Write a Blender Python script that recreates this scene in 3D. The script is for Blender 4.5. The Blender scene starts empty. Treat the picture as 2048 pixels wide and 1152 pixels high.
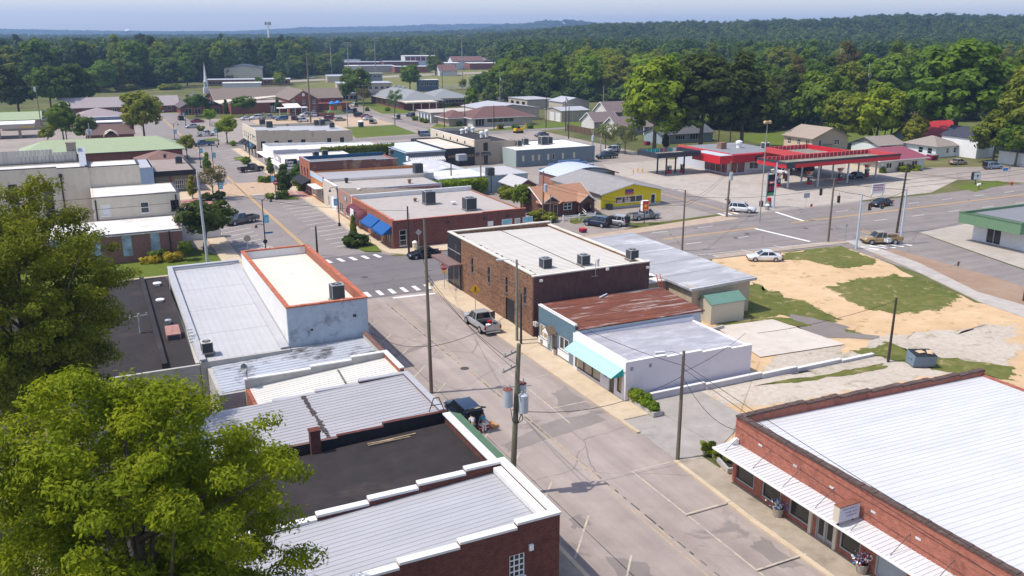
import bpy,bmesh,math,random
import numpy as np
from mathutils import Vector,Matrix
random.seed(7)
rng=np.random.default_rng(7)
C=bpy.context.scene.collection
SC=bpy.context.scene
R=math.radians
# -------- camera
CAM_H,FPX,PITCH,YAW=30.0,1750.0,R(16.13),R(-26.0)
cam=bpy.data.cameras.new('camera')
cam_o=bpy.data.objects.new('camera',cam);C.objects.link(cam_o)
cam_o.location=(0,0,CAM_H);cam_o.rotation_euler=(R(90)-PITCH,0,YAW)
cam.sensor_width=36.0;cam.lens=36.0*FPX/2048.0
cam.clip_start=0.5;cam.clip_end=40000.0
SC.camera=cam_o
def at(px,py,z=0.0):
 """the point of the level z seen at a pixel of the 2048 x 1152 photograph (survey helper)"""
 u=(px-1024)/FPX;v=(py-576)/FPX
 fy=math.cos(PITCH)-v*math.sin(PITCH);dn=math.sin(PITCH)+v*math.cos(PITCH)
 k=(CAM_H-z)/dn
 X,Y=u*k,fy*k
 c,s=math.cos(YAW),math.sin(YAW)
 return Vector((X*c-Y*s,X*s+Y*c,z))
 # -------- materials
def lin(c):
 return tuple(((x/255)/12.92 if x/255<=.04045 else((x/255+.055)/1.055)**2.4)for x in c)+(1,)
class NT:
 def __init__(s,name):
  s.m=bpy.data.materials.new(name);s.m.use_nodes=True
  s.t=s.m.node_tree;s.n=s.t.nodes;s.b=s.n['Principled BSDF'];s.out=s.n['Material Output']
 def new(s,t,**k):
  n=s.n.new(t)
  for a,b in k.items():
   if a.startswith('i_'):
    n.inputs[a[2:].replace('_',' ')].default_value=b
   else:setattr(n,a,b)
  return n
 def link(s,a,b):s.t.links.new(a,b)
 def coord(s,kind='Object'):
  if kind=='World':return s.new('ShaderNodeNewGeometry').outputs['Position']
  return s.new('ShaderNodeTexCoord').outputs[kind]
 def noise(s,vec,scale,detail=5,rough=.6,dist=0):
  n=s.new('ShaderNodeTexNoise');n.inputs['Scale'].default_value=scale
  n.inputs['Detail'].default_value=detail;n.inputs['Roughness'].default_value=rough
  n.inputs['Distortion'].default_value=dist
  if vec is not None:s.link(vec,n.inputs['Vector'])
  return n.outputs['Fac']
 def ramp(s,fac,stops):
  r=s.new('ShaderNodeValToRGB');e=r.color_ramp.elements
  while len(e)<len(stops):e.new(.5)
  for q,(p,c)in zip(e,stops):
   q.position=p;q.color=c if len(c)==4 else tuple(c)+(1,)
  s.link(fac,r.inputs['Fac']);return r.outputs['Color']
 def mix(s,fac,a,b,mode='MIX'):
  n=s.new('ShaderNodeMix',data_type='RGBA',blend_type=mode)
  for sock,v in((n.inputs[0],fac),(n.inputs[6],a),(n.inputs[7],b)):
   if isinstance(v,(int,float)):sock.default_value=v
   elif isinstance(v,tuple):sock.default_value=v if len(v)==4 else v+(1,)
   else:s.link(v,sock)
  return n.outputs[2]
 def math(s,op,a,b=0.0,c=None):
  n=s.new('ShaderNodeMath',operation=op)
  for i,v in enumerate((a,b)if c is None else(a,b,c)):
   if isinstance(v,(int,float)):n.inputs[i].default_value=v
   else:s.link(v,n.inputs[i])
  return n.outputs[0]
 def bump(s,h,strength=.3,dist=.02):
  n=s.new('ShaderNodeBump');n.inputs['Strength'].default_value=strength;n.inputs['Distance'].default_value=dist
  s.link(h,n.inputs['Height']);s.link(n.outputs[0],s.b.inputs['Normal'])
 def mapping(s,vec,scale=(1,1,1),loc=(0,0,0),rot=(0,0,0)):
  n=s.new('ShaderNodeMapping');s.link(vec,n.inputs['Vector'])
  n.inputs['Scale'].default_value=scale;n.inputs['Location'].default_value=loc;n.inputs['Rotation'].default_value=rot
  return n.outputs[0]
def set_col(t,v,rough=.85,spec=.3,metal=0.0):
 if isinstance(v,tuple):t.b.inputs['Base Color'].default_value=v if len(v)==4 else v+(1,)
 else:t.link(v,t.b.inputs['Base Color'])
 t.b.inputs['Roughness'].default_value=rough;t.b.inputs['Specular IOR Level'].default_value=spec
 t.b.inputs['Metallic'].default_value=metal
MATS={}
def surf(name,col,var=.18,scale=1.5,rough=.85,spec=.3,stain=None,st_scale=.35,st_amt=.5,st_cut=.55,bump=0.,bscale=25,metal=0.,stretch=None,coord='Object',seams=None):
 """weathered surface: fine mottling, optional stains (colour of their own shape), optional seam lines"""
 if name in MATS:return MATS[name]
 t=NT(name);vec=t.coord(coord)
 v2=t.mapping(vec,stretch)if stretch else vec
 c=tuple(col[:3])
 f=t.noise(v2,scale,6,.65)
 colr=t.ramp(f,[(.25,tuple(x*(1-var)for x in c)),(.75,tuple(min(x*(1+var),.95)for x in c))])
 big=t.noise(v2,scale*.17,3,.5)
 colr=t.mix(t.math('MULTIPLY',big,.35),colr,t.mix(.5,colr,tuple(x*(1-var*1.3)for x in c)))
 if stain:
  s_=t.noise(t.mapping(v2,loc=(7.3,2.1,4.4)),st_scale,7,.7,.4)
  m=t.ramp(s_,[(st_cut,(0,0,0)),(st_cut+.14,(1,1,1))])
  colr=t.mix(t.math('MULTIPLY',m,st_amt),colr,tuple(stain[:3]))
 if seams:
  ax,pitch,wid,amt=seams
  sx=t.new('ShaderNodeSeparateXYZ');t.link(vec,sx.inputs[0])
  fr=t.math('FRACT',t.math('DIVIDE',sx.outputs[ax],pitch))
  k=t.math('LESS_THAN',fr,wid/pitch)
  colr=t.mix(t.math('MULTIPLY',k,amt),colr,tuple(x*.35 for x in c))
 set_col(t,colr,rough,spec,metal)
 if bump:t.bump(t.noise(vec,bscale,4),bump)
 MATS[name]=t.m;return t.m
def brick(name,c1,c2,mortar,dirt=(.03,.02,.02),dirt_amt=.35,sc=1.0,mott=.25):
 if name in MATS:return MATS[name]
 t=NT(name);vec=t.coord('Object')
 sx=t.new('ShaderNodeSeparateXYZ');t.link(vec,sx.inputs[0])
 cb=t.new('ShaderNodeCombineXYZ');t.link(t.math('ADD',sx.outputs[0],sx.outputs[1]),cb.inputs[0]);t.link(sx.outputs[2],cb.inputs[1])
 b=t.new('ShaderNodeTexBrick');t.link(cb.outputs[0],b.inputs['Vector'])
 b.inputs['Scale'].default_value=1;b.inputs['Brick Width'].default_value=.24*sc;b.inputs['Row Height'].default_value=.085*sc
 b.inputs['Mortar Size'].default_value=.008*sc;b.inputs['Bias'].default_value=-.1
 for k,v in(('Color1',c1),('Color2',c2),('Mortar',mortar)):b.inputs[k].default_value=tuple(v[:3])+(1,)
 col=b.outputs['Color']
 mo=t.noise(vec,2.6,5,.7)
 col=t.mix(1.0,col,t.ramp(mo,[(.3,(1-mott,)*3),(.7,(1+mott*.6,)*3)]),'MULTIPLY')
 d=t.ramp(t.noise(t.mapping(vec,(1,1,.5)),.5,7,.7,.5),[(.52,(0,0,0)),(.7,(1,1,1))])
 col=t.mix(t.math('MULTIPLY',d,dirt_amt),col,tuple(dirt))
 set_col(t,col,.9,.2)
 MATS[name]=t.m;return t.m
def glass(name,col=(.02,.03,.04),rough=.08,spec=.6):
 if name in MATS:return MATS[name]
 t=NT(name);vec=t.coord()
 c=t.ramp(t.noise(vec,.8,3),[(.3,tuple(x*.6 for x in col)),(.7,tuple(x*1.5 for x in col))])
 set_col(t,c,rough,spec);MATS[name]=t.m;return t.m
def objpaint(name='car_paint',rough=.28,coat=.6,metal=.25):
 if name in MATS:return MATS[name]
 t=NT(name);o=t.new('ShaderNodeObjectInfo')
 d=t.ramp(t.noise(t.coord(),1.4,4),[(.35,(.86,)*3),(.7,(1,1,1))])
 set_col(t,t.mix(1.,o.outputs['Color'],d,'MULTIPLY'),rough,.5,metal)
 t.b.inputs['Coat Weight'].default_value=coat;t.b.inputs['Coat Roughness'].default_value=.08
 MATS[name]=t.m;return t.m
def foliage(name='foliage',objcol=True,cols=None,trans=.38):
 if name in MATS:return MATS[name]
 t=NT(name);oi=t.new('ShaderNodeObjectInfo')
 at_=t.new('ShaderNodeAttribute',attribute_name='tint')
 if objcol:base=oi.outputs['Color']
 else:
  base=t.ramp(t.math('ADD',t.math('MULTIPLY',oi.outputs['Random'],.62),t.math('MULTIPLY',t.ramp(t.noise(t.coord('World'),.006,4,.7),[(.35,(0,0,0)),(.65,(1,1,1))]),.38)),cols)
 k=t.ramp(at_.outputs['Fac'],[(0,(.55,.6,.6)),(.5,(1,1,1)),(1,(1.55,1.35,1.1))])
 col=t.mix(1.,base,k,'MULTIPLY')
 set_col(t,col,.7,.12)
 tr=t.new('ShaderNodeBsdfTranslucent');t.link(t.mix(1.,col,(1.2,1.25,.5,1),'MULTIPLY'),tr.inputs['Color'])
 ms=t.new('ShaderNodeMixShader');ms.inputs[0].default_value=trans
 t.link(t.b.outputs[0],ms.inputs[1]);t.link(tr.outputs[0],ms.inputs[2]);t.link(ms.outputs[0],t.out.inputs['Surface'])
 MATS[name]=t.m;return t.m
 # -------- mesh builder
class MB:
 def __init__(s):s.v=[];s.f=[];s.mi=[];s.cur=0;s.sm=[];s.smooth=False
 def _a(s,vs,fs):
  o=len(s.v);s.v+=[tuple(p)for p in vs];s.f+=[tuple(o+i for i in f)for f in fs]
  s.mi+=[s.cur]*len(fs);s.sm+=[s.smooth]*len(fs)
 def box(s,x0,x1,y0,y1,z0,z1):
  s._a([(x0,y0,z0),(x1,y0,z0),(x1,y1,z0),(x0,y1,z0),(x0,y0,z1),(x1,y0,z1),(x1,y1,z1),(x0,y1,z1)],
[(0,3,2,1),(4,5,6,7),(0,1,5,4),(1,2,6,5),(2,3,7,6),(3,0,4,7)])
  return s
 def obox(s,c,size,rot=0.,tilt=None):
  a,b,h=size[0]/2,size[1]/2,size[2]/2
  M=Matrix.Rotation(rot,3,'Z')
  if tilt:M=M@Matrix.Rotation(tilt[1],3,tilt[0])
  P=[Vector(c)+M@Vector((x*a,y*b,z*h))for z in(-1,1)for x,y in((-1,-1),(1,-1),(1,1),(-1,1))]
  s._a(P,[(0,3,2,1),(4,5,6,7),(0,1,5,4),(1,2,6,5),(2,3,7,6),(3,0,4,7)]);return s
 def poly(s,pts):s._a(pts,[tuple(range(len(pts)))]);return s
 def prism(s,xy,z0,z1):
  n=len(xy);s._a([(x,y,z0)for x,y in xy]+[(x,y,z1)for x,y in xy],
[tuple(range(n-1,-1,-1)),tuple(range(n,2*n))]+[(i,(i+1)%n,n+(i+1)%n,n+i)for i in range(n)]);return s
 def slab(s,quad,t):
  """a sloped panel: the polygon and a copy t below it"""
  n=len(quad);s._a([tuple(p)for p in quad]+[(p[0],p[1],p[2]-t)for p in quad],
[tuple(range(n)),tuple(range(2*n-1,n-1,-1))]+[((i+1)%n,i,n+i,n+(i+1)%n)for i in range(n)]);return s
 def tube(s,pts,rad,n=8,cap=True):
  pts=[Vector(p)for p in pts];k=len(pts)
  rr=rad if isinstance(rad,(list,tuple))else[rad]*k
  vs=[];up=Vector((0,0,1))
  for i,p in enumerate(pts):
   d=(pts[min(i+1,k-1)]-pts[max(i-1,0)]).normalized()
   a=d.cross(up)if abs(d.z)<.95 else d.cross(Vector((0,1,0)))
   a.normalize();b=d.cross(a)
   for j in range(n):
    t=2*math.pi*j/n
    vs.append(p+(a*math.cos(t)+b*math.sin(t))*rr[i])
  fs=[(i*n+j,i*n+(j+1)%n,(i+1)*n+(j+1)%n,(i+1)*n+j)for i in range(k-1)for j in range(n)]
  if cap:fs+=[tuple(range(n-1,-1,-1)),tuple(range((k-1)*n,k*n))]
  s._a(vs,fs);return s
 def cyl(s,c,r,z0,z1,n=12,r1=None):
  return s.tube([(c[0],c[1],z0),(c[0],c[1],z1)],[r,r if r1 is None else r1],n)
 def wheel(s,c,r,w,n=16):
  return s.tube([(c[0],c[1]-w/2,c[2]),(c[0],c[1]+w/2,c[2])],r,n)
 def ball(s,c,r,n=8,m=6,sq=(1,1,1)):
  vs=[];fs=[]
  for i in range(m+1):
   a=math.pi*i/m
   for j in range(n):
    b=2*math.pi*j/n
    vs.append((c[0]+sq[0]*r*math.sin(a)*math.cos(b),c[1]+sq[1]*r*math.sin(a)*math.sin(b),c[2]+sq[2]*r*math.cos(a)))
  for i in range(m):
   for j in range(n):fs.append((i*n+j,(i+1)*n+j,(i+1)*n+(j+1)%n,i*n+(j+1)%n))
  s._a(vs,fs);return s
 def loft(s,rings,cap=True):
  n=len(rings[0]);vs=[p for r in rings for p in r]
  fs=[(i*n+j,i*n+(j+1)%n,(i+1)*n+(j+1)%n,(i+1)*n+j)for i in range(len(rings)-1)for j in range(n)]
  if cap:fs+=[tuple(range(n-1,-1,-1)),tuple(range((len(rings)-1)*n,len(rings)*n))]
  s._a(vs,fs);return s
 def build(s,name,mats,parent=None,bevel=0):
  me=bpy.data.meshes.new(name);me.from_pydata(s.v,[],s.f)
  for m in(mats if isinstance(mats,(list,tuple))else[mats]):me.materials.append(m)
  me.polygons.foreach_set('material_index',s.mi);me.polygons.foreach_set('use_smooth',s.sm)
  bm=bmesh.new();bm.from_mesh(me);bmesh.ops.recalc_face_normals(bm,faces=bm.faces)
  if bevel:bmesh.ops.bevel(bm,geom=[e for e in bm.edges if e.calc_face_angle(0)>.6],offset=bevel,segments=1,affect='EDGES')
  bm.to_mesh(me);bm.free()
  o=bpy.data.objects.new(name,me);C.objects.link(o)
  if parent is not None:o.parent=parent
  return o
def thing(name,label,cat,loc=(0,0,0),rz=0.,group=None):
 o=bpy.data.objects.new(name,None);C.objects.link(o);o.empty_display_size=.2
 o.location=loc;o.rotation_euler=(0,0,rz);o['label']=label;o['category']=cat
 if group:o['group']=group
 return o
def tag(o,label,cat,group=None,kind=None):
 if label:o['label']=label
 if cat:o['category']=cat
 if group:o['group']=group
 if kind:o['kind']=kind
 return o
def copy_tree(o,parent=None):
 c=o.copy();C.objects.link(c);c.parent=parent
 for ch in list(o.children):copy_tree(ch,c)
 return c
def place(proto,loc,rz=0,label=None,group=None,used=set()):
 o=proto if proto.name not in used else copy_tree(proto)
 used.add(proto.name)
 o.location=loc;o.rotation_euler=(0,0,rz)
 if label:o['label']=label
 if group:o['group']=group
 return o
def text_mesh(mb,txt,size,origin,ux,uz,depth=.01,bold=.0):
 """letters as thin solids: origin = lower left, ux = reading direction, uz = up"""
 cu=bpy.data.curves.new('lettering','FONT');cu.body=txt;cu.size=size;cu.extrude=depth;cu.offset=bold;cu.resolution_u=2
 ob=bpy.data.objects.new('lettering',cu);C.objects.link(ob)
 dg=bpy.context.evaluated_depsgraph_get();me=bpy.data.meshes.new_from_object(ob.evaluated_get(dg))
 ux=Vector(ux).normalized();uz=Vector(uz).normalized();un=ux.cross(uz)
 o=Vector(origin)
 mb._a([o+ux*v.co.x+uz*v.co.y+un*v.co.z for v in me.vertices],[tuple(p.vertices)for p in me.polygons])
 bpy.data.objects.remove(ob);bpy.data.curves.remove(cu);bpy.data.meshes.remove(me)
def text_width(txt,size):return .56*size*len(txt)
HAZE,EXPO=0.00014,0.08
# -------- common materials
grass_m=None
def ground_mat(name,stops,scale=.6,big=.05,rough=.95,bump=.25,bsc=18,patch=None):
 t=NT(name);vec=t.coord('World')
 a=t.noise(vec,scale,8,.7);b=t.noise(vec,big,5,.6,.3);f=t.noise(vec,scale*9,3,.6)
 m=t.math('ADD',t.math('MULTIPLY',a,.55),t.math('ADD',t.math('MULTIPLY',b,.35),t.math('MULTIPLY',f,.10)))
 col=t.ramp(m,stops)
 if patch:
  pc,ps,lo,hi,amt=patch
  k=t.ramp(t.noise(t.mapping(vec,loc=(31,7,0)),ps,8,.72,.3),[(lo,(0,0,0)),(hi,(1,1,1))])
  col=t.mix(t.math('MULTIPLY',k,amt),col,pc)
 set_col(t,col,rough,.15);t.bump(t.noise(vec,bsc,5,.7),bump,.04)
 MATS[name]=t.m;return t.m
G_LAWN=ground_mat('lawn_grass',[(.3,(.055,.085,.012)),(.5,(.10,.135,.018)),(.7,(.15,.165,.03))],.9,.06)
G_ROUGH=ground_mat('rough_grass',[(.33,(.05,.07,.014)),(.5,(.095,.105,.022)),(.68,(.19,.155,.06))],.7,.09,patch=((.46,.32,.17),.5,.57,.66,.8))
G_FIELD=ground_mat('field_grass',[(.3,(.09,.10,.025)),(.5,(.16,.16,.05)),(.72,(.27,.23,.10))],.12,.012)
G_BASE=ground_mat('open_ground',[(.3,(.05,.065,.02)),(.5,(.09,.10,.035)),(.72,(.16,.15,.07))],.05,.004)
G_SAND=ground_mat('sandy_lot',[(.28,(.42,.275,.15)),(.5,(.55,.385,.225)),(.72,(.66,.50,.33))],.35,.07,bump=.5,patch=((.20,.17,.05),.55,.57,.64,.6))
G_GRAVEL=ground_mat('gravel',[(.3,(.30,.24,.17)),(.5,(.46,.39,.30)),(.72,(.60,.53,.43))],1.6,.1,bump=.6,patch=((.15,.14,.04),.45,.54,.62,.75))
G_CONC=ground_mat('concrete_apron',[(.3,(.29,.25,.215)),(.5,(.39,.345,.30)),(.72,(.47,.42,.365))],.4,.06,bump=.06,patch=((.22,.19,.16),.25,.56,.7,.6))
G_WALK=ground_mat('sidewalk_concrete',[(.3,(.38,.30,.20)),(.5,(.52,.42,.30)),(.72,(.60,.51,.38))],.8,.12,bump=.06,patch=((.33,.22,.12),.45,.6,.7,.6))
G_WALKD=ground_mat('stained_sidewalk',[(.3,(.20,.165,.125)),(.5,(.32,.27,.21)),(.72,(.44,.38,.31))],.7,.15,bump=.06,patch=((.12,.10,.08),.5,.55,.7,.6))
def thin(m):
 """let a ground cover thin out where its 'edge' attribute falls to 0"""
 nt=m.node_tree;N=nt.nodes;out=N['Material Output'];b=N['Principled BSDF']
 g=N.new('ShaderNodeNewGeometry');no=N.new('ShaderNodeTexNoise');no.inputs['Scale'].default_value=.55;no.inputs['Detail'].default_value=9;no.inputs['Roughness'].default_value=.75;nt.links.new(g.outputs['Position'],no.inputs['Vector'])
 a=N.new('ShaderNodeAttribute');a.attribute_name='edge';ma=N.new('ShaderNodeMath');ma.operation='MULTIPLY_ADD';ma.inputs[1].default_value=.72;ma.inputs[2].default_value=.16;nt.links.new(a.outputs['Fac'],ma.inputs[0])
 k=N.new('ShaderNodeMath');k.operation='LESS_THAN';nt.links.new(no.outputs['Fac'],k.inputs[0]);nt.links.new(ma.outputs[0],k.inputs[1])
 tr=N.new('ShaderNodeBsdfTransparent');mx=N.new('ShaderNodeMixShader');nt.links.new(k.outputs[0],mx.inputs[0]);nt.links.new(tr.outputs[0],mx.inputs[1]);nt.links.new(b.outputs[0],mx.inputs[2]);nt.links.new(mx.outputs[0],out.inputs['Surface'])
 return m
def asphalt(name,lo,mid,hi,crack=.6,scale=.35,patch=None,streak=None):
 lo,mid,hi=[tuple(c*k for c,k in zip(q,(1.08,1.0,.93)))for q in(lo,mid,hi)]
 t=NT(name);vec=t.coord('World')
 a=t.noise(vec,scale,8,.7);f=t.noise(vec,14,3,.7);b=t.noise(vec,.045,4,.6,.4)
 m=t.math('ADD',t.math('MULTIPLY',a,.45),t.math('ADD',t.math('MULTIPLY',b,.42),t.math('MULTIPLY',f,.13)))
 col=t.ramp(m,[(.32,lo),(.5,mid),(.68,hi)])
 if patch:
  pc,ps,lo_,hi_,amt=patch
  k=t.ramp(t.noise(t.mapping(vec,loc=(11,3,0)),ps,6,.65,.5),[(lo_,(0,0,0)),(hi_,(1,1,1))])
  col=t.mix(t.math('MULTIPLY',k,amt),col,pc)
 v=t.new('ShaderNodeTexVoronoi',feature='DISTANCE_TO_EDGE');v.inputs['Scale'].default_value=.11
 w=t.new('ShaderNodeTexNoise');w.inputs['Scale'].default_value=.5;w.inputs['Detail'].default_value=6;t.link(vec,w.inputs['Vector'])
 t.link(t.mix(.9,vec,t.mix(1.,vec,w.outputs['Color'],'ADD')),v.inputs['Vector'])
 ck=t.math('LESS_THAN',v.outputs['Distance'],.0045)
 gate=t.ramp(t.noise(vec,.09,2),[(.45,(0,0,0)),(.55,(1,1,1))])
 col=t.mix(t.math('MULTIPLY',t.math('MULTIPLY',ck,gate),crack),col,tuple(x*.35 for x in lo))
 if streak:
  st=t.noise(t.mapping(vec,streak),1.0,4,.6)
  col=t.mix(.8,col,t.ramp(st,[(.35,(.82,)*3),(.65,(1.12,)*3)]),'MULTIPLY')
 set_col(t,col,.92,.2);t.bump(f,.1,.01);MATS[name]=t.m;return t.m
A_OLD=asphalt('worn_asphalt',(.22,.195,.185),(.30,.272,.26),(.375,.345,.33),.4,patch=((.17,.15,.14),.16,.63,.68,.6),streak=(.6,.02,1))
A_NEW=asphalt('dark_asphalt',(.125,.12,.135),(.155,.15,.165),(.19,.185,.195),.3,streak=(.02,.5,1))
A_HWY=asphalt('highway_asphalt',(.165,.155,.16),(.21,.20,.20),(.26,.245,.24),.5,streak=(.02,.55,1))
A_MAIN=asphalt('main_street_asphalt',(.18,.17,.175),(.225,.215,.215),(.275,.26,.255),.4,patch=((.11,.10,.10),.35,.64,.7,.5))
A_LOT=asphalt('parking_asphalt',(.20,.185,.175),(.27,.25,.235),(.34,.315,.30),.6,patch=((.15,.14,.13),.2,.6,.68,.5))
A_TAN=asphalt('tan_worn_asphalt',(.20,.145,.105),(.27,.20,.15),(.33,.26,.20),.3)
A_PATCH=asphalt('fresh_patch_asphalt',(.15,.14,.14),(.19,.18,.175),(.24,.23,.22),.2)
A_PAT2=thin(asphalt('worn_patch_asphalt',(.155,.145,.145),(.21,.195,.19),(.27,.25,.245),.2))
BRICKPAVE=surf('stamped_brick_paving',(.46,.33,.22),.2,1.2,stain=(.3,.2,.13))
REDPAVE=surf('red_brick_paving',(.40,.20,.17),.25,2)
P_WHITE=surf('white_road_paint',(.72,.71,.68),.2,3,stain=(.35,.33,.31),st_scale=1.5,st_amt=.5)
P_FADE=surf('faded_cream_paint',(.47,.41,.31),.25,3,stain=(.3,.27,.25),st_scale=1.2,st_amt=.9,st_cut=.48)
P_YEL=surf('yellow_road_paint',(.62,.36,.09),.2,3,stain=(.3,.25,.2),st_scale=1.5,st_amt=.4)
P_YFADE=surf('faded_yellow_paint',(.43,.33,.2),.2,2,stain=(.28,.25,.24),st_scale=1.,st_amt=.9,st_cut=.45)
# -------- terrain
def az_of(px):return math.atan2((px-1024)/FPX,1.041)
def ridge(prof):
 xs=np.array([az_of(p[0])for p in prof]);ys=np.array([p[1]for p in prof],float)
 return xs,ys
RIDGES=[
(7000,1500,4000,ridge([(-600,60),(0,58),(150,61),(300,63),(470,63),(560,58),(640,55),(800,52),(900,49),(1000,48),(1100,48),(2700,50)])),
(4600,700,900,ridge([(-600,72),(880,72),(960,54),(1030,49),(1065,45),(1090,40),(1115,38),(1140,41),(1190,46),(1300,52),(1500,60),(2700,70)])),
(2900,900,500,ridge([(-600,71),(300,71),(600,69),(800,65),(1000,60),(1100,57),(1250,56),(2700,60)])),
(1800,800,400,ridge([(-600,84),(600,82),(800,78),(950,70),(1080,60),(1200,49),(1300,46),(1400,43),(1450,45),(1500,41),(1600,42),(1700,36),(1760,31),(1850,28),(1900,30),(2048,35),(2700,45)])),
]
TREE_TOP=18.0
def height(x,y):
 x=np.asarray(x,float);y=np.asarray(y,float)
 d=np.hypot(x,y);az=np.arctan2(x,y)-R(26)
 az=(az+np.pi)%(2*np.pi)-np.pi
 h=np.zeros_like(d)
 for D,rise,fall,(xs,ys)in RIDGES:
  yy=np.interp(az,xs,ys);v=(yy-576)/FPX
  dep=(math.sin(PITCH)+v*math.cos(PITCH))/(math.cos(PITCH)-v*math.sin(PITCH))
  top=CAM_H-D*np.cos(np.clip(az,-1.2,1.2))*dep-TREE_TOP
  t=np.where(d<D,np.clip((d-(D-rise))/rise,0,1),np.clip(1-(d-D)/fall,0,1))
  t=t*t*(3-2*t)
  wob=1+.10*np.sin(x*.011+D)*np.sin(y*.013)+.05*np.sin(x*.027)*np.sin(y*.023+2)
  h=np.maximum(h,np.maximum(top,0)*t*np.where(t<.98,wob,1))
 return h*np.clip((d-900)/400,0,1)
rad=[0,60,140,260,420,640]+list(np.linspace(760,2400,42))+list(np.linspace(2500,8000,70))+[9000,10500,12500,16000]
angs=np.concatenate([np.linspace(-42,42,170),np.linspace(46,314,60)])
vs,fs=[(0,0,0)],[]
na=len(angs)
for r_ in rad[1:]:
 a=np.radians(angs+26);X=r_*np.sin(a);Y=r_*np.cos(a);Z=height(X,Y)
 vs+=list(zip(X.tolist(),Y.tolist(),Z.tolist()))
for j in range(na):fs.append((0,1+(j+1)%na,1+j))
for i in range(len(rad)-2):
 for j in range(na):
  a0,a1=1+i*na+j,1+i*na+(j+1)%na
  fs.append((a0,a1,a1+na,a0+na))
g=MB();g.smooth=True;g._a(vs,fs)
def terrain_mat():
 t=NT('ground_cover');vec=t.coord('World')
 ln=t.new('ShaderNodeVectorMath',operation='LENGTH');t.link(vec,ln.inputs[0])
 m=t.math('ADD',t.math('MULTIPLY',t.noise(vec,.05,8,.7),.6),t.math('MULTIPLY',t.noise(vec,.006,5),.4))
 near=t.ramp(m,[(.35,(.06,.075,.022)),(.5,(.11,.115,.04)),(.68,(.2,.175,.085))])
 far=t.ramp(t.noise(vec,.05,8,.75),[(.3,(.018,.03,.010)),(.7,(.045,.065,.02))])
 k=t.ramp(t.math('DIVIDE',ln.outputs['Value'],2000.),[(.34,(0,0,0)),(.42,(1,1,1))])
 set_col(t,t.mix(k,near,far),.95,.1);return t.m
tag(g.build('ground',terrain_mat()),None,None,kind='structure')
LAID=[]
def inside(x,y,P):
 c=False
 for i in range(len(P)):
  (x1,y1),(x2,y2)=P[i][:2],P[i-1][:2]
  if(y1>y)!=(y2>y)and x<(x2-x1)*(y-y1)/(y2-y1)+x1:c=not c
 return c
def gz(x,y):
 return max([z for z,bb,P in LAID if bb[0]<=x<=bb[1]and bb[2]<=y<=bb[3]and inside(x,y,P)]or[0.])
def lay(P,z=None):
 """height of the next layer: 4 mm over every layer it may overlap"""
 bb=(min(p[0]for p in P),max(p[0]for p in P),min(p[1]for p in P),max(p[1]for p in P))
 if z is None:z=.004+max([q[0]for q in LAID if q[1][0]<bb[1]and bb[0]<q[1][1]and q[1][2]<bb[3]and bb[2]<q[1][3]and q[0]<.1]or[0.])
 LAID.append((z,bb,[tuple(p[:2])for p in P]));return z
def sheet(name,pts,m,z=None,pix=False,kind='structure'):
 """a thin layer lying on the ground"""
 P=[at(*p)[:2]for p in pts]if pix else pts
 z=lay(P,z)
 mb=MB();mb.poly([(p[0],p[1],z)for p in P])
 return tag(mb.build(name,m),None,None,kind=kind)
def soft(name,pts,m,rim=.3):
 """a patch of growth or gravel whose rim thins out into what lies below"""
 z=lay(pts);n=len(pts);cx=sum(p[0]for p in pts)/n;cy=sum(p[1]for p in pts)/n;ver=[];L=[(1.12,0.),(1-rim*.5,.55),(1-rim,1.)]
 for k,e in L:ver+=[(cx+(p[0]-cx)*k,cy+(p[1]-cy)*k,z)for p in pts]
 fc=[(j*n+i,j*n+(i+1)%n,(j+1)*n+(i+1)%n,(j+1)*n+i)for j in range(2)for i in range(n)]+[tuple(range(2*n,3*n))]
 mb=MB();mb._a(ver,fc);o=mb.build(name,m);a=o.data.attributes.new('edge','FLOAT','POINT');a.data.foreach_set('value',[e for _,e in L for _ in range(n)])
 return tag(o,None,None,kind='structure')
def wavy(pts,amp,seed,n=7,pix=True):
 """an irregular natural edge through the given corners"""
 r=random.Random(seed);P=[at(*p)[:2]for p in pts]if pix else pts
 out=[]
 for i,a in enumerate(P):
  b=P[(i+1)%len(P)]
  d=(b[0]-a[0],b[1]-a[1]);L=math.hypot(*d);nx,ny=-d[1]/L,d[0]/L
  for k in range(n):
   t=k/n;w=amp*r.uniform(-1,1)*(1 if k else .4)
   out.append((a[0]+d[0]*t+nx*w,a[1]+d[1]*t+ny*w))
 return out
sheet('parking_lot',[(-45,116),(130,116),(135,262),(-45,262)],A_LOT)
sheet('parking_lot',[(-60,262),(140,262),(150,345),(-60,345)],A_LOT)
sheet('yard',[(-60,20),(22,20),(22,100),(-60,100)],ground_mat('back_yard_dirt',[(.3,(.10,.09,.05)),(.5,(.22,.18,.11)),(.7,(.38,.31,.2))],.4,.06))
sheet('field',wavy([(560,180),(1010,178),(1190,148),(1190,136),(860,141),(640,162)],3,3),G_FIELD,pix=False)
sheet('field',wavy([(150,178),(320,180),(330,165),(170,168)],4,4),ground_mat('bright_field',[(.3,(.10,.13,.03)),(.7,(.19,.2,.05))],.1,.02),pix=False)
sheet('sandy_lot',wavy([(1260,800),(1420,905),(1470,962),(2100,1010),(2100,625),(1950,605),(1760,520),(1700,492),(1425,517),(1440,600)],.5,5),G_SAND)
G_THIN=thin(ground_mat('thin_rough_grass',[(.33,(.06,.08,.018)),(.5,(.115,.125,.028)),(.68,(.21,.18,.075))],.9,.09,patch=((.46,.34,.20),.6,.56,.68,.7)))
G_GRAV2=thin(ground_mat('loose_gravel',[(.3,(.30,.25,.19)),(.5,(.46,.40,.33)),(.72,(.60,.55,.47))],1.8,.1,bump=.6,patch=((.16,.15,.05),.5,.56,.66,.5)))
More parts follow.
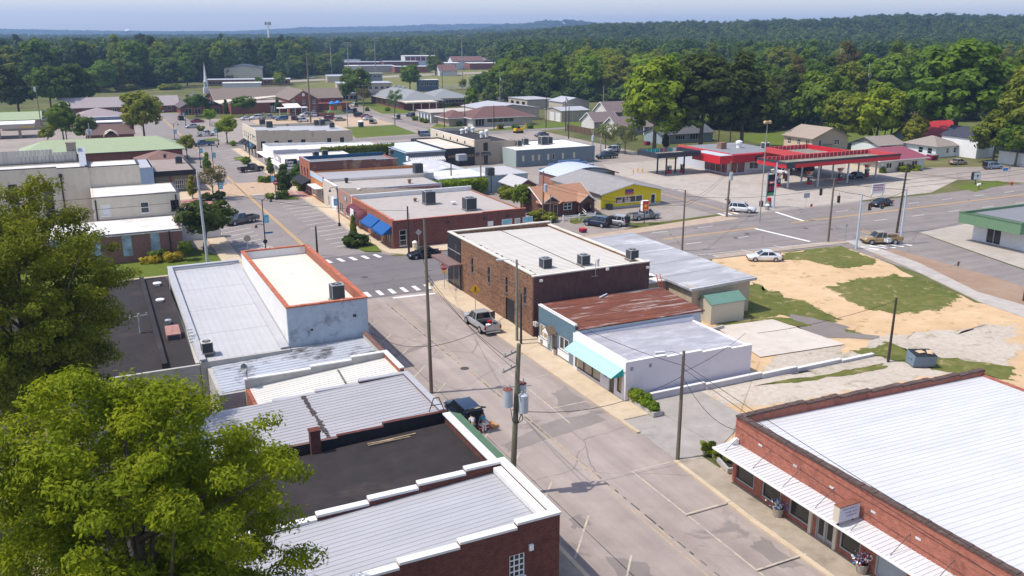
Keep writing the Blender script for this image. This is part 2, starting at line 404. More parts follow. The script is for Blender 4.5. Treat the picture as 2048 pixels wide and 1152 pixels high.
soft('gravel_drive',wavy([(1300,800),(1480,830),(2060,730),(2060,640),(1900,655),(1760,668),(1600,740)],.7,6),G_GRAV2)
soft('gravel_drive',wavy([(1520,745),(1690,728),(1700,690),(1540,700)],.5,61),G_GRAV2)
soft('grass_verge',wavy([(1500,520),(1650,487),(1700,492),(1775,528),(1690,540),(1600,520)],.5,8),G_THIN)
soft('grass_verge',wavy([(1640,572),(1700,555),(1790,545),(1860,556),(1945,597),(1900,622),(1800,636),(1720,622),(1680,600)],.45,9),G_THIN)
soft('grass_verge',wavy([(1408,645),(1560,632),(1690,650),(1740,672),(1640,665),(1545,640),(1440,655)],.45,10),G_THIN)
soft('grass_verge',wavy([(1460,590),(1500,560),(1560,585),(1700,640),(1690,655),(1560,632),(1420,645)],.7,11),G_THIN)
soft('grass_verge',wavy([(1690,700),(1765,680),(1830,705),(2048,735),(2048,765),(1880,745),(1780,722)],.5,12),G_THIN)
soft('grass_verge',wavy([(1490,775),(1680,742),(1775,724),(1780,735),(1600,765)],.35,13),G_THIN)
sheet('concrete_slab',[(1430,655),(1545,640),(1690,690),(1520,716)],surf('old_slab',(.55,.49,.42),.12,.5,stain=(.4,.33,.26),coord='World'),z=.10,pix=True)
for i,q in enumerate(([(1578,628),(1640,640),(1700,655),(1680,666),(1585,640)],[(1645,660),(1760,672),(1745,680),(1640,676)],[(1600,655),(1640,648),(1680,668),(1640,672)])):
 sheet('broken_pavement',wavy(q,.3,20+i,4),A_PATCH,pix=False)
sheet('street',[(22.9,0),(36.5,0),(36.5,38),(36.7,55),(36.5,96),(38,100),(22,100),(22.8,72),(23.3,50)],A_OLD)
sheet('highway',[(-170,100.3),(66,100.3),(76,94),(100,92),(400,88),(400,122),(150,116.6),(97,116.6),(66,114.6),(-170,114.6)],A_HWY)
sheet('street_crossing',[(18,96.5),(36.2,96.5),(37.5,99.6),(58,100.5),(58,114.5),(38,114.4),(36,118.5),(18,118.5)],A_NEW)
sheet('main_street',[(18,118.5),(36.3,118.5),(36.3,420),(18,420)],A_MAIN)
sheet('side_street',[(97,116.6),(105.5,116.6),(106,165),(112,260),(112,460),(103,460),(103,260),(98,165)],A_HWY)
sheet('cross_street',[(-60,250),(112,252),(180,262),(180,268),(112,260),(-60,259)],A_HWY)
sheet('far_road',wavy([(560,161.5),(860,147.5),(1200,134),(1200,137),(860,151),(560,165)],.3,30,3),A_OLD)
sheet('side_road',[(99,92),(117,93.8),(112,77),(103,46),(90,44),(94,60)],A_HWY)
sheet('worn_strip',[(99.0,86),(104.5,87.5),(103.5,70),(99.8,52),(91.8,52),(94.2,61)],A_TAN)
sheet('concrete_forecourt',[(117.3,93.5),(140,95.5),(150,60),(104,47),(112.4,77)],G_CONC)
sheet('gas_forecourt',[(105.8,117.4),(150,118),(178,131),(178,142),(166,156),(150,180),(112,180),(106.4,165)],G_CONC)
sheet('side_street',[(160,136),(178,142),(215,128),(215,121),(178,117.5)],A_LOT)
sheet('grass_verge',[at(*p)[:2]for p in((1905,372),(1995,361),(2015,366),(1950,384))],G_LAWN)
sheet('lawn',[(-45,114.9),(15.3,114.9),(15.3,126.5),(11,138),(-45,138)],G_LAWN)
sheet('lawn',[(74.5,260.8),(95.5,263.5),(98,294),(80,293)],G_LAWN)
sheet('dirt_lot',[(55,262.5),(73,262.5),(79,295),(99,297),(99.5,330),(56,334)],ground_mat('tan_dirt_lot',[(.3,(.36,.26,.17)),(.7,(.52,.40,.28))],.3,.05))
sheet('lawn',wavy([(840,270),(880,243),(905,245),(950,262),(1160,240),(1190,246),(1180,252),(990,262),(900,268)],.3,31,3),G_LAWN,pix=False)
sheet('lawn',[at(*p)[:2]for p in((735,214),(770,208),(830,226),(765,228))],G_LAWN)
sheet('lawn',[at(*p)[:2]for p in((680,205),(745,202),(790,212),(740,213))],G_LAWN)
sheet('lawn',[at(*p)[:2]for p in((0,240),(360,225),(370,212),(0,222))],G_LAWN)
sheet('lawn',[(174,160),(260,175),(290,230),(180,215),(170,180)],G_LAWN)
sheet('lawn',[at(*p)[:2]for p in((1225,466),(1450,436),(1440,428),(1330,443),(1270,446),(1190,424),(1140,437),(1140,446))],G_ROUGH)
sheet('drive',[at(*p)[:2]for p in((1130,452),(1165,446),(1270,452),(1225,468),(1170,480))],A_LOT)
sheet('sidewalk',[at(*p)[:2]for p in((1178,480),(1455,441),(1480,437),(1445,431),(1170,472))],surf('dusty_walk',(.42,.32,.24),.2,.8,coord='World'))
NW=[0]
def walk(name,poly,m,h=.12):
 NW[0]+=1;h+=.0004*NW[0];lay(poly,h)
 mb=MB();mb.prism(poly,.002,h);return tag(mb.build(name,m),None,None,kind='structure')
walk('sidewalk',[(36.6,54.5),(39.6,54.5),(39.6,99),(42,100),(37.2,99.4),(36.6,96)],G_WALK)
walk('kerb',[(36.25,52),(36.6,52),(36.6,96),(37.2,99.4),(36.8,99.6),(36.25,96.2)],G_WALK,.14)
walk('sidewalk',[(35.7,10),(38.3,10),(38.3,46.8),(36.3,46.8),(35.9,38)],G_WALKD)
walk('kerb',[(35.4,10),(35.7,10),(35.9,38),(36.3,46.8),(36.0,46.9),(35.5,38)],G_WALK,.14)
walk('driveway_apron',[(36.3,46.8),(39.8,46.8),(46,50.5),(46,56.5),(39.6,57.0),(39.6,54.5),(36.6,54.5)],surf('apron_concrete',(.34,.31,.28),.2,.6,stain=(.2,.18,.16),coord='World'),.06)
walk('sidewalk',[(20.0,15),(22.9,15),(22.9,62),(21.5,66),(20.0,66)],G_WALKD)
walk('kerb',[(22.9,15),(23.2,15),(23.2,62),(22.9,62)],G_WALK,.14)
walk('sidewalk',[(36.7,122),(38.7,122),(38.7,250),(36.7,250)],G_WALK)
walk('kerb',[(36.3,124),(36.7,124),(36.7,250),(36.3,250)],G_CONC,.14)
walk('sidewalk',[(36.7,122),(37.5,116.8),(39.5,114.8),(62,115.2),(62,118.6),(38.7,118.8),(38.7,122)],G_WALK)
walk('sidewalk',[(15.3,117),(17.2,116),(17.9,119),(17.9,250),(15.3,250)],G_WALK)
walk('sidewalk',[(15.3,114.8),(-45,114.8),(-45,113.6),(15.3,113.6)],G_WALK,.1)
walk('sidewalk',[(37.2,99.9),(58,100.6),(58,98.9),(39.6,98.9)],G_WALK)
walk('sidewalk',[at(*p)[:2]for p in((1690,483),(1712,480),(1840,528),(1955,585),(2060,615),(2060,640),(1960,605),(1820,537))],surf('grey_walk',(.42,.38,.34),.18,.7,coord='World',stain=(.25,.22,.2)),.1)
walk('sidewalk',[at(*p)[:2]for p in((1430,518),(1700,486),(1690,480),(1560,496),(1425,510))],surf('brown_walk',(.36,.29,.23),.2,.7,coord='World'),.08)
sheet('brick_crossing',[(18,174),(36.3,174),(36.3,190),(18,190)],BRICKPAVE)
walk('brick_corner',[(33.2,176.5),(36.3,174),(38.7,174),(38.7,167),(36.5,166),(33.0,171)],REDPAVE)
walk('brick_corner',[(33.2,190),(38.7,190),(38.7,196),(36,198),(33,194)],REDPAVE)
walk('brick_corner',[(13,174),(20.5,174),(20.5,168),(18,165),(13,165)],REDPAVE)
for q in([(34.6,119.2),(36.7,118.0),(37.2,122),(36.6,127),(35.2,125.5),(34.2,122)],[(18,158),(21,160),(21,166),(18,167)],[(18,196),(20.8,198),(20.4,203),(18,205)],
[(33.6,226),(36.4,224),(36.4,233),(34,231)],[(32.5,272),(36.4,270),(36.4,278),(33,277)],[(33.4,166),(35.6,165.2),(35.4,169),(33.4,171)]):
 walk('planting_bed',q,G_LAWN,.16)
for i,q in enumerate(([(25.6,53.5),(35.8,55.2),(35.9,57.3),(31,57.0),(25.5,54.8)],[(33.0,57.5),(35.9,57.8),(36,63),(34,62.2)],[(24.6,35.5),(26.5,34.4),(27.0,37.2),(25.2,38.8)],[(33.8,33.0),(35.2,32.6),(35.0,36.5),(33.6,36)],
[(24,76),(30,78.6),(29.6,79.4),(24,77)],[(25.0,42.2),(26.2,42),(26.3,43.6),(25.2,43.5)])):
 soft('asphalt_patch',wavy(q,.22,50+i,5,False),A_PAT2,.2)
r_=random.Random(21);mb=MB();y=24.0;z=.004+gz(29.6,60)
while y<93:
 L=r_.uniform(.25,1.3);w=r_.uniform(.03,.07);x=29.75+.25*math.sin(y*.05);mb.poly([(x-w,y,z),(x+w,y,z),(x+w*.7,y+L,z),(x-w*.8,y+L,z)]);y+=L+r_.uniform(.15,.7)
tag(mb.build('tar_seam',surf('tar_seam',(.06,.055,.055),.2,4)),None,None,kind='structure')
mb=MB()
for i in range(26):y=10+i*3.2;mb.poly([(25.6-i*.01,y,z),(25.66-i*.01,y,z),(25.64-i*.01,y+3.2,z),(25.6-i*.01,y+3.2,z)])
tag(mb.build('tar_seam',MATS['tar_seam']),None,None,kind='structure')
def line(p,q,w,m,name='road_marking'):
 d=Vector((q[0]-p[0],q[1]-p[1]));n=Vector((-d.y,d.x)).normalized()*w/2
 z=.004+max(gz(p[0]*(1-t)+q[0]*t,p[1]*(1-t)+q[1]*t)for t in(0,.25,.5,.75,1))+LINE_Z[0];LINE_Z[0]+=.000008
 mb=MB();mb.poly([(p[0]+n.x,p[1]+n.y,z),(p[0]-n.x,p[1]-n.y,z),(q[0]-n.x,q[1]-n.y,z),(q[0]+n.x,q[1]+n.y,z)])
 return tag(mb.build(name,m),None,None,kind='structure')
LINE_Z=[0.]
for x in(27.45,27.75):line((x,119),(x+.5,420),.14,P_YEL)
for i in range(6):line((28.6+i*1.55,99.4),(28.6+i*1.55,97.3),.55,P_WHITE,'crosswalk_bar')
line((30.9,95.6),(36.1,95.2),.5,P_WHITE,'stop_line')
for i in range(6):line((26.6+i*1.75,117.2),(26.9+i*1.75,115.2),.6,P_WHITE,'crosswalk_bar')
for y in range(124,166,3):
 line((36.2,y+.6),(31.4,y-.6),.12,P_WHITE);line((18.2,y-1.0),(22.8,y+1.2),.12,P_WHITE)
for i in range(7):line((18.6+i*.6,129.5+i*.1),(20.2+i*.6,126.8),.12,P_WHITE)
for y in range(204,250,4):line((36.2,y),(31.4,y-2.5),.12,P_WHITE)
line((28.4,173.2),(35.5,173.6),.3,P_WHITE,'stop_line');line((19,191),(26.8,191),.3,P_WHITE,'stop_line')
for x in(29.0,29.35):line((x+.2,0),(x+.8,92),.10,P_YFADE)
for y in(27.0,33.6,40.4,47.0,59.2,66):line((32.2+(y>50)*.3,y),(36.0,y),.12,P_FADE)
line((32.1,18),(32.5,47),.12,P_FADE);line((32.5,56),(33.0,72),.12,P_FADE)
for y in range(30,92,5):line((23.4,y-.6),(26.6,y+3.2),.13,P_FADE)
for y in(107.25,107.65):line((78,y-.2),(96.5,y),.16,P_YEL);line((104.5,y+.5),(400,y+3.0),.16,P_YEL)
for x in list(range(70,96,9))+list(range(118,300,9)):
 line((x,103.0),(x+3,103.05),.13,P_WHITE);line((x,111.6),(x+3,111.7),.13,P_WHITE)
line((95.8,107.0),(97.0,96.2),.6,P_WHITE,'stop_line');line((108.4,116.2),(107.2,108.2),.6,P_WHITE,'stop_line')
for i in range(6):line((98.4+i*1.5,117.6+i*.1),(98.4+i*1.5,119.6),.6,P_WHITE,'crosswalk_bar')
for i in range(5):line((101.0+i*1.7,90.0),(101.9+i*1.7,87.6),.6,P_WHITE,'crosswalk_bar')
line((74,96.8),(97,94.6),.12,P_WHITE);line((97,94.6),(99.6,92.2),.12,P_WHITE)
for x in(78,84,90):line((x,96.4),(x+.3,94.4),.12,P_WHITE)
for x in(108.2,109.0):line((x,92.6),(x+1.6,98.6),.14,P_YEL)
line((101.0,117.5),(101.6,165),.22,P_YEL);line((101.6,165),(107.7,260),.25,P_YEL);line((107.7,262),(108,420),.25,P_YEL)
for x,y,l in((29.6,70.8,'in the middle of the near street'),(30.6,106,'in the dark crossing asphalt'),(46,104.6,'beside the brown brick corner'),(92,104.5,'in the highway above the white sedan'),(88.5,103,'nearest the dashed highway line'),(103.3,103.6,'in the highway by the signal poles'),(106.5,101.4,'rightmost in the highway crossing'),(30.2,183,'in the stamped tan crossing')):
 mb=MB();mb.cyl((x,y),.42,0,gz(x,y)+.008,16)
 tag(mb.build('manhole_cover',surf('cast_iron',(.07,.065,.06),.3,6)),'round dark manhole cover '+l,'manhole cover','manhole covers in the streets')
 # -------- vegetation
FOL=foliage('foliage')
BARK=surf('bark',(.13,.10,.075),.3,4,bump=.3,stretch=(1,1,.25))
BARKL=surf('pale_bark',(.27,.24,.20),.3,4,bump=.3,stretch=(1,1,.25))
def leaf_mesh(name,cen,nrm,size,tint,aspect=1.0,mat=None,r=None):
 """many small leaf-sized faces: centres, facing directions, sizes"""
 r=r or rng;n=len(cen)
 nrm=nrm/np.maximum(np.linalg.norm(nrm,axis=1,keepdims=True),1e-6)
 t=r.normal(size=(n,3));t-=nrm*(t*nrm).sum(1,keepdims=True)
 t/=np.maximum(np.linalg.norm(t,axis=1,keepdims=True),1e-6);b=np.cross(nrm,t)
 s=size[:,None]
 q=np.stack([cen-t*s,cen-b*s*aspect*.6+nrm*s*.15,cen+t*s,cen+b*s*aspect*.6+nrm*s*.15],1).reshape(-1,3)
 me=bpy.data.meshes.new(name);me.vertices.add(4*n);me.vertices.foreach_set('co',q.astype(np.float32).ravel())
 me.loops.add(4*n);me.loops.foreach_set('vertex_index',np.arange(4*n,dtype=np.int32))
 me.polygons.add(n);me.polygons.foreach_set('loop_start',np.arange(0,4*n,4,dtype=np.int32))
 a=me.attributes.new('tint','FLOAT','FACE');a.data.foreach_set('value',tint.astype(np.float32))
 me.update(calc_edges=True);me.materials.append(mat or FOL)
 return me
def clumps(r,n,R3,zc,lobes=5,inner=.5,flat=.75,power=1.0,bottom=-1.0):
 """clump centres spread through an uneven crown"""
 ld=r.normal(size=(lobes,3));ld/=np.linalg.norm(ld,axis=1,keepdims=True)
 la=r.uniform(.75,1.15,lobes)
 d=r.normal(size=(n*2,3));d/=np.linalg.norm(d,axis=1,keepdims=True);d=d[d[:,2]>bottom][:n]
 k=np.max(np.clip((d@ld.T)**3,0,1)*la[None],1)
 rad=(.72+.38*k)*r.uniform(inner,1.0,len(d))**power
 return d*rad[:,None]*np.array(R3)[None]+np.array([0,0,zc]),d
def crown(name,seed,R3,zc,ncl=60,per=70,leaf=.45,rc=.26,lobes=6,inner=.5,bottom=-.75,taper=0.0,aspect=1.0,keep=None,wild=.38,flat=.72,spray=0.):
 r=np.random.default_rng(seed)
 cc,d=clumps(r,ncl,R3,zc,lobes,inner,bottom=bottom)
 if taper:
  h=(cc[:,2]-(zc-R3[2]))/(2*R3[2]);f=np.clip(1.25-taper*h,.08,1.2);cc[:,:2]*=f[:,None]
 if keep is not None:m=keep(cc);cc=cc[m];d=d[m]
 n=len(cc);rcl=r.uniform(.7,1.3,n)*rc*min(R3[0],R3[1])
 cnt=np.maximum((per*(rcl/(rc*min(R3[0],R3[1])))**2).astype(int),6)
 idx=np.repeat(np.arange(n),cnt);m=len(idx)
 p=r.normal(size=(m,3));p/=np.linalg.norm(p,axis=1,keepdims=True)
 q=r.uniform(.35,1.0,m)**.6
 off=p*(q*rcl[idx])[:,None]*np.array([1.1,1.1,flat])
 cen=cc[idx]+off+d[idx]*(r.uniform(-.5,1.0,m)*rcl[idx]*spray)[:,None]*np.array([1,1,.55])-np.array([0,0,1])*(np.abs(r.normal(0,.3,m))*rcl[idx]*spray)[:,None]
 nr=p*1.0+d[idx]*.55+np.array([0,0,.45])+r.normal(size=(m,3))*wild
 ti=np.clip(r.normal(.5,.13,n)[idx]+r.normal(0,.12,m),0,1)
 me=leaf_mesh(name,cen,nr,leaf*r.uniform(.6,1.35,m),ti,aspect,r=r)
 me['clump']=[float(x)for x in cc[::max(1,n//14)].ravel()]
 return me
def trunk_mesh(name,me_crown,h,r0,seed,zsplit=.45,mat=None,nlimb=9):
 r=random.Random(seed);mb=MB();mb.smooth=True
 cl=np.array(me_crown['clump']).reshape(-1,3)
 z1=h*zsplit
 bend=(r.uniform(-.3,.3),r.uniform(-.3,.3))
 mb.tube([(0,0,-.3),(0,0,.4),(bend[0]*.4,bend[1]*.4,z1*.55),(bend[0],bend[1],z1),(bend[0]*1.4,bend[1]*1.4,h*.8)],[r0*1.45,r0*1.1,r0*.85,r0*.62,r0*.12],9)
 order=list(range(len(cl)));r.shuffle(order)
 for i in order[:nlimb]:
  c=cl[i];zs=r.uniform(z1*.65,max(z1,min(c[2]*.8,h*.6)))
  f=zs/max(z1,.1);a=Vector((bend[0]*min(f,1.2),bend[1]*min(f,1.2),zs));e=Vector(c)
  m=a.lerp(e,.5)+Vector((r.uniform(-.4,.4),r.uniform(-.4,.4),-.06*(e-a).length))
  mb.tube([a,m,e],[r0*.42,r0*.24,r0*.05],6)
 me_o=mb.build(name,mat or BARK);me=me_o.data;bpy.data.objects.remove(me_o);return me
class Tree:
 def __init__(s,kind,h,crown_me,trunk_me):s.kind=kind;s.h=h;s.c=crown_me;s.t=trunk_me
TREES={}
def tree_kind(key,variants):
 L=[]
 for i,(kind,h,r0,kw)in enumerate(variants):
  me=crown('crown',100+len(TREES)*17+i,**kw)
  L.append(Tree(kind,h,me,trunk_mesh('trunk',me,h,r0,i+len(TREES)*5)))
 TREES[key]=L
tree_kind('broad',[('broadleaf_tree',17,.35,dict(R3=(7.0,6.6,7.2),zc=9.4,ncl=95,per=62,leaf=.52,rc=.24,lobes=7)),
('broadleaf_tree',17,.35,dict(R3=(6.6,7.2,7.0),zc=9.5,ncl=100,per=58,leaf=.5,rc=.22,lobes=9)),
('broadleaf_tree',17,.35,dict(R3=(7.4,6.8,7.2),zc=9.3,ncl=90,per=66,leaf=.55,rc=.25,lobes=6))])
tree_kind('tall',[('tall_broadleaf_tree',26,.42,dict(R3=(6.6,6.2,11.6),zc=13.8,ncl=130,per=56,leaf=.62,rc=.27,lobes=9,taper=.45)),
('tall_broadleaf_tree',26,.42,dict(R3=(6.0,6.6,11.8),zc=13.6,ncl=135,per=54,leaf=.6,rc=.27,lobes=11,taper=.6)),
('tall_broadleaf_tree',26,.42,dict(R3=(7.0,6.8,11.2),zc=14.4,ncl=125,per=58,leaf=.64,rc=.26,lobes=8,taper=.3))])
tree_kind('pine',[('pine_tree',25,.36,dict(R3=(4.4,4.4,9.5),zc=15.5,ncl=80,per=60,leaf=.5,rc=.32,lobes=12,taper=.75,aspect=.5)),
('pine_tree',25,.36,dict(R3=(4.8,4.2,8.0),zc=17.0,ncl=70,per=60,leaf=.5,rc=.34,lobes=10,taper=.6,aspect=.5))])
tree_kind('small',[('small_street_tree',6,.12,dict(R3=(2.3,2.2,2.1),zc=3.9,ncl=46,per=56,leaf=.24,rc=.30)),
('small_street_tree',6,.12,dict(R3=(2.1,2.4,2.2),zc=3.8,ncl=50,per=52,leaf=.23,rc=.28,lobes=8))])
tree_kind('shrub',[('shrub',1.4,.04,dict(R3=(1.0,1.0,.75),zc=.72,ncl=34,per=44,leaf=.15,rc=.36,bottom=-.9,inner=.7)),
('shrub',1.4,.04,dict(R3=(1.05,.95,.7),zc=.70,ncl=34,per=44,leaf=.15,rc=.36,bottom=-.9,inner=.7,lobes=8))])
tree_kind('cone',[('conical_evergreen_tree',7,.14,dict(R3=(2.0,2.0,3.5),zc=3.7,ncl=80,per=46,leaf=.22,rc=.3,taper=1.12,bottom=-1,inner=.65))])
tree_kind('wispy',[('wispy_young_tree',6.5,.11,dict(R3=(2.6,2.4,2.3),zc=4.3,ncl=34,per=40,leaf=.2,rc=.26,lobes=9,aspect=.7))])
GREEN={'mid':(.115,.185,.02),'dark':(.060,.092,.016),'deep':(.085,.140,.024),'olive':(.165,.20,.022),'bright':(.175,.25,.017),
'yellow':(.19,.19,.025),'blue':(.034,.068,.026),'pale':(.15,.165,.06),'gold':(.42,.34,.03),'plum':(.10,.05,.04),'brown':(.13,.11,.045)}
_tr=random.Random(11)
def tree(key,pos,h,label,col='mid',group=None,wide=1.0,name=None,cat=None,var=None):
 L=TREES[key];T=L[_tr.randrange(len(L))if var is None else var]
 o=thing(name or T.kind,label,cat or('shrub' if key=='shrub' else 'tree'),(pos[0],pos[1],0 if len(pos)<3 else pos[2]),_tr.uniform(0,6.28),group)
 s=h/T.h
 for nm,me in(('crown',T.c),('trunk',T.t)):
  if nm=='trunk' and key=='shrub':nm='stem'
  c=bpy.data.objects.new(nm,me);C.objects.link(c);c.parent=o
  c.scale=(s*wide,s*wide,s)
  k=_tr.uniform(.86,1.16);g=GREEN[col]if isinstance(col,str)else col
  c.color=(g[0]*k*_tr.uniform(.9,1.15),g[1]*k,g[2]*k,1)
 return o
def big_tree(name,label,x,y,h,R3,zc,seed,col,leaf,ncl,per,lobes,keep=None,nl=26):
 o=thing(name,label,'tree',(x,y,0))
 me=crown('crown',seed,R3,zc,ncl=ncl,per=per,leaf=leaf,rc=.10,lobes=lobes,inner=.38,bottom=-.95,aspect=.62,keep=keep,wild=.7,flat=.55,spray=.9)
 c=bpy.data.objects.new('crown',me);C.objects.link(c);c.parent=o;c.color=col+(1,)
 me['clump']=list(me['clump'])
 r=np.random.default_rng(seed);cl,_=clumps(r,ncl,R3,zc,lobes,.42,bottom=-.95)
 if keep is not None:cl=cl[keep(cl)]
 me['clump']=[float(v)for v in cl[::max(1,len(cl)//(nl*2))].ravel()]
 t=bpy.data.objects.new('trunk',trunk_mesh('trunk',me,h,.36,seed,.4,BARK,nl));C.objects.link(t);t.parent=o
 return o
big_tree('near_broadleaf_tree','large sunlit yellow-green tree in front of the grey-roofed brick building, filling the lower left corner',.2,34.2,19,(6.5,6.4,7.0),11.6,41,(.195,.24,.010),.115,380,340,15)
big_tree('near_oak_tree','large dark olive tree with bare inner limbs, left of the black tar roof',-5.2,64.5,22,(7.2,7.2,9.0),12.0,52,(.165,.185,.015),.14,520,230,14,nl=36)
P=lambda x,y:at(x,y)[:2]
church='trees round the brick church'
tree('broad',P(290,282),15.5,'tall loose yellow-green tree standing behind the long green metal roof','olive',wide=.9)
tree('broad',P(128,283),12,'bushy dull green tree by the utility poles left of the yellow-green tree','mid',wide=.85)
tree('broad',P(175,288),8.5,'low dark green tree against the brown shingled roof','deep')
tree('small',P(98,292),6,'low round shrub-like tree at the edge of the concrete drive-through','olive')
tree('broad',P(38,226),20,'dark spreading tree leftmost of the three on the church green','dark',church)
tree('broad',P(104,228),20,'dark spreading tree in the middle of the three on the church green','deep',church,wide=.9)
tree('broad',P(163,218),20,'dark spreading tree rightmost of the three on the church green','dark',church)
tree('small',P(394,233),8.8,'round dark clipped tree left of the church entrance canopy','deep',church,wide=1.12)
tree('small',P(488,234),8.2,'wide dark round tree right of the church entrance canopy','deep',church,wide=1.45)
tree('small',P(420,252),6,'light green street tree beside the dark red car','bright')
tree('small',P(455,287),8.4,'bright green street tree at the corner of the stained cream building','bright',wide=1.05)
tree('small',P(375,318),6.4,'brownish green street tree in front of the brown shingled restaurant roof','olive')
tree('cone',P(417,356),5.6,'slim green street tree beside the banner lamp post left of the main street','mid',wide=.7)
tree('wispy',P(427,398),6.6,'airy brown-green street tree on the brick corner left of the stamped crossing','brown',wide=1.15)
tree('cone',P(386,398),4.6,'young green tree in front of the cream church wing','olive',wide=.85)
tree('small',P(410,500),7.6,'big dense dark green round tree on the church lawn beside the tall grey pole','dark',wide=1.42)
tree('small',P(371,521),2.9,'clipped green round bush at the corner of the low brick church wing','mid',name='round_bush',cat='bush',wide=.9)
tree('shrub',P(318,523),1.5,'round dark green bush under the brick church windows','mid')
for q,h in(((310,526),1.1),((340,523),1.2),((353,522),1.15),((291,528),.9)):tree('shrub',P(*q),h,'yellow flowering shrub in the bed along the brick church wall','gold','yellow shrubs along the church wall')
tree('cone',P(541,354),4.4,'green street tree in front of the black and white dairy sign','mid',wide=.8)
tree('broad',P(597,370),4.6,'dark shrubby tree against the end of the two-storey red brick building','deep',wide=.9)
tree('cone',P(570,394),6.4,'dark conical evergreen on the brick corner by the do-not-enter sign','dark')
for q,h,c,l in(((596,372),1.5,'olive','low yellow-green shrub beside the conical evergreen'),((606,382),1.6,'mid','low green shrub at the foot of the black awning'),((566,398),1.5,'deep','dark low shrub in front of the conical evergreen'),
((536,365),1.3,'mid','low clipped hedge shrub on the far brick corner'),((522,364),1.2,'mid','low green shrub at the edge of the far brick corner'),((414,402),1.5,'dark','dark low shrub under the airy street tree'),
((440,398),1.5,'dark','dark low shrub at the kerb end of the left brick corner'),((493,328),1.7,'mid','round green shrub in the kerb bed beside the black pickup'),((402,262),1.6,'olive','round olive shrub in the kerb bed beside the white pickup'),
((540,398),1.1,'bright','small bright green plant at the tip of the brick corner'),((466,292),1.4,'bright','small green bush at the foot of the cream building corner')):
 tree('shrub',P(*q),h,l,c)
tree('shrub',P(713,493),2.0,'spreading dark green juniper shrub in the kerb bed by the blue awnings','dark',wide=1.25)
tree('cone',P(708,487),4.4,'thin upright street tree rising from the kerb bed by the blue awnings','olive',wide=.55)
tree('broad',P(1042,424),5.4,'leafy green tree at the corner of the orange shingled brick house','olive',wide=.85)
for q,h,l in(((1078,440),1.6,'weedy green bush at the foot of the transformer pole'),((1100,443),1.5,'green bush beside the white door of the orange house'),((1015,396),2.0,'olive weeds growing by the pale block wall')):tree('shrub',P(*q),h,l,'olive',wide=1.3)
tree('wispy',P(1250,308),8.2,'airy pale green tree casting a shadow on the parking lot','pale',wide=1.05)
tree('wispy',P(1211,305),8.2,'pale green tree beside the dark green pickup','pale',wide=1.15)
tree('broad',P(713,207),17,'dense dark round tree on the lawn left of the grey hip-roofed building','deep',wide=.98)
tree('wispy',P(728,211),8,'small grey-green tree in front of the dense dark round tree','brown')
tree('broad',P(820,182),15.5,'leafy mid green tree beside the stadium stand','mid',wide=.95)
tree('broad',P(871,150),16,'lone round tree standing on the roadside by the school','mid',wide=1.0)
tree('wispy',P(790,229),10,'thin dark tree by the street in front of the flat beige building','deep',wide=.8)
tree('broad',P(945,215),9,'young green tree between the brick building and the metal roof','mid',wide=.8)
tree('broad',P(560,172),8.5,'bright green tree behind the church roofs','bright')
tree('broad',P(518,172),6,'small green tree behind the long church roof','mid')
for q,h,c,l in(((415,228),7.2,'deep','slim dark conifer left of the church entrance pylon'),((453,232),6.4,'deep','slim dark conifer right of the church entrance pylon'),((556,228),6.4,'deep','slim dark conifer beside the three-storey brick wing')):tree('cone',P(*q),h,l,c,wide=.7)
for q,l in(((893,243),'yellow flowering bush left at the maroon-roofed house'),((903,243),'taller yellow flowering bush by the maroon-roofed house')):tree('shrub',P(*q),3.4,l,'gold',wide=.7)
for i,q in enumerate(((905,250),(918,252),(1000,258),(1030,258),(1060,257),(880,215),(895,214),(908,213),(915,212),(830,241),(845,244),(852,246),(710,224),(735,222),(775,222))):
 tree('shrub',P(*q),1.5,'low green shrub in a foundation bed along the far side street','mid','foundation shrubs along the side street')
big='large trees behind the gas station'
tree('tall',P(1905,300),31,'very tall broad tree towering over the red-roofed house','mid',big,wide=1.35,var=2)
tree('tall',P(1308,305),27,'tall bright green tree right of the grey gabled houses','bright',big,wide=1.18,var=0)
tree('tall',P(1400,300),27,'huge dark spreading tree shading the grey bungalow','dark',big,wide=1.35,var=2)
tree('tall',P(1482,298),26,'huge dark tree right of the transformer poles','dark',big,wide=1.25,var=1)
tree('tall',P(2050,330),27,'tall yellow-green tree at the right edge beside the white gabled garage','olive',big,wide=1.1,var=0)
tree('broad',P(1985,325),13,'dense green tree covering the corner of the white gabled garage','olive',big)
tree('broad',P(2030,332),12,'dark leafy tree in front of the white shed at the right edge','mid',big)
tree('broad',P(1822,302),10,'round green tree between the pole and the white house','olive',big,wide=.9)
tree('broad',P(1690,292),16,'leafy green tree just right of the beige two-storey house','olive',big)
tree('broad',P(1750,296),18,'bright green tree shading the parked cars behind the maroon roof','bright',big)
tree('broad',P(1640,262),20,'tall green tree behind the beige two-storey house','mid',big)
tree('broad',P(1780,285),15,'dark leafy tree shading the porch of the white house','deep',big)
tree('cone',P(1330,300),4.5,'dark pointed evergreen at the corner of the blue-grey bungalow','dark',wide=.9)
tree('wispy',P(1935,306),7,'bare-branched thin shrub beside the wooden fence','brown')
for q,h in(((1600,245),17),((1010,178),13),((1085,200),17),((1150,195),21),((1215,190),24)):tree('tall',P(*q),h,'rounded green tree in the belt above the metal workshops','olive','tree belt above the workshops')
WOODS=[]
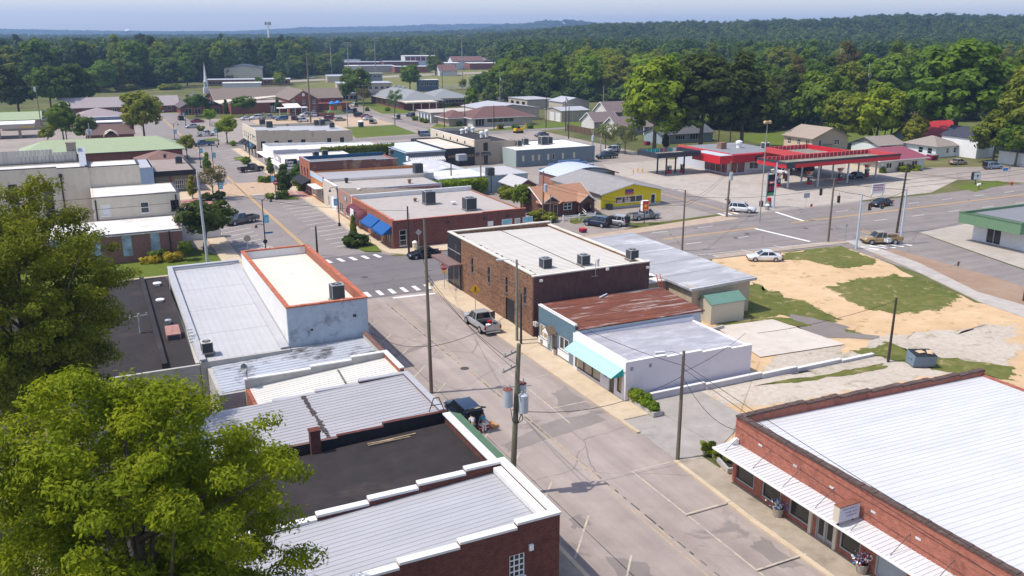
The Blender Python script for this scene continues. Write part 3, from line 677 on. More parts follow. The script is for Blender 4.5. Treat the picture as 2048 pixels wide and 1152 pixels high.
def wood(poly,n,keys,hs,cols,label,group,seed,wide=(.9,1.2),mind=8.):
 r=random.Random(seed);P_=[at(*p)[:2]for p in poly];xs=[p[0]for p in P_];ys=[p[1]for p in P_];got=[]
 def inside(x,y):
  c=False
  for i in range(len(P_)):
   (x1,y1),(x2,y2)=P_[i],P_[i-1]
   if(y1>y)!=(y2>y)and x<(x2-x1)*(y-y1)/(y2-y1)+x1:c=not c
  return c
 tries=0
 while len(got)<n and tries<6000:
  tries+=1
  x,y=r.uniform(min(xs),max(xs)),r.uniform(min(ys),max(ys))
  if inside(x,y)and not(seed==2 and abs((x*.8988-y*.4384)/(x*.4384+y*.8988)+.268)<.02 and y<640)and all((x-a)**2+(y-b)**2>mind*mind for a,b in got):
   got.append((x,y));WOODS.append((P_,seed))if not WOODS or WOODS[-1][1]!=seed else None;k=r.choice(keys)
   tree(k,(x,y,float(height(x,y))),r.uniform(*hs)*(1 if k!='broad' else .85),label,r.choice(cols),group,r.uniform(*wide))
wood([(-60,196),(330,172),(330,152),(-60,156)],34,['tall','tall','tall','pine'],(24,30),['deep','mid','blue','dark','olive'],'tall green tree in the wood behind the church field on the left','wood left of the steeple',1)
wood([(300,168),(600,158),(620,138),(300,142)],30,['tall','tall','tall'],(24,29),['deep','mid','olive','dark'],'tall green tree in the wood behind the steeple','wood behind the steeple',2)
wood([(-40,150),(640,136),(640,124),(-40,132)],34,['tall','pine','tall'],(25,31),['blue','deep','deep','dark'],'dark tree along the far top of the left wood','far edge of the left wood',3,mind=13)
wood([(590,152),(680,148),(690,138),(600,139)],7,['broad','tall'],(15,20),['deep','mid'],'leafy tree beside the low warehouses','trees beside the warehouses',4)
wood([(950,200),(1060,205),(1300,205),(1310,172),(1000,176)],30,['tall','broad'],(18,25),['olive','bright','mid','bright'],'sunlit green tree in the belt above the grey gabled houses','wood above the gabled houses',5)
wood([(1000,168),(1560,186),(1560,150),(1040,140)],40,['tall','tall','broad','pine'],(22,28),['olive','mid','deep','mid'],'green tree in the wood behind the gas station','wood behind the gas station',6,mind=9)
wood([(1540,262),(1700,240),(2060,246),(2060,205),(1560,200)],40,['tall','tall','broad','pine'],(19,27),['olive','mid','deep','mid','dark','brown'],'green tree in the wood behind the beige house','wood behind the beige house',7)
wood([(1560,192),(2060,200),(2060,160),(1560,152)],36,['tall','tall','pine'],(20,27),['mid','deep','olive','blue'],'tree high in the wood on the right slope','wood on the right slope',8,mind=10)
for i,(q,h,k,c)in enumerate((((60,190),20,'tall','deep'),((205,184),18,'broad','mid'),((238,180),19,'tall','olive'),((262,178),17,'broad','deep'),((318,174),21,'tall','mid'),((345,176),19,'broad','deep'),((375,172),20,'tall','mid'),((-10,200),20,'tall','deep'),((425,163),18,'tall','mid'),((470,154),21,'tall','deep'),((505,152),21,'tall','mid'),((600,156),17,'broad','mid'))):
 tree(k,P(*q),h,'tall tree standing forward of the wood beyond the church roofs',c,'trees before the left wood',wide=1.15)
for i,q in enumerate(((245,182),(255,181),(268,180),(330,180),(350,179))):tree('shrub',P(*q),3.2,'low green bush at the edge of the church green','olive','bushes on the church green',wide=1.6)
for i,(q,h)in enumerate((((640,150),16),((662,146),17),((652,158),13),((690,128),18),((745,128),17),((905,128),18),((1010,150),17),((985,132),18),((1000,162),15),((905,146),8),((925,178),6),((1030,188),15),((970,190),13))):
 tree('broad',P(*q),h,'leafy tree among the low buildings beyond the playing field',('mid','olive','deep')[i%3],'trees beyond the playing field')
wood([(1285,268),(1560,266),(1560,205),(1285,205)],16,['tall','broad'],(18,24),['mid','deep','olive'],'green tree between the blue-grey bungalow and the gas station wood','wood behind the blue-grey bungalow',9)
SNAG=surf('dead_wood',(.42,.38,.34),.2,3)
for q,h,l in(((1672,200),24,'bare pale dead tree trunk rising out of the right wood'),((1728,235),20,'bare grey dead tree with broken limbs in front of the right wood')):
 x,y=P(*q);o=thing('dead_tree',l,'tree',(x,y,0));mb=MB()
 mb.tube([(0,0,0),(.3,0,h*.6),(.1,.2,h)],[.5,.35,.1],7)
 o2=mb.build('trunk',SNAG,o);mb=MB()
 for a in range(5):
  z=h*(.55+a*.08);mb.tube([(.2,0,z),(math.cos(a*2.4)*1.6,math.sin(a*2.4)*1.6,z+1.8)],[.16,.04],5)
 mb.build('limb',SNAG,o)
def far_forest():
 fm=foliage('far_foliage',False,[(0,(.022,.046,.014)),(.3,(.042,.080,.018)),(.65,(.076,.118,.022)),(1,(.13,.16,.032))],.15)
 protos=[]
 for i in range(4):
  me=crown('forest_crown',900+i,(6.2+i*.5,6.2,8.2-i*.5),9.5,ncl=46,per=22,leaf=.85,rc=.34,lobes=6,bottom=-.5,taper=.4 if i<3 else .8)
  me.materials.clear();me.materials.append(fm);protos.append(me)
 r=np.random.default_rng(5)
 def pts(d0,d1,sp):
  n=int(.5*R(76)*(d1*d1-d0*d0)/(sp*sp));d=np.sqrt(r.uniform(d0*d0,d1*d1,n));a=R(26)+r.uniform(R(-38),R(38),n)
  return d*np.sin(a),d*np.cos(a)
 def clear(x,y):
  rx,ry=x*math.cos(R(26))-y*math.sin(R(26)),x*math.sin(R(26))+y*math.cos(R(26))
  px=1024+FPX*rx/(ry*.9606+8.3);gy=70+30*1750/np.maximum(ry,1)
  m=ry>640
  m&=~((px>600)&(px<1010)&(ry<980));m&=~((px>980)&(px<1220)&(ry<620))
  m&=~((np.abs(px-541)<36)&(ry<700))
  return m
 X,Y,S=[],[],[]
 for d0,d1,sp,sc in((560,1300,12.5,1.12),(1300,2400,14,1.1),(2400,4200,24,1.7),(4200,8000,46,2.6)):
  x,y=pts(d0,d1,sp);m=clear(x,y);x,y=x[m],y[m]
  X.append(x);Y.append(y);S.append(np.clip(r.lognormal(-.05,.24,len(x)),.55,1.6)*sc)
 n0=sum(map(len,X));q=[]
 for Pw,sd in WOODS:
  xs=[p[0]for p in Pw];ys=[p[1]for p in Pw];A=(max(xs)-min(xs))*(max(ys)-min(ys))
  for x,y in zip(r.uniform(min(xs),max(xs),int(A/34)),r.uniform(min(ys),max(ys),int(A/34))):
   if inside(x,y,Pw):q.append((x,y))
 q=np.array(q);X.append(q[:,0]);Y.append(q[:,1]);S.append(r.uniform(.38,.8,len(q)))
 X,Y,S=map(np.concatenate,(X,Y,S));Z=height(X,Y)-.6
 Sz=np.minimum(S,1.25);Sz[:n0]*=np.where(np.hypot(X[:n0],Y[:n0])<1500,1.22,1.0);Sz[n0:]*=r.uniform(.75,1.2,len(q));Z[n0:]-=1.5
 me=bpy.data.meshes.new('forest');me.vertices.add(len(X));me.vertices.foreach_set('co',np.stack([X,Y,Z],1).astype(np.float32).ravel())
 for nm,v in(('sx',S),('sz',Sz),('rot',r.uniform(0,6.28,len(X)))):
  a=me.attributes.new(nm,'FLOAT','POINT');a.data.foreach_set('value',v.astype(np.float32))
 pi=me.attributes.new('pick','INT','POINT');pi.data.foreach_set('value',r.integers(0,4,len(X)).astype(np.int32))
 o=bpy.data.objects.new('forest',me);C.objects.link(o)
 ng=bpy.data.node_groups.new('scatter_crowns','GeometryNodeTree')
 ng.interface.new_socket('Geometry',in_out='INPUT',socket_type='NodeSocketGeometry');ng.interface.new_socket('Geometry',in_out='OUTPUT',socket_type='NodeSocketGeometry')
 N=ng.nodes;gi=N.new('NodeGroupInput');go=N.new('NodeGroupOutput');jn=N.new('GeometryNodeJoinGeometry')
 def attr(nm,ty='FLOAT'):
  a=N.new('GeometryNodeInputNamedAttribute');a.data_type=ty;a.inputs['Name'].default_value=nm;return a.outputs['Attribute']
 sc=N.new('ShaderNodeCombineXYZ');ng.links.new(attr('sx'),sc.inputs[0]);ng.links.new(attr('sx'),sc.inputs[1]);ng.links.new(attr('sz'),sc.inputs[2])
 ro=N.new('ShaderNodeCombineXYZ');ng.links.new(attr('rot'),ro.inputs[2])
 for i,pm in enumerate(protos):
  po=bpy.data.objects.new('forest_crown',pm)
  oi=N.new('GeometryNodeObjectInfo');oi.inputs['Object'].default_value=po;oi.inputs['As Instance'].default_value=True
  cm=N.new('FunctionNodeCompare');cm.data_type='INT';cm.operation='EQUAL'
  ng.links.new(attr('pick','INT'),cm.inputs[2]);cm.inputs[3].default_value=i
  ip=N.new('GeometryNodeInstanceOnPoints');ng.links.new(gi.outputs[0],ip.inputs['Points']);ng.links.new(cm.outputs[0],ip.inputs['Selection'])
  ng.links.new(oi.outputs['Geometry'],ip.inputs['Instance']);ng.links.new(ro.outputs[0],ip.inputs['Rotation']);ng.links.new(sc.outputs[0],ip.inputs['Scale'])
  ng.links.new(ip.outputs[0],jn.inputs[0])
 ng.links.new(jn.outputs[0],go.inputs[0])
 md=o.modifiers.new('scatter','NODES');md.node_group=ng
 tag(o,'far wooded hills fading blue towards the horizon',None,kind='stuff')
far_forest()
# -------- building kit
def crop(x0,y0,s):return lambda x,y:(x0+x/s,y0+y/s)
def ray(px,py):
 a=at(px,py,0.0);return Vector((a.x,a.y,-CAM_H))
def on_y(px,py,y):
 d=ray(px,py);t=y/d.y;return d.x*t,CAM_H+d.z*t
def on_x(px,py,x):
 d=ray(px,py);t=x/d.x;return d.y*t,CAM_H+d.z*t
GLS=glass('window_glass');GLB=glass('blue_glass',(.05,.09,.13),.12);GLD=glass('dark_glass',(.008,.010,.013),.15)
WHT=surf('white_paint',(.66,.655,.64),.08,2,stain=(.5,.48,.45),st_scale=.8,st_amt=.35)
WHT2=surf('white_trim',(.78,.77,.75),.05,2)
CREAM=surf('cream_paint',(.60,.53,.42),.1,1,stain=(.40,.34,.26),st_scale=.6,st_amt=.5,stretch=(1,1,.35))
DKMET=surf('dark_metal',(.04,.042,.048),.2,3,rough=.5)
GREYMET=surf('galvanised_metal',(.44,.45,.47),.12,2,rough=.45,metal=.4)
BLACK=surf('black_paint',(.02,.021,.025),.3,2,rough=.6)
WOODG=surf('weathered_wood',(.20,.165,.13),.3,3,stretch=(1,1,.2))
PIPE=surf('brown_downpipe',(.045,.035,.03),.2,3)
class Bld:
 def __init__(s,name,label,cat,x0,x1,y0,y1,group=None):
  s.x0,s.y0,s.W,s.D=x0,y0,x1-x0,y1-y0
  s.o=thing(name,label,cat,(x0,y0,0),0,group);s.open={k:[]for k in 'SNLR'}
 def sb(s,mb,side,u0,u1,z0,z1,d0,d1):
  """box on a wall: u along it, d outward from its face"""
  if side=='S':mb.box(u0,u1,-d1,-d0,z0,z1)
  elif side=='N':mb.box(u0,u1,s.D+d0,s.D+d1,z0,z1)
  elif side=='L':mb.box(-d1,-d0,u0,u1,z0,z1)
  else:mb.box(s.W+d0,s.W+d1,u0,u1,z0,z1)
  return mb
 def pix(s,side,p,q):
  """two photo pixels on a wall face -> u0, u1, z0, z1"""
  r=[]
  for a in(p,q):
   if side in 'SN':u,z=on_y(a[0],a[1],s.y0+(0 if side=='S' else s.D));r.append((u-s.x0,z))
   else:u,z=on_x(a[0],a[1],s.x0+(0 if side=='L' else s.W));r.append((u-s.y0,z))
  return min(r[0][0],r[1][0]),max(r[0][0],r[1][0]),min(r[0][1],r[1][1]),max(r[0][1],r[1][1])
 def part(s,name,mb,mat,parent=None,label=None,bevel=0):
  o=mb.build(name,mat,parent or s.o,bevel)
  if label:o['label']=label
  return o
 def window(s,side,u0,u1,z0,z1,nx=1,nz=2,frame=None,gl=None,sill=None,fw=.07,rec=.1,name='window',label=None):
  s.open[side].append((u0,u1,z0,z1));f=MB()
  for i in range(nx+1):
   c=u0+(u1-u0)*i/nx;a=min(max(c-fw/2,u0),u1-fw);s.sb(f,side,a,a+fw,z0,z1,-rec,-rec+.07)
  for i in range(nz+1):
   c=z0+(z1-z0)*i/nz;a=min(max(c-fw/2,z0),z1-fw);s.sb(f,side,u0+fw*.5,u1-fw*.5,a,a+fw,-rec+.004,-rec+.066)
  if sill:s.sb(f,side,u0-.08,u1+.08,z0-.12,z0,-.02,.07)
  o=s.part(name,f,frame or WHT2,label=label)
  g=MB();s.sb(g,side,u0,u1,z0,z1,-rec-.06,-rec-.02);s.part('pane',g,gl or GLS,o)
  return o
 def door(s,side,u0,u1,z1,mat=None,frame=None,glazed=False,z0=.12,label=None):
  s.open[side].append((u0,u1,z0,z1));f=MB()
  s.sb(f,side,u0+.06,u1-.06,z0,z1-.06,-.16,-.1);o=s.part('door',f,mat or WHT2,label=label)
  g=MB();s.sb(g,side,u0,u0+.06,z0,z1,-.14,-.02);s.sb(g,side,u1-.06,u1,z0,z1,-.14,-.02);s.sb(g,side,u0+.06,u1-.06,z1-.06,z1,-.14,-.02)
  s.part('frame',g,frame or WHT2,o)
  if glazed:g=MB();s.sb(g,side,u0+.16,u1-.16,z0+.25,z1-.2,-.099,-.09);s.part('pane',g,GLD,o)
  return o
 def walls(s,mat,h,tops={},t=.3,mats={},cope=None,cope_t=.09,cope_sides='SNLR',cope_w=.05):
  groups={}
  for side in 'SNLR':
   L0,L1=(0,s.W)if side in 'SN' else(t,s.D-t)
   st=tops.get(side)or[(L0,L1,h)]
   us=sorted({L0,L1}|{min(max(u,L0),L1)for a in st for u in a[:2]}|{min(max(u,L0),L1)for a in s.open[side]for u in a[:2]})
   mb=groups.setdefault(side if mats else mat.name,(MB(),mats.get(side)or mat))[0]
   for a,b in zip(us,us[1:]):
    if b-a<1e-4:continue
    m=(a+b)/2;top=next((x[2]for x in st if x[0]<=m<=x[1]),st[-1][2])
    hs=sorted((o_[2],o_[3])for o_ in s.open[side]if o_[0]<=m<=o_[1]);z=0.
    for z0,z1 in hs:
     if z0>z:s.sb(mb,side,a,b,z,min(z0,top),-t,0)
     z=max(z,z1)
    if z<top:s.sb(mb,side,a,b,z,top,-t,0)
  for mb,m in groups.values():s.part('wall',mb,m)
  rm=MB();n=0
  for side in 'SNLR':
   for a in s.open[side]:s.sb(rm,side,a[0]-.02,a[1]+.02,a[2]-.02,a[3]+.02,-t-.12,-t-.06);n+=1
  if n:s.part('opening_backing',rm,BLACK)  # black panel behind every window and door opening
  if cope:
   mb=MB();k=0
   for side in cope_sides:
    L0,L1=(-cope_w,s.W+cope_w)if side in 'SN' else(t+cope_w,s.D-t-cope_w)
    st=tops.get(side)or[(L0,L1,h)]
    for i,(a,b,z)in enumerate(sorted(st)):
     a=L0 if i==0 else a;b=L1 if i==len(st)-1 else b
     k+=1;s.sb(mb,side,max(a,L0),min(b,L1),z+.0011*k,z+cope_t+.0013*k,-t-cope_w,cope_w)
   s.part('coping',mb,cope)
 def roof(s,z,mat,slope=0.,axis=None,pitch=.6,inset=.3,rib=.05,rw=.09,z_y=0.,name='roof'):
  """flat or gently sloping sheet; slope = rise along X, z_y = rise along Y; axis = direction the ribs run"""
  x0,x1,y0,y1=inset,s.W-inset,inset,s.D-inset
  zf=lambda x,y:z+slope*x/s.W+z_y*y/s.D
  mb=MB();mb.slab([(x0,y0,zf(x0,y0)),(x1,y0,zf(x1,y0)),(x1,y1,zf(x1,y1)),(x0,y1,zf(x0,y1))],.15)
  if axis:
   lo,hi=(y0,y1)if axis=='x' else(x0,x1);n=int((hi-lo)/pitch)
   for i in range(n+1):
    c=lo+(hi-lo)*(i+.5)/(n+1)
    if axis=='x':q=[(x0,c-rw/2),(x1,c-rw/2),(x1,c+rw/2),(x0,c+rw/2)]
    else:q=[(c-rw/2,y0),(c+rw/2,y0),(c+rw/2,y1),(c-rw/2,y1)]
    mb.slab([(a,b,zf(a,b)+rib)for a,b in q],rib-.002)
  return s.part(name,mb,mat)
 def gable(s,eave,ridge,mat,wmat,axis='x',oh=.5,th=.15,mats={},shift=.5,fascia=None):
  """pitched roof with its ridge along axis; the walls carry the gable triangles"""
  W,D=s.W,s.D;mb=MB();k=(ridge-eave)
  if axis=='x':
   m=D*shift;e0=eave-k*oh/m;e1=eave-k*oh/(D-m)
   mb.slab([(-oh,-oh,e0),(W+oh,-oh,e0),(W+oh,m,ridge),(-oh,m,ridge)],th);mb.slab([(-oh,m,ridge),(W+oh,m,ridge),(W+oh,D+oh,e1),(-oh,D+oh,e1)],th)
  else:
   m=W*shift;e0=eave-k*oh/m;e1=eave-k*oh/(W-m)
   mb.slab([(-oh,D+oh,e0),(-oh,-oh,e0),(m,-oh,ridge),(m,D+oh,ridge)],th);mb.slab([(m,D+oh,ridge),(m,-oh,ridge),(W+oh,-oh,e1),(W+oh,D+oh,e1)],th)
  s.part('roof',mb,mat)
  z=eave-.02;g=MB()
  if axis=='x':
   for x in(0,W-.2):g._a([(x,.05,z),(x,D-.05,z),(x,m,ridge-th-.04),(x+.2,.05,z),(x+.2,D-.05,z),(x+.2,m,ridge-th-.04)],[(0,1,2),(5,4,3),(0,3,4,1),(1,4,5,2),(2,5,3,0)])
  else:
   for y in(0,D-.2):g._a([(.05,y,z),(W-.05,y,z),(m,y,ridge-th-.04),(.05,y+.2,z),(W-.05,y+.2,z),(m,y+.2,ridge-th-.04)],[(0,1,2),(5,4,3),(0,3,4,1),(1,4,5,2),(2,5,3,0)])
  s.part('gable_wall',g,mats.get('gable',wmat))
  if fascia:
   f=MB()
   if axis=='x':
    for x in(-oh-.03,W+oh):f.slab([(x,-oh,e0+.03),(x+.03,-oh,e0+.03),(x+.03,m,ridge+.03),(x,m,ridge+.03)],.24);f.slab([(x,m,ridge+.03),(x+.03,m,ridge+.03),(x+.03,D+oh,e1+.03),(x,D+oh,e1+.03)],.24)
   else:
    for y in(-oh-.03,D+oh):f.slab([(-oh,y+.03,e0+.03),(-oh,y,e0+.03),(m,y,ridge+.03),(m,y+.03,ridge+.03)],.24);f.slab([(m,y+.03,ridge+.03),(m,y,ridge+.03),(W+oh,y,e1+.03),(W+oh,y+.03,e1+.03)],.24)
   s.part('fascia',f,fascia)
 def hip(s,eave,ridge,mat,oh=.6,inset=None,fascia=None):
  W,D=s.W,s.D;mb=MB();a,b,c,d=(-oh,-oh,eave),(W+oh,-oh,eave),(W+oh,D+oh,eave),(-oh,D+oh,eave)
  k=inset if inset is not None else min(W,D)/2
  if W>=D:r0,r1=(k,D/2,ridge),(W-k,D/2,ridge);mb._a([a,b,c,d,r0,r1],[(0,1,5,4),(1,2,5),(2,3,4,5),(3,0,4),(3,2,1,0)])
  else:r0,r1=(W/2,k,ridge),(W/2,D-k,ridge);mb._a([a,b,c,d,r0,r1],[(0,1,4),(1,2,5,4),(2,3,5),(3,0,4,5),(3,2,1,0)])
  s.part('roof',mb,mat)
  if fascia:
   f=MB();t=.04
   for q in((-oh-t,W+oh+t,-oh-t,-oh),(-oh-t,W+oh+t,D+oh,D+oh+t),(-oh-t,-oh,-oh,D+oh),(W+oh,W+oh+t,-oh,D+oh)):f.box(*q,eave-.2,eave+.02)
   s.part('fascia',f,fascia)
 def row(s,side,n,w,z0,z1,u0,u1,**k):
  for i in range(n):
   c=u0+(u1-u0)*(i+.5)/n;s.window(side,c-w/2,c+w/2,z0,z1,**k)
 def awning(s,side,u0,u1,ztop,zlow,out,mat,name='awning',ends=True,val=.0):
  mb=MB();t=.03
  def pt(u,d,z):return{'S':(u,-d,z),'N':(u,s.D+d,z),'L':(-d,u,z),'R':(s.W+d,u,z)}[side]
  mb.slab([pt(u0,.02,ztop),pt(u1,.02,ztop),pt(u1,out,zlow),pt(u0,out,zlow)],t)
  if val:mb._a([pt(u0,out,zlow),pt(u1,out,zlow),pt(u1,out,zlow-val),pt(u0,out,zlow-val),pt(u0,out-.02,zlow),pt(u1,out-.02,zlow),pt(u1,out-.02,zlow-val),pt(u0,out-.02,zlow-val)],[(0,1,2,3),(7,6,5,4),(3,2,6,7)])
  if ends:
   for u,v in((u0,u0+.02),(u1-.02,u1)):
    mb._a([pt(u,.02,ztop-.02),pt(u,out,zlow-.02),pt(u,.02,zlow-.02),pt(v,.02,ztop-.02),pt(v,out,zlow-.02),pt(v,.02,zlow-.02)],[(0,1,2),(5,4,3),(0,3,4,1),(1,4,5,2),(2,5,3,0)])
  return s.part(name,mb,mat)
ACG=surf('condenser_grey',(.30,.31,.32),.15,3,rough=.6);ACD=surf('condenser_louvre',(.06,.065,.07),.3,6);ACW=surf('condenser_cream',(.55,.52,.46),.12,3,stain=(.3,.2,.12))
def ac_unit(p,s_,label,mat=None,h=None,rz=0.):
 o=thing('air_conditioner',label,'air conditioner',p,rz);h=h or s_*1.05;a=s_/2
 mb=MB();mb.box(-a,a,-a,a,.10,.16)
 for x in(-a,a-.06):
  for y in(-a,a-.06):mb.box(x,x+.06,y,y+.06,.16,h)
 mb.box(-a,a,-a,a,h,h+.07);o1=mb.build('cabinet',mat or ACG,o)
 mb=MB();mb.box(-a+.03,a-.03,-a+.03,a-.03,.16,h-.002)
 for i in range(5):
  z=.2+(h-.3)*i/5;mb.box(-a+.015,a-.015,-a+.015,a-.015,z,z+.05)
 mb.build('louvre',ACD,o)
 mb=MB();mb.cyl((0,0),a*.78,h+.07,h+.10,18);f=mb.build('fan_grille',ACD,o)
 mb=MB();mb.cyl((0,0),a*.2,h+.10,h+.13,10)
 for k in range(6):mb.obox((math.cos(k*1.047)*a*.4,math.sin(k*1.047)*a*.4,h+.112),(a*.8,.03,.012),k*1.047)
 mb.build('fan_hub',ACG,f)
 mb=MB();mb.box(-a-.1,a+.1,-a-.1,a+.1,0,.10);mb.build('pad',WOODG,o)
 return o
def roof_vent(p,r,h,label,mat=None,cap=True):
 o=thing('roof_vent',label,'roof vent',p);mb=MB();mb.smooth=False
 mb.cyl((0,0),r*.7,0,h*.6,12);mb.build('pipe',mat or GREYMET,o)
 if cap:mb=MB();mb.cyl((0,0),r,h*.6,h*.85,12);mb.cyl((0,0),r,h*.85,h,12,r*.3);mb.build('cowl',mat or GREYMET,o)
 return o
 # -------- materials of the near buildings
BR_DARK=brick('dark_red_brick',(.115,.035,.028),(.155,.05,.038),(.16,.10,.085),dirt=(.03,.018,.018),dirt_amt=.45)
BR_RED=brick('orange_red_brick',(.29,.085,.058),(.39,.125,.085),(.42,.24,.17),dirt=(.07,.03,.025),dirt_amt=.5)
BR_BROWN=brick('mottled_brown_brick',(.13,.066,.04),(.30,.155,.088),(.26,.17,.115),dirt=(.06,.035,.03),dirt_amt=.4,sc=1.5,mott=.35)
BR_SHOP=brick('shop_brick',(.30,.10,.06),(.38,.13,.08),(.30,.17,.12),dirt=(.09,.035,.03),dirt_amt=.35)
BR_ORANGE=brick('bright_orange_brick',(.44,.17,.06),(.55,.22,.08),(.45,.25,.12),dirt_amt=.15)
BR_TAN=brick('tan_brick',(.36,.27,.2),(.45,.33,.25),(.4,.33,.27),dirt_amt=.25)
BR_CHURCH=brick('church_brick',(.15,.055,.042),(.20,.075,.055),(.2,.13,.1),dirt_amt=.25)
METAL_LT=surf('light_grey_sheet',(.42,.42,.44),.10,.9,rough=.6,metal=.15,stain=(.36,.36,.37),st_scale=.25,st_amt=.5,stretch=(.25,1,1))
METAL_MID=surf('mid_grey_sheet',(.36,.35,.365),.10,.9,rough=.65,stain=(.28,.27,.28),st_scale=.25,st_amt=.6,stretch=(.25,1,1))
METAL_WH=surf('white_coated_sheet',(.58,.58,.59),.09,.9,rough=.5,stain=(.50,.505,.51),st_scale=.5,st_amt=.7,stretch=(.25,1,1))
METAL_CR=surf('chalky_white_sheet',(.62,.60,.55),.10,.9,rough=.7,stain=(.42,.39,.34),st_scale=.35,st_amt=.6,stretch=(.2,1,1))
METAL_TAN=surf('pale_tan_sheet',(.60,.565,.51),.08,.7,rough=.75,stain=(.50,.45,.37),st_scale=.3,st_amt=.6,stretch=(.12,1,1))
SILVER=surf('silver_painted_roof',(.50,.52,.56),.10,.9,rough=.45,metal=.25,stain=(.055,.045,.045),st_scale=.34,st_amt=.95,st_cut=.53)
TAR=surf('black_tar_roof',(.030,.025,.025),.3,.8,stain=(.06,.045,.04),st_scale=.2,st_amt=.8,bump=.15)
TANROOF=surf('tan_membrane_roof',(.64,.59,.51),.07,.8,stain=(.42,.34,.24),st_scale=.3,st_amt=.55,st_cut=.6,seams=(1,2.2,.05,.25))
GREYROOF=surf('grey_gravel_roof',(.40,.36,.33),.12,1.2,stain=(.30,.27,.25),st_scale=.3,st_amt=.6)
WHITEROOF=surf('white_membrane_roof',(.62,.605,.58),.08,.8,stain=(.44,.39,.34),st_scale=.4,st_amt=.75,st_cut=.53)
PATCHROOF=surf('patched_aluminium_roof',(.40,.39,.41),.2,.9,rough=.55,metal=.15,stretch=(.5,1.6,1),stain=(.58,.58,.60),st_scale=.7,st_amt=.7,st_cut=.5)
RUST=surf('rusted_sheet_roof',(.165,.055,.032),.55,2.2,stretch=(.14,1.6,1),stain=(.52,.46,.43),st_scale=1.5,st_amt=.9,st_cut=.55,rough=.8)
TILE=surf('orange_coping_tile',(.44,.13,.07),.25,2.5,stain=(.62,.45,.35),st_scale=1.2,st_amt=.6)
DKTILE=surf('dark_coping_tile',(.10,.065,.055),.35,3,stain=(.22,.18,.16),st_scale=1.5,st_amt=.6)
PEEL=surf('peeling_paint_shade_blue',(.42,.47,.53),.12,1.4,stain=(.19,.21,.25),st_scale=.7,st_amt=.85,st_cut=.53)  # bluish base puts the side's shade into the colour; dark stains are peeling
LIMEW=surf('lime_white_block',(.70,.69,.67),.06,1.2,stain=(.45,.44,.43),st_scale=.6,st_amt=.5)
MAROONW=surf('weathered_maroon_shade_tone',(.125,.06,.055),.35,1.5,stain=(.20,.14,.145),st_scale=.55,st_amt=.6,st_cut=.56,stretch=(1,1,.45))  # maroon darkened to hold the shaded side's tone; the stains are weathering
BLUESIDE=surf('slate_blue_siding',(.16,.225,.265),.1,1.5,seams=(2,.22,.025,.6))
CORRW=surf('pale_blue_corrugated_wall',(.55,.60,.66),.06,2,seams=(0,.25,.05,.35))
LAVW=surf('whitewashed_wall',(.68,.65,.68),.05,.9,stain=(.52,.56,.64),st_scale=.4,st_amt=.55,st_cut=.58)
TEAL=surf('turquoise_canvas',(.34,.62,.55),.05,2,rough=.7);TEALD=surf('deep_turquoise_canvas',(.03,.33,.33),.1,2)
NAVY=surf('blue_canvas',(.008,.085,.28),.12,1.5,rough=.7);MAROON=surf('maroon_canvas',(.13,.03,.045),.15,2,rough=.7)
GREENM=surf('green_metal',(.10,.19,.10),.12,2,rough=.5)
CONCB=surf('grey_concrete_block',(.42,.40,.37),.15,1.5,stain=(.28,.26,.24),st_scale=.6,st_amt=.5)
def steps(L,z0,z1,n,rev=False):
 """parapet steps going down from z1 at the far end to z0 at the start"""
 return[(L*i/n,L*(i+1)/n,z0+(z1-z0)*(i+.5)/n)for i in range(n)]
 # ------ left row, fronts at x = 21
b=Bld('brick_storefront','dark red brick building with white stepped parapets and grey ribbed roof, bottom centre','building',-4,20.9,36.9,44.0)
b.window('S',*b.pix('S',(1019,1113),(1049,1150)),nx=3,nz=4,sill=True,fw=.05)
v=MB();b.sb(v,'S',23.0,23.25,3.25,3.6,.0,.12);b.part('wall_lamp',v,WHT2)
b.walls(BR_DARK,4.9,{'S':[(0,12.4,3.95),(12.4,15.7,4.2),(15.7,19.0,4.45),(19.0,22.3,4.7),(22.3,24.9,4.95)],'N':[(0,13.2,3.95),(13.2,16.2,4.2),(16.2,19.2,4.45),(19.2,22.2,4.7),(22.2,24.9,4.95)],'R':[(.3,6.8,4.95)],'L':[(.3,6.8,3.6)]},cope=WHT,cope_t=.14,cope_w=.06,t=.38)
b.roof(3.35,METAL_LT,slope=1.15,axis='x',pitch=.42,inset=.38,rib=.018,rw=.04)
m=MB();b.sb(m,'R',.5,6.6,4.55,4.85,-.95,-.42);b.part('flashing',m,WHT)
b=Bld('tar_roof_storefront','low store with a black tar roof and green mansard between two grey-roofed stores','building',-3,20.9,44.03,53.3)
b.walls(BR_DARK,3.5,{'S':[(0,23.9,3.3)],'N':[(0,23.9,3.2)],'R':[(.3,8.97,4.4)],'L':[(.3,8.97,3.0)]})
b.roof(2.95,TAR,slope=.75)
m=MB();b.sb(m,'R',.32,8.95,4.4,4.5,-.5,.06);b.part('coping',m,WHT)
m=MB();m.slab([(23.98,0,4.40),(24.9,0,4.05),(24.9,9.27,4.05),(23.98,9.27,4.40)],.12);b.part('mansard',m,GREENM)
o=MB();o.obox((19.6,8.3,3.66),(3.2,.08,.04),.05);o.obox((19.2,8.05,3.66),(3.0,.06,.04),.02);o.obox((18.6,8.2,3.68),(1.8,.06,.04),-.06)
tag(o.build('scrap_timber',surf('raw_timber',(.45,.33,.2),.3,3)),'pale broken timber strips lying on the black tar roof beside the dark parapet','timber').location=(-3,44.03,0)
b=Bld('grey_roof_storefront','store with grey ribbed roof and brick chimney between black and white roofs','building',-2,20.9,53.33,62.2)
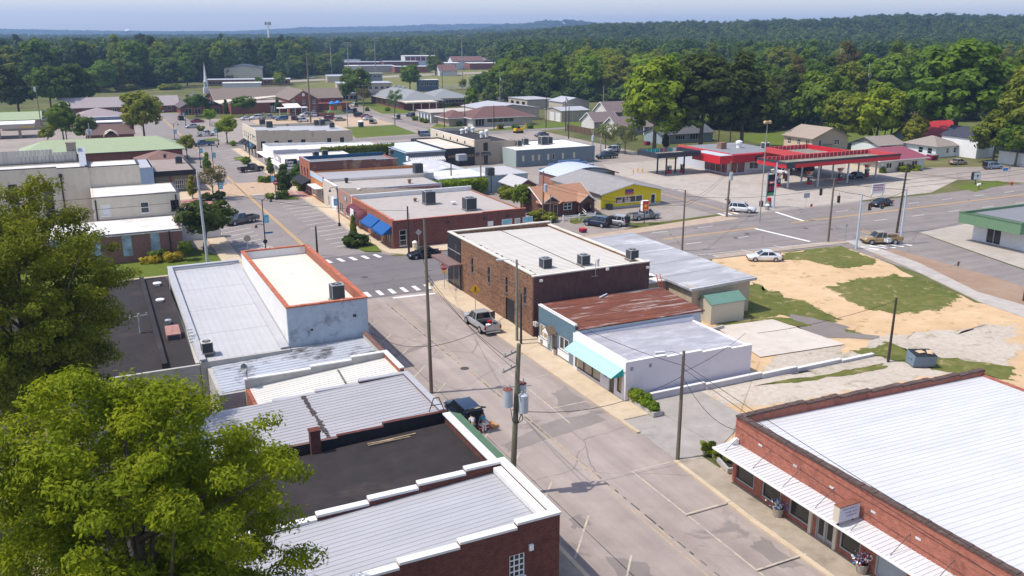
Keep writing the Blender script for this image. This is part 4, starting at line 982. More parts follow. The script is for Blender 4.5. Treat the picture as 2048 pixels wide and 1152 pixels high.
b.walls(BR_DARK,4.2,{'S':[(0,15.0,4.0),(15.0,18.2,4.15),(18.2,22.9,4.4)],'N':[(0,12.4,3.55),(12.4,15.6,3.75),(15.6,19.0,3.95),(19.0,22.9,4.2)],'R':[(.3,8.57,4.35)],'L':[(.3,8.57,3.4)]},cope=METAL_LT,cope_sides='NR',t=.34)
m=MB();b.sb(m,'S',0.0,15.0,2.9,4.02,.002,.03);b.sb(m,'S',15.0,18.2,2.9,4.17,.002,.03);b.sb(m,'S',18.2,22.9,2.9,4.42,.002,.03);b.part('flashing',m,BLACK)
b.roof(3.35,METAL_MID,slope=.85,axis='x',pitch=.5,inset=.34,rib=.025,rw=.05)
m=MB();m.box(13.1,13.75,-.45,.12,2.8,4.9);m.box(13.05,13.8,-.5,.17,4.9,5.05);b.part('chimney',m,BR_DARK)
m=MB()
for i in range(24):m.box(14.4+random.uniform(-.08,.08),14.7+random.uniform(-.08,.1),.5+i*.33,.68+i*.33,3.93,3.965)
b.part('roof_seam',m,surf('dark_sealant',(.10,.08,.075),.3,3))
o=thing('roof_frame','small dark steel trestle standing on the corner of the grey roof above the parked hatchback','frame',(20.2,53.6,4.5));m=MB()
for x in(-.55,.55):m.tube([(x,0,0),(x*.35,0,.95)],.035,6)
m.tube([(-.2,0,.95),(.2,0,.95)],.035,6);m.tube([(-.4,0,.42),(.4,0,.42)],.03,6);m.build('frame',DKMET,o)
b=Bld('white_roof_storefront','narrow store with a chalky white ribbed roof between grey and silver roofs','building',9.2,20.9,62.23,67.0)
b.walls(BR_SHOP,4.3,{'S':[(0,11.7,3.3)],'N':[(0,5.2,3.95),(5.2,8.6,4.15),(8.6,11.7,4.4)],'R':[(.3,4.47,4.4)],'L':[(.3,4.47,3.2)]},cope=WHT,cope_sides='NR',mats={'N':CONCB})
b.roof(3.2,METAL_CR,slope=.8,axis='x',pitch=.42,rib=.022,rw=.05)
m=MB()
for i in range(12):m.box(7.0+i*.02,7.16+i*.02,.5+i*.31,.66+i*.31,3.70,3.735)
b.part('roof_seam',m,MATS['dark_sealant'])
b.awning('R',.4,4.6,3.1,2.5,1.3,surf('pale_blue_awning',(.55,.62,.68),.06,2))
b=Bld('silver_roof_storefront','low store with a silver painted roof streaked with tar below the white block building','building',7.2,21.2,67.03,74.3)
b.walls(CONCB,3.4,{'S':[(0,14,2.9)],'N':[(0,14,3.3)],'R':[(.3,6.97,3.85)],'L':[(.3,6.97,2.9)]},cope=surf('rusty_coping',(.17,.09,.07),.3,3),cope_sides='R')
b.roof(2.95,SILVER,slope=.45,axis='x',pitch=.65,rib=.03,rw=.04)
m=MB();m.slab([(.1,.6,2.62),(3.4,-.1,2.75),(3.8,2.2,3.05),(.6,2.9,2.95)],.08);b.part('lean_to_roof',m,METAL_LT)
b=Bld('white_block_building','tall white block building with orange tile coping and pale tan roof at the street corner','building',14.3,21.6,74.4,97.6)
b.walls(LIMEW,6.95,{'S':[(0,7.3,6.95)]},mats={'S':PEEL,'R':BR_SHOP})
m=MB();k=0;r_=random.Random(4)
for side,L in(('S',7.3),('N',7.3),('L',23.2),('R',23.2)):
 n=int(L/.42)
 for i in range(n):
  a=-.06+(L+.12)*i/n;z=6.955+r_.uniform(0,.012)
  if side in 'LR' and(i==0 or i==n-1):continue
  b.sb(m,side,a+.012,-.06+(L+.12)*(i+1)/n-.012,z,z+.13+r_.uniform(0,.015),-.34,.06)
b.part('coping_tiles',m,TILE)
b.roof(6.1,TANROOF)
m=MB();b.sb(m,'S',5.9,6.2,5.35,5.6,.0,.03);b.sb(m,'S',2.0,2.2,4.6,4.8,0,.03);b.part('vent_grille',m,DKMET)
b=Bld('grey_roof_hall','building with a broad sloping grey ribbed roof beside the tall white block building','building',6.7,14.25,73.6,99.6)
b.walls(WHT,4.0,{'S':[(0,7.55,3.45)],'N':[(0,7.55,5.5)],'L':[(.3+i*2.54,.3+(i+1)*2.54,3.75+i*.19)for i in range(10)],'R':[(.3,25.7,3.4)]},t=.35,mats={'S':CONCB})
m=MB();m.slab([(-.05,.0,3.72),(.45,.0,3.72),(.45,26.0,5.72),(-.05,26.0,5.72)],.08);m.slab([(.45,25.6,5.66),(7.5,25.6,5.66),(7.5,26.05,5.70),(.45,26.05,5.70)],.08);m.slab([(6.75,.3,3.62),(7.5,.3,3.66),(7.5,25.5,5.35),(6.75,25.5,5.3)],.1);b.part('parapet_cap',m,METAL_LT)
b.roof(3.42,surf('pale_grey_sheet',(.45,.45,.46),.08,.8,rough=.6,stain=(.36,.36,.37),st_scale=.2,st_amt=.5,seams=(1,6.2,.12,.5)),z_y=1.85,axis='y',pitch=.62,inset=.36,rib=.035,rw=.05)
b=Bld('black_roof_hall','long low black tar roof building divided by a ridge, beside the broad grey roof','building',-22,6.65,73.8,99.2)
b.walls(CONCB,4,{'S':[(0,28.65,3.2)],'N':[(0,28.65,4.75)],'L':[(.3,25.1,4.0)],'R':[(.3,25.1,3.3)]})
b.roof(3.2,TAR,z_y=1.5)
m=MB();m.slab([(25.7,.4,3.65),(26.15,.4,3.65),(26.15,25.0,5.05),(25.7,25.0,5.05)],.5);b.part('parapet',m,TAR)
m=MB();m.box(24.2,28.6,25.05,25.45,4.76,4.85);b.part('coping',m,surf('tan_coping',(.5,.4,.3),.1,2))
b=Bld('grey_shed','light grey metal shed glimpsed through the branches at the left edge','shed',-30,-9,46,60)
b.walls(METAL_LT,3.6);b.gable(3.6,4.9,METAL_LT,METAL_LT,'x',.3)
ac_unit(at(675,601,6.1),1.2,'grey air conditioner on the pale tan roof of the white block building',h=1.55)
ac_unit(at(415,706,3.7),.95,'cream air conditioner at the lower corner of the broad grey ribbed roof',ACW)
roof_vent(at(315,573,4.4),.42,.5,'white roof vent farther up the black tar roof',WHT2);roof_vent(at(321,607,4.0),.42,.55,'white roof vent nearer on the black tar roof, above the rusty box',WHT2)
roof_vent(at(337,648,3.8),.3,.5,'small twin-headed grey vent beside the rusty box on the black roof')
o=thing('exhaust_box','rusty pink metal exhaust box on the black tar roof','exhaust box',at(347,675,3.55));m=MB()
m.loft([[(-.6,-.8,0),(.6,-.8,0),(.6,.8,0),(-.6,.8,0)],[(-.6,-.8,.55),(.6,-.8,.55),(.6,.8,.95),(-.6,.8,.95)]]);m.build('hood',surf('rusty_pink',(.38,.20,.17),.3,2,stain=(.2,.08,.05)),o)
m=MB();m.box(-.5,.5,-.83,-.8,.06,.45);m.build('grille',ACD,o)
o=thing('rooftop_frame','white slatted rack leaning at the edge between black and grey roofs','rack',at(385,690,3.6));m=MB()
for i in range(5):m.obox((0,i*.28,.3+i*.2),(.5,.06,.16),.3)
m.build('slat',WHT2,o)
o=thing('satellite_dish','grey satellite dish on a short mast at the end of the chalky white roof','satellite dish',(9.4,66.8,3.9));m=MB();m.tube([(0,0,0),(0,0,1.0)],.03,6);m.build('mast',DKMET,o)
m=MB();m.smooth=True;m.tube([(0,0,1.0),(-.05,-.05,1.05),(-.22,-.16,1.12)],[.04,.22,.34],14,False);m.build('dish',ACG,o)
# ------ right row
Z1=crop(860,420,7.68);Z2=crop(680,440,3.84);Z3=crop(1050,480,3.84)
b=Bld('brown_brick_building','two-storey mottled brown brick building with pale tan roof and black front at the crossing','building',39.3,53.4,75.6,98.6)
SLIT=surf('slit_window_frame',(.12,.12,.12),.1,2)
for p,q in((Z1(636,665),Z1(662,880)),(Z1(886,805),Z1(918,1035)),(Z1(1160,958),Z1(1190,1150)),(Z2(1412,482),Z2(1430,604))):
 u0,u1,z0,z1=b.pix('L',p,q);c=(u0+u1)/2
 b.window('L',c-.3,c+.3,3.15,4.95,1,2,frame=SLIT,sill=True,fw=.06)
u0,u1,z0,z1=b.pix('L',Z2(1287,700),Z2(1340,700));b.door('L',u0,u0+2.2,2.7,mat=BLACK,frame=DKMET)  # black leaf stands in for the shade of the recessed entrance
b.walls(BR_BROWN,6.6,{'L':[(.3,22.7,6.6)],'S':[(0,14.1,6.5)],'R':[(.3,22.7,6.3)],'N':[(0,14.1,6.6)]},mats={'S':MAROONW},cope=surf('cream_coping',(.62,.58,.50),.1,2,stain=(.3,.26,.22)),cope_t=.12,cope_w=.08)
b.roof(6.3,METAL_TAN,slope=-.25,axis='x',pitch=.55,rib=.03,rw=.05)
m=MB();m.box(7.0,7.1,.3,22.7,6.16,6.215);b.part('roof_seam',m,MATS['dark_sealant'])
m=MB()
for i in range(34):m.box(.45+random.uniform(0,.25),.9+random.uniform(0,.4),.8+i*.64,1.0+i*.64+random.uniform(0,.25),6.33,6.36)
b.part('roof_seam',m,MATS['dark_sealant'])
m=MB();b.sb(m,'L',19.0,23.05,.1,6.5,.002,.08);b.sb(m,'N',-.08,14.1,.1,6.5,.002,.08);f=b.part('black_front',m,BLACK)
m=MB();b.sb(m,'L',19.3,22.8,.5,3.0,.085,.10);b.sb(m,'L',19.9,20.7,3.7,5.6,.085,.10);b.part('pane',m,GLD,f)
m=MB();b.sb(m,'L',18.9,23.1,4.62,4.70,.082,.12);b.sb(m,'L',19.3,19.42,.5,3.0,.10,.13);b.sb(m,'L',21.0,21.1,.5,3.0,.10,.13);b.part('trim',m,GREYMET,f)
m=MB();m.box(-1.7,-.08,18.6,24.6,3.25,3.5);m.box(-1.75,-.08,18.55,24.65,3.5,3.53);b.part('canopy',m,surf('dusty_canopy',(.20,.13,.12),.25,2))
for i,p in enumerate((Z3(120,310),Z3(628,222),Z3(937,208))):
 u0,u1,z0,z1=b.pix('S',p,p);m=MB();b.sb(m,'S',u0-.16,u0+.16,z0-.12,z0+.12,0,.22);b.part('flood_light',m,WHT2)
m=MB();u0,_,z0,_=b.pix('S',Z3(537,275),Z3(537,275));m.tube([(u0,-.1,z0),(u0,-.1,7.4)],.04,6);m.tube([(u0-.5,-.1,z0),(u0+.3,-.1,z0)],.03,6);b.part('conduit',m,GREYMET)
for p,s_,l in(((1091,537),1.05,'boxy grey air conditioner leftmost of three along the maroon wall edge'),((1167,530),1.05,'round-topped grey air conditioner middle of three along the maroon wall edge'),((1264,519),1.05,'grey air conditioner rightmost of three along the maroon wall edge')):ac_unit(at(p[0],p[1],6.15),s_,l)
roof_vent(at(1196,532,6.2),.16,.9,'thin grey roof pipe beside the air conditioners on the tan roof')
b=Bld('flat_grey_annex','low flat grey-roofed annex with tan walls behind the brown brick building, facing the highway','building',57.4,65.4,73.2,97.6)
TANW=surf('tan_stucco',(.47,.38,.27),.1,1,stain=(.33,.26,.19),st_scale=.5,st_amt=.4)
GREYFLAT=surf('grey_roll_roof',(.34,.34,.36),.16,.6,rough=.7,stain=(.56,.56,.57),st_scale=.3,st_amt=.8,st_cut=.5,seams=(1,4.8,.16,.7),stretch=(.4,1,1))
b.walls(TANW,3.75);m=MB();m.slab([(-.5,-.5,3.72),(8.5,-.5,3.95),(8.5,24.8,4.1),(-.5,24.8,3.9)],.22);b.part('roof',m,GREYFLAT)
m=MB();m.slab([(-.52,-.53,3.75),(8.52,-.53,3.98),(8.52,-.5,3.98),(-.52,-.5,3.75)],.3);m.slab([(8.5,-.5,3.98),(8.53,-.5,3.98),(8.53,24.8,4.12),(8.5,24.8,4.12)],.3);b.part('fascia',m,CONCB)
b=Bld('rear_lean_to','white-roofed tan lean-to with the red ladder against it between brown brick building and annex','building',53.45,57.35,77.8,97.4)
b.walls(TANW,3.5);m=MB();m.slab([(0,-.3,3.5),(3.9,-.3,3.55),(3.9,19.6,3.75),(0,19.6,3.7)],.15);b.part('roof',m,WHITEROOF)
m=MB();cs=[('red',(.42,.06,.05)),('navy',(.12,.13,.19)),('dark',(.12,.10,.10))]
for i in range(7):
 mm=MB();mm.box(3.3,3.7,5+i*2.1,7.1+i*2.1,3.62,3.95);b.part('parapet',mm,surf(('painted_parapet_'+('red' if i==4 else 'navy' if i>4 else 'brown')),(.42,.07,.06)if i==4 else(.14,.15,.22)if i>4 else(.16,.13,.12),.2,2))
o=thing('tarpaulin','crumpled white tarpaulin heaped on the lean-to roof at the top of the red ladder','tarpaulin',(55.8,80.0,3.62));m=MB();r_=random.Random(3);m.smooth=False
g_=[[(x*.35-1.1,y*.35-.9,.05+r_.random()*.45*math.exp(-((x-3)**2+(y-2.5)**2)/9))for x in range(7)]for y in range(6)]
m._a([p for r2 in g_ for p in r2],[(y*7+x,y*7+x+1,(y+1)*7+x+1,(y+1)*7+x)for y in range(5)for x in range(6)]);m.build('cloth',WHT2,o)
o=thing('ladder','red extension ladder leaning against the tan lean-to roof edge','ladder',(56.6,76.4,0));m=MB()
for x in(-.24,.24):m.tube([(x,0,0),(x-.5,1.35,4.3)],.05,6)
m.build('rail',surf('red_ladder',(.55,.10,.06),.15,3),o);m=MB()
for i in range(11):
 t=(i+.7)/12;m.tube([(-.24-.5*t,1.35*t,4.3*t),(.24-.5*t,1.35*t,4.3*t)],.035,6)
m.build('rung',MATS['red_ladder'],o)
b=Bld('garden_shed','small cream clapboard shed with a green metal roof beside the rusty roof','shed',58.4,62.9,71.0,73.1);b.walls(surf('cream_clapboard',(.56,.50,.38),.06,2,seams=(2,.2,.03,.5)),2.35,t=.12);b.gable(2.35,3.0,surf('green_shed_roof',(.13,.24,.19),.08,2,rough=.5),MATS['cream_clapboard'],'x',.15,.06,shift=.62)
m=MB();m.box(4.62,4.66,-.1,2.2,2.2,2.32);b.part('fascia',m,DKMET)
b=Bld('rusty_roof_shop','shop with a rusted metal roof and slate blue front next to brown brick','building',38.9,53.3,66.35,73.6)
YW=surf('yellowed_window',(.42,.30,.16),.3,1.5,rough=.3)
for p,q,gl in((Z3(112,640),Z3(172,760),YW),(Z3(262,745),Z3(335,880),GLS)):
 u0,u1,z0,z1=b.pix('L',p,q);b.window('L',min(u0,u1-1.3),u1,.95,2.35,2,1,gl=gl,fw=.12,sill=True)
 m=MB();b.sb(m,'L',u0-.15,u1+.15,.3,.95,.0,.06);b.part('panel',m,WHT2)
u0,u1,z0,z1=b.pix('L',Z3(188,800),Z3(246,830));c=(u0+u1)/2;b.door('L',c-.55,c+.55,2.15,glazed=True)
m=MB();m.slab([(-.95,c-.75,2.35),(0,c-.75,2.35),(0,c,2.95),(-.95,c,2.95)],.06);m.slab([(-.95,c,2.95),(0,c,2.95),(0,c+.75,2.35),(-.95,c+.75,2.35)],.06);hd=b.part('door_hood',m,surf('brown_shingle',(.17,.12,.085),.3,3))
m=MB();m._a([(-.93,c-.7,2.3),(-.93,c+.7,2.3),(-.93,c,2.87),(-.90,c-.7,2.3),(-.90,c+.7,2.3),(-.90,c,2.87)],[(0,1,2),(5,4,3),(0,3,4,1),(1,4,5,2),(2,5,3,0)]);m.tube([(-.85,c-.65,1.4),(-.85,c-.65,2.3)],.03,6);m.tube([(-.85,c+.65,1.4),(-.85,c+.65,2.3)],.03,6);m.build('bracket',WHT2,hd)
b.walls(BLUESIDE,4.0,{'L':[(.2,7.05,4.15)],'S':[(0,14.4,3.75)],'N':[(0,14.4,4.2)],'R':[(.2,7.05,3.7)]},t=.2,mats={'S':CORRW,'R':CORRW})
m=MB();b.sb(m,'L',0,7.25,2.45,4.1,.0,.05);b.part('sign_band',m,surf('slate_blue_band',(.11,.18,.225),.1,2,seams=(2,.2,.02,.4)))
m=MB();b.sb(m,'L',0,7.25,4.15,4.3,-.22,.1);b.part('coping',m,WHT2)
m=MB();n_=30
pr=[]
for i in range(n_*2+1):
 y=-.25+(7.5)*i/(n_*2);pr.append((y,3.82+.45*(i/(n_*2))+(.035 if i%2 else 0)))
m._a([(x,y,z-(.0 if x<1 else .12))for x in(.15,14.7)for y,z in pr]+[(x,y,z-.08-(.0 if x<1 else .12))for x in(.15,14.7)for y,z in pr],
[(i,i+1,len(pr)+i+1,len(pr)+i)for i in range(len(pr)-1)]+[(3*len(pr)+i,3*len(pr)+i+1,2*len(pr)+i+1,2*len(pr)+i)for i in range(len(pr)-1)])
b.part('roof',m,RUST)
m=MB();m.obox((7.2,6.8,4.35),(1.5,.14,.05),.5);b.part('loose_board',m,surf('blue_board',(.45,.55,.65),.1,3))
m=MB();b.sb(m,'L',7.3,7.9,1.9,2.3,.0,.35);b.part('air_conditioner_box',m,ACW)
b=Bld('turquoise_awning_shop','whitewashed shop with a turquoise awning, stepped side parapet and patched silver-grey roof','building',38.7,52.2,57.5,66.3)
TW=surf('papered_window',(.40,.34,.25),.15,1,rough=.35)
for p,q,nx,gl,z0,z1 in((Z3(385,900),Z3(575,1080),3,TW,.35,2.2),(Z3(600,1040),Z3(632,1070),1,GLB,1.15,1.75),(Z3(708,1055),Z3(740,1130),1,YW,.6,2.1)):
 u0,u1,_,_=b.pix('L',p,q);b.window('L',u0,u1,z0,z1,nx,1,frame=surf('brown_frame',(.12,.09,.07),.1,2)if gl is not GLB else WHT2,gl=gl,fw=.06)
u0,u1,_,_=b.pix('L',Z3(655,1080),Z3(685,1110));b.door('L',u0,u0+.95,2.1,mat=MATS['brown_frame'],frame=WHT2,glazed=True)
b.walls(LAVW,3.5,{'L':[(.25,8.55,3.65)],'S':[(0,4.1,3.6),(4.1,7.9,3.42),(7.9,11.1,3.24),(11.1,13.5,3.06)],'N':[(0,13.5,3.3)],'R':[(.25,8.55,2.95)]},t=.25,cope=WHT2,cope_t=.07,cope_sides='SL',cope_w=.03)
b.roof(3.22,PATCHROOF,slope=-.4,inset=.25)
m=MB();b.sb(m,'L',-.02,8.82,2.75,3.6,.0,.06);b.part('fascia',m,WHT2)
b.awning('L',.35,8.4,3.0,2.3,1.25,TEAL,ends=False)
m=MB()
for u in(.35,8.37):m._a([(-.02,u,2.95),(-1.24,u,2.28),(-.02,u,2.28),(-.02,u+.03,2.95),(-1.24,u+.03,2.28),(-.02,u+.03,2.28)],[(0,1,2),(5,4,3),(0,3,4,1),(1,4,5,2),(2,5,3,0)])
b.part('awning_end',m,TEALD)
m=MB()
for p in(Z3(820,990),Z3(963,963)):
 u,_,z,_=b.pix('S',p,p);b.sb(m,'S',u-.14,u+.14,z-.17,z+.17,.0,.02)
b.part('vent_grille',m,surf('grey_grille',(.28,.30,.34),.2,8))
o=thing('retaining_wall','low stepped white-capped wall running from the whitewashed shop to the dark bare pole','wall',(39.4,57.1,0));m=MB()
for i,(a,c,h)in enumerate(((0,7.2,.62),(7.2,13.5,.5),(13.5,17.6,.42),(17.6,23.0,.32),(23.0,27.2,.22))):m.box(a,c,-.3-i*.12,0-i*.12,0,h)
m.build('wall',surf('blue_grey_block',(.5,.5,.53),.12,1.5,stain=(.35,.35,.37)),o);m=MB()
for i,(a,c,h)in enumerate(((0,7.2,.62),(7.2,13.5,.5),(13.5,17.6,.42),(17.6,23.0,.32),(23.0,27.2,.22))):m.box(a,c,-.34-i*.12,.03-i*.12,h,h+.08)
m.build('coping',WHT,o)
o=thing('block_wall','short low grey block wall on the grass beside the concrete slab','wall',(52.8,68.3,0));m=MB();m.obox((3,.6,.2),(6.2,.25,.4),.17);m.build('wall',CONCB,o)
b=Bld('white_roof_brick_store','long orange-red brick store with white ribbed roof, dark tile coping and metal awning','building',37.9,62.9,12.0,42.7)
Z7=crop(1400,740,2.797)
STF=surf('storefront_frame',(.42,.40,.37),.08,2,rough=.5);SHUT=surf('roller_shutter',(.40,.45,.48),.05,2,seams=(2,.12,.03,.5))
W_=[]
for p,q in((Z7(192,600),Z7(300,640)),(Z7(342,690),Z7(447,740)),(Z7(492,800),Z7(612,860)),(Z7(775,980),Z7(890,1050))):
 u0,u1,_,_=b.pix('L',p,q);W_.append((u0,u1));b.window('L',u0,u1,.4,2.6,1,1,frame=STF,gl=glass('shop_glass',(.035,.033,.03),.1),fw=.1,rec=.12)
u0,u1,_,_=b.pix('L',Z7(645,890),Z7(742,960))
for k in range(2):b.door('L',u0+(u1-u0)*k/2,u0+(u1-u0)*(k+1)/2,2.3,mat=STF,frame=STF,glazed=True)
u0,u1,_,_=b.pix('L',Z7(975,1120),Z7(1100,1150));b.window('L',u0-.6,u1,.2,2.4,1,1,frame=STF,gl=SHUT,fw=.1,label='grey slatted roller shutter')
b.walls(BR_RED,4.95,{'L':[(.35,30.35,4.95)],'S':[(0,25,4.6)],'N':[(0,6.0,4.95),(6,9.2,4.8),(9.2,12.4,4.66),(12.4,15.6,4.52),(15.6,18.8,4.38),(18.8,22,4.24),(22,25,4.1)],'R':[(.35,30.35,3.8)]},t=.35)
m=MB();r_=random.Random(9)
for i in range(96):
 a=30.72-i*.32;z=4.955;m.box(-.07,.40,a-.30,a,z,z+.12+r_.uniform(-.015,.02))
for x0,x1,z in((0,6.0,4.95),(6,9.2,4.8),(9.2,12.4,4.66),(12.4,15.6,4.52),(15.6,18.8,4.38),(18.8,22,4.24),(22,25,4.1)):
 n=int((x1-x0)/.32)
 for i in range(n):m.box(max(x0+(x1-x0)*i/n,.42),x0+(x1-x0)*(i+1)/n-.02,30.3,30.76,z+.005,z+.12+r_.uniform(-.02,.02))
b.part('coping_tiles',m,DKTILE)
b.roof(4.45,METAL_WH,slope=-.75,axis='x',pitch=.42,inset=.35,rib=.018,rw=.05)
m=MB();m.slab([(-1.7,11.0,2.96),(0,11.0,3.08),(0,30.9,3.08),(-1.7,30.9,2.96)],.07)
for i in range(64):a=11.1+i*.31;m.slab([(-1.7,a,2.99),(0,a,3.11),(0,a+.06,3.11),(-1.7,a+.06,2.99)],.028)
m.slab([(-1.7,0,2.96),(0,0,3.08),(0,10.98,3.08),(-1.7,10.98,2.96)],.07)
for i in range(34):a=.1+i*.31;m.slab([(-1.7,a,2.99),(0,a,3.11),(0,a+.06,3.11),(-1.7,a+.06,2.99)],.028)
aw=b.part('awning',m,METAL_WH);m=MB();m.box(-1.76,-1.7,0,30.9,2.86,3.0);m.build('gutter',WHT2,aw)
m=MB()
for i in range(11):a=2.5+i*2.75;m.tube([(0,a,3.95),(-1.4,a,3.0)],.02,5)
m.build('tie_rod',DKMET,aw)
m=MB()
for p in(Z7(340,400),Z7(535,513),Z7(740,632),Z7(973,770),Z7(1225,918)):
 u,_,z,_=b.pix('L',p,p);b.sb(m,'L',u-.17,u+.17,3.85,3.98,.0,.03)
b.part('vent_grille',m,surf('pale_vent',(.55,.56,.55),.2,6))
m=MB();u0,u1,_,_=b.pix('L',Z7(620,870),Z7(620,870));m.box(-.14,.05,u0-.12,u0+.12,.1,2.7);u0,u1,_,_=b.pix('L',Z7(757,960),Z7(757,960));m.box(-.14,.05,u0-.12,u0+.12,.1,2.7);b.part('pilaster',m,CREAM)
m=MB();m.box(-.3,-.05,30.2,30.5,3.1,3.5);m.ball((-.35,30.4,3.3),.2,8,6);b.part('wall_lamp',m,WHT2)
u0,_=on_x(*Z7(835,860),37.2);yy=u0
o=thing('projecting_sign','weathered white double-sided sign with faded blue lettering standing on the metal awning','sign',(36.9,yy,3.0));m=MB();m.box(-.85,.75,-.22,.22,.28,1.22);m.build('cabinet',CREAM,o)
m=MB();m.box(-.83,.73,-.235,-.222,.30,1.20);f=m.build('face',surf('faded_sign_face',(.52,.54,.60),.1,2),o)
m=MB();r_=random.Random(12)
for row_,zz in enumerate((1.0,.78,.56)):
 x=-.6+.15*row_
 while x<.5:l=r_.uniform(.05,.16);m.box(x,x+l,-.242,-.236,zz+r_.uniform(-.02,.02),zz+.09);x+=l+.05
m.build('lettering',surf('faded_blue_ink',(.22,.25,.38),.3,6),f)
m=MB();m.box(-.85,.75,-.24,.24,1.22,1.27);m.build('cap',surf('rust_cap',(.22,.08,.05),.3,3),o);m=MB()
for x in(-.6,.5):m.box(x-.04,x+.04,-.04,.04,0,.28)
m.build('post',DKMET,o)
# -------- blocks beyond the crossing
C6=crop(500,200,3.84);Z6=crop(540,270,8.864);Z8=crop(820,250,8.23)
b=Bld('corner_brick_shop','one-storey orange-red brick corner shop with two blue canvas awnings and a grey gravel roof','building',38.8,60.3,118.8,140.2)
for u0,u1,gl in((.8,3.6,GLS),(4.4,5.4,None),(6.4,9.2,GLS),(10.2,11.2,None),(13.2,15.6,GLS),(16.2,17.2,None),(18.0,20.6,GLS)):
 if gl:b.window('L',u0,u1,.5,2.2,3,1,frame=surf('grey_frame',(.3,.3,.3),.1,2),gl=gl)
 else:b.door('L',u0,u1,2.2,mat=surf('orange_door',(.40,.13,.05),.1,2),glazed=True)
u0,u1,z0,z1=b.pix('S',C6(1147,1000),C6(1205,1115));b.window('S',u0,u1,z0,z1,1,3,frame=surf('pale_frame',(.6,.58,.54),.1,2),gl=GLD,sill=True)
MUR=surf('painted_mural',(.22,.50,.62),.35,1.6,stain=(.70,.72,.66),st_scale=1.4,st_amt=.7)
for p,q,mm in((Z1(1103,145),Z1(1258,212),MUR),(Z1(1300,128),Z1(1383,198),surf('tan_mural',(.45,.50,.45),.4,2)),(Z1(1423,108),Z1(1575,178),MUR),(Z1(886,175),Z1(970,238),WHT2)):
 u0,u1,z0,z1=b.pix('S',p,q);f=MB();b.sb(f,'S',u0,u1,z0,z1,.0,.05);f.cur=0
 o=b.part('mural_frame' if mm is not WHT2 else 'boarded_window',f,WHT2)
 if mm is not WHT2:f=MB();b.sb(f,'S',u0+.07,u1-.07,z0+.07,z1-.07,.05,.06);b.part('mural',f,mm,o)
b.walls(BR_SHOP,4.15,{'S':[(0,14.2,4.2),(14.2,21.5,4.3)],'N':[(0,4,4.5),(4,9,4.4),(9,21.5,4.3)],'L':[(.3,21.1,4.3)],'R':[(.3,21.1,4.0)]},mats={'S':brick('plum_brick',(.16,.055,.045),(.20,.075,.06),(.2,.12,.1),dirt_amt=.3),'N':LIMEW},cope=TILE,cope_t=.05,cope_sides='SL')
m=MB();b.sb(m,'N',-.05,21.5,4.32,4.62,-.4,.05);b.part('coping',m,WHT)
b.roof(3.85,GREYROOF)
b.awning('L',.5,5.6,3.35,2.25,1.55,NAVY,val=.25);b.awning('L',6.1,11.4,3.35,2.25,1.55,NAVY,val=.25)
m=MB();m.smooth=True;k=9
prof=[(-1.35*math.sin(math.pi/2*i/k),2.15+1.25*math.cos(math.pi/2*i/k))for i in range(k+1)]
for u0,u1 in((12.7,20.3),):m._a([(x,u,z)for u in(u0,u1)for x,z in prof]+[(0,u0,2.15),(0,u1,2.15)],[(i,i+1,k+2+i,k+1+i)for i in range(k)]+[tuple(range(k+1))+(2*k+2,),tuple(range(2*k+1,k,-1))+(2*k+3,)])
b.part('round_awning',m,MAROON)
m=MB();m.box(-1.5,-1.38,15.2,17.0,2.0,3.3);sg=b.part('awning_sign',m,WHT2);m=MB()
for z,l in((2.9,.9),(2.6,.6)):m.box(-1.515,-1.502,16.1-l/2,16.1+l/2,z,z+.09)
m.build('lettering',GREYMET,sg)
for p in(Z1(270,183),Z1(838,128),Z1(1187,95),Z1(1495,66)):
 u,_,z,_=b.pix('S',p,p);m=MB();b.sb(m,'S',u-.22,u+.22,z-.12,z+.12,0,.28);b.part('wall_lamp',m,DKMET)
ac_unit(at(858,407,3.95),1.7,'tall grey air conditioner with a silver cowl on the corner shop roof',h=2.0);ac_unit(at(939,419,3.95),1.75,'wide grey air conditioner on the right of the corner shop roof')
roof_vent(at(830,402,3.95),.35,.55,'low brown roof vent left of the tall air conditioner',surf('rust_vent',(.25,.15,.1),.3,3));roof_vent(at(907,408,3.95),.45,.45,'low white roof vent between the two shop air conditioners',WHT2);roof_vent(at(854,393,4.2),.4,.7,'silver cowl vent behind the tall air conditioner')
b=Bld('brown_roof_shop','narrow reddish tan shop front with a round sign under a brown tapering roof','building',38.8,58,140.25,149.3)
b.row('L',2,2.2,.5,2.3,.5,8.5,nx=2,nz=1);b.walls(brick('rosy_brick',(.33,.17,.13),(.42,.23,.17),(.4,.3,.25),dirt_amt=.2),4.4,{'S':[(0,19.2,3.4)],'N':[(0,19.2,3.6)],'R':[(.3,8.75,3.0)]})
m=MB();m.slab([(.2,1.0,4.1),(19.2,.2,3.0),(19.2,6.0,3.3),(.2,8.9,4.4)],.1);b.part('roof',m,surf('brown_felt_roof',(.22,.18,.14),.2,1,stain=(.14,.11,.09)))
m=MB();m.smooth=False;m.tube([(-.06,3.4,3.5),(.0,3.4,3.5)],.55,20);sg=b.part('round_sign',m,surf('teal_sign',(.10,.22,.25),.3,5));m=MB();m.tube([(-.075,3.4,3.5),(-.062,3.4,3.5)],.38,20);m.build('emblem',surf('sign_emblem',(.45,.55,.55),.5,6),sg)
roof_vent(at(718,383,3.9),.35,.6,'white cowl vent on the brown tapering roof',WHT2)
b=Bld('beige_storefront','plain beige plastered shop front with a white panelled garage door','building',38.8,58.5,149.35,158.6)
b.door('L',1.0,4.4,2.6,mat=surf('panel_door',(.72,.73,.74),.1,1,seams=(1,.8,.06,.3)));b.door('L',5.4,6.4,2.2,glazed=True)
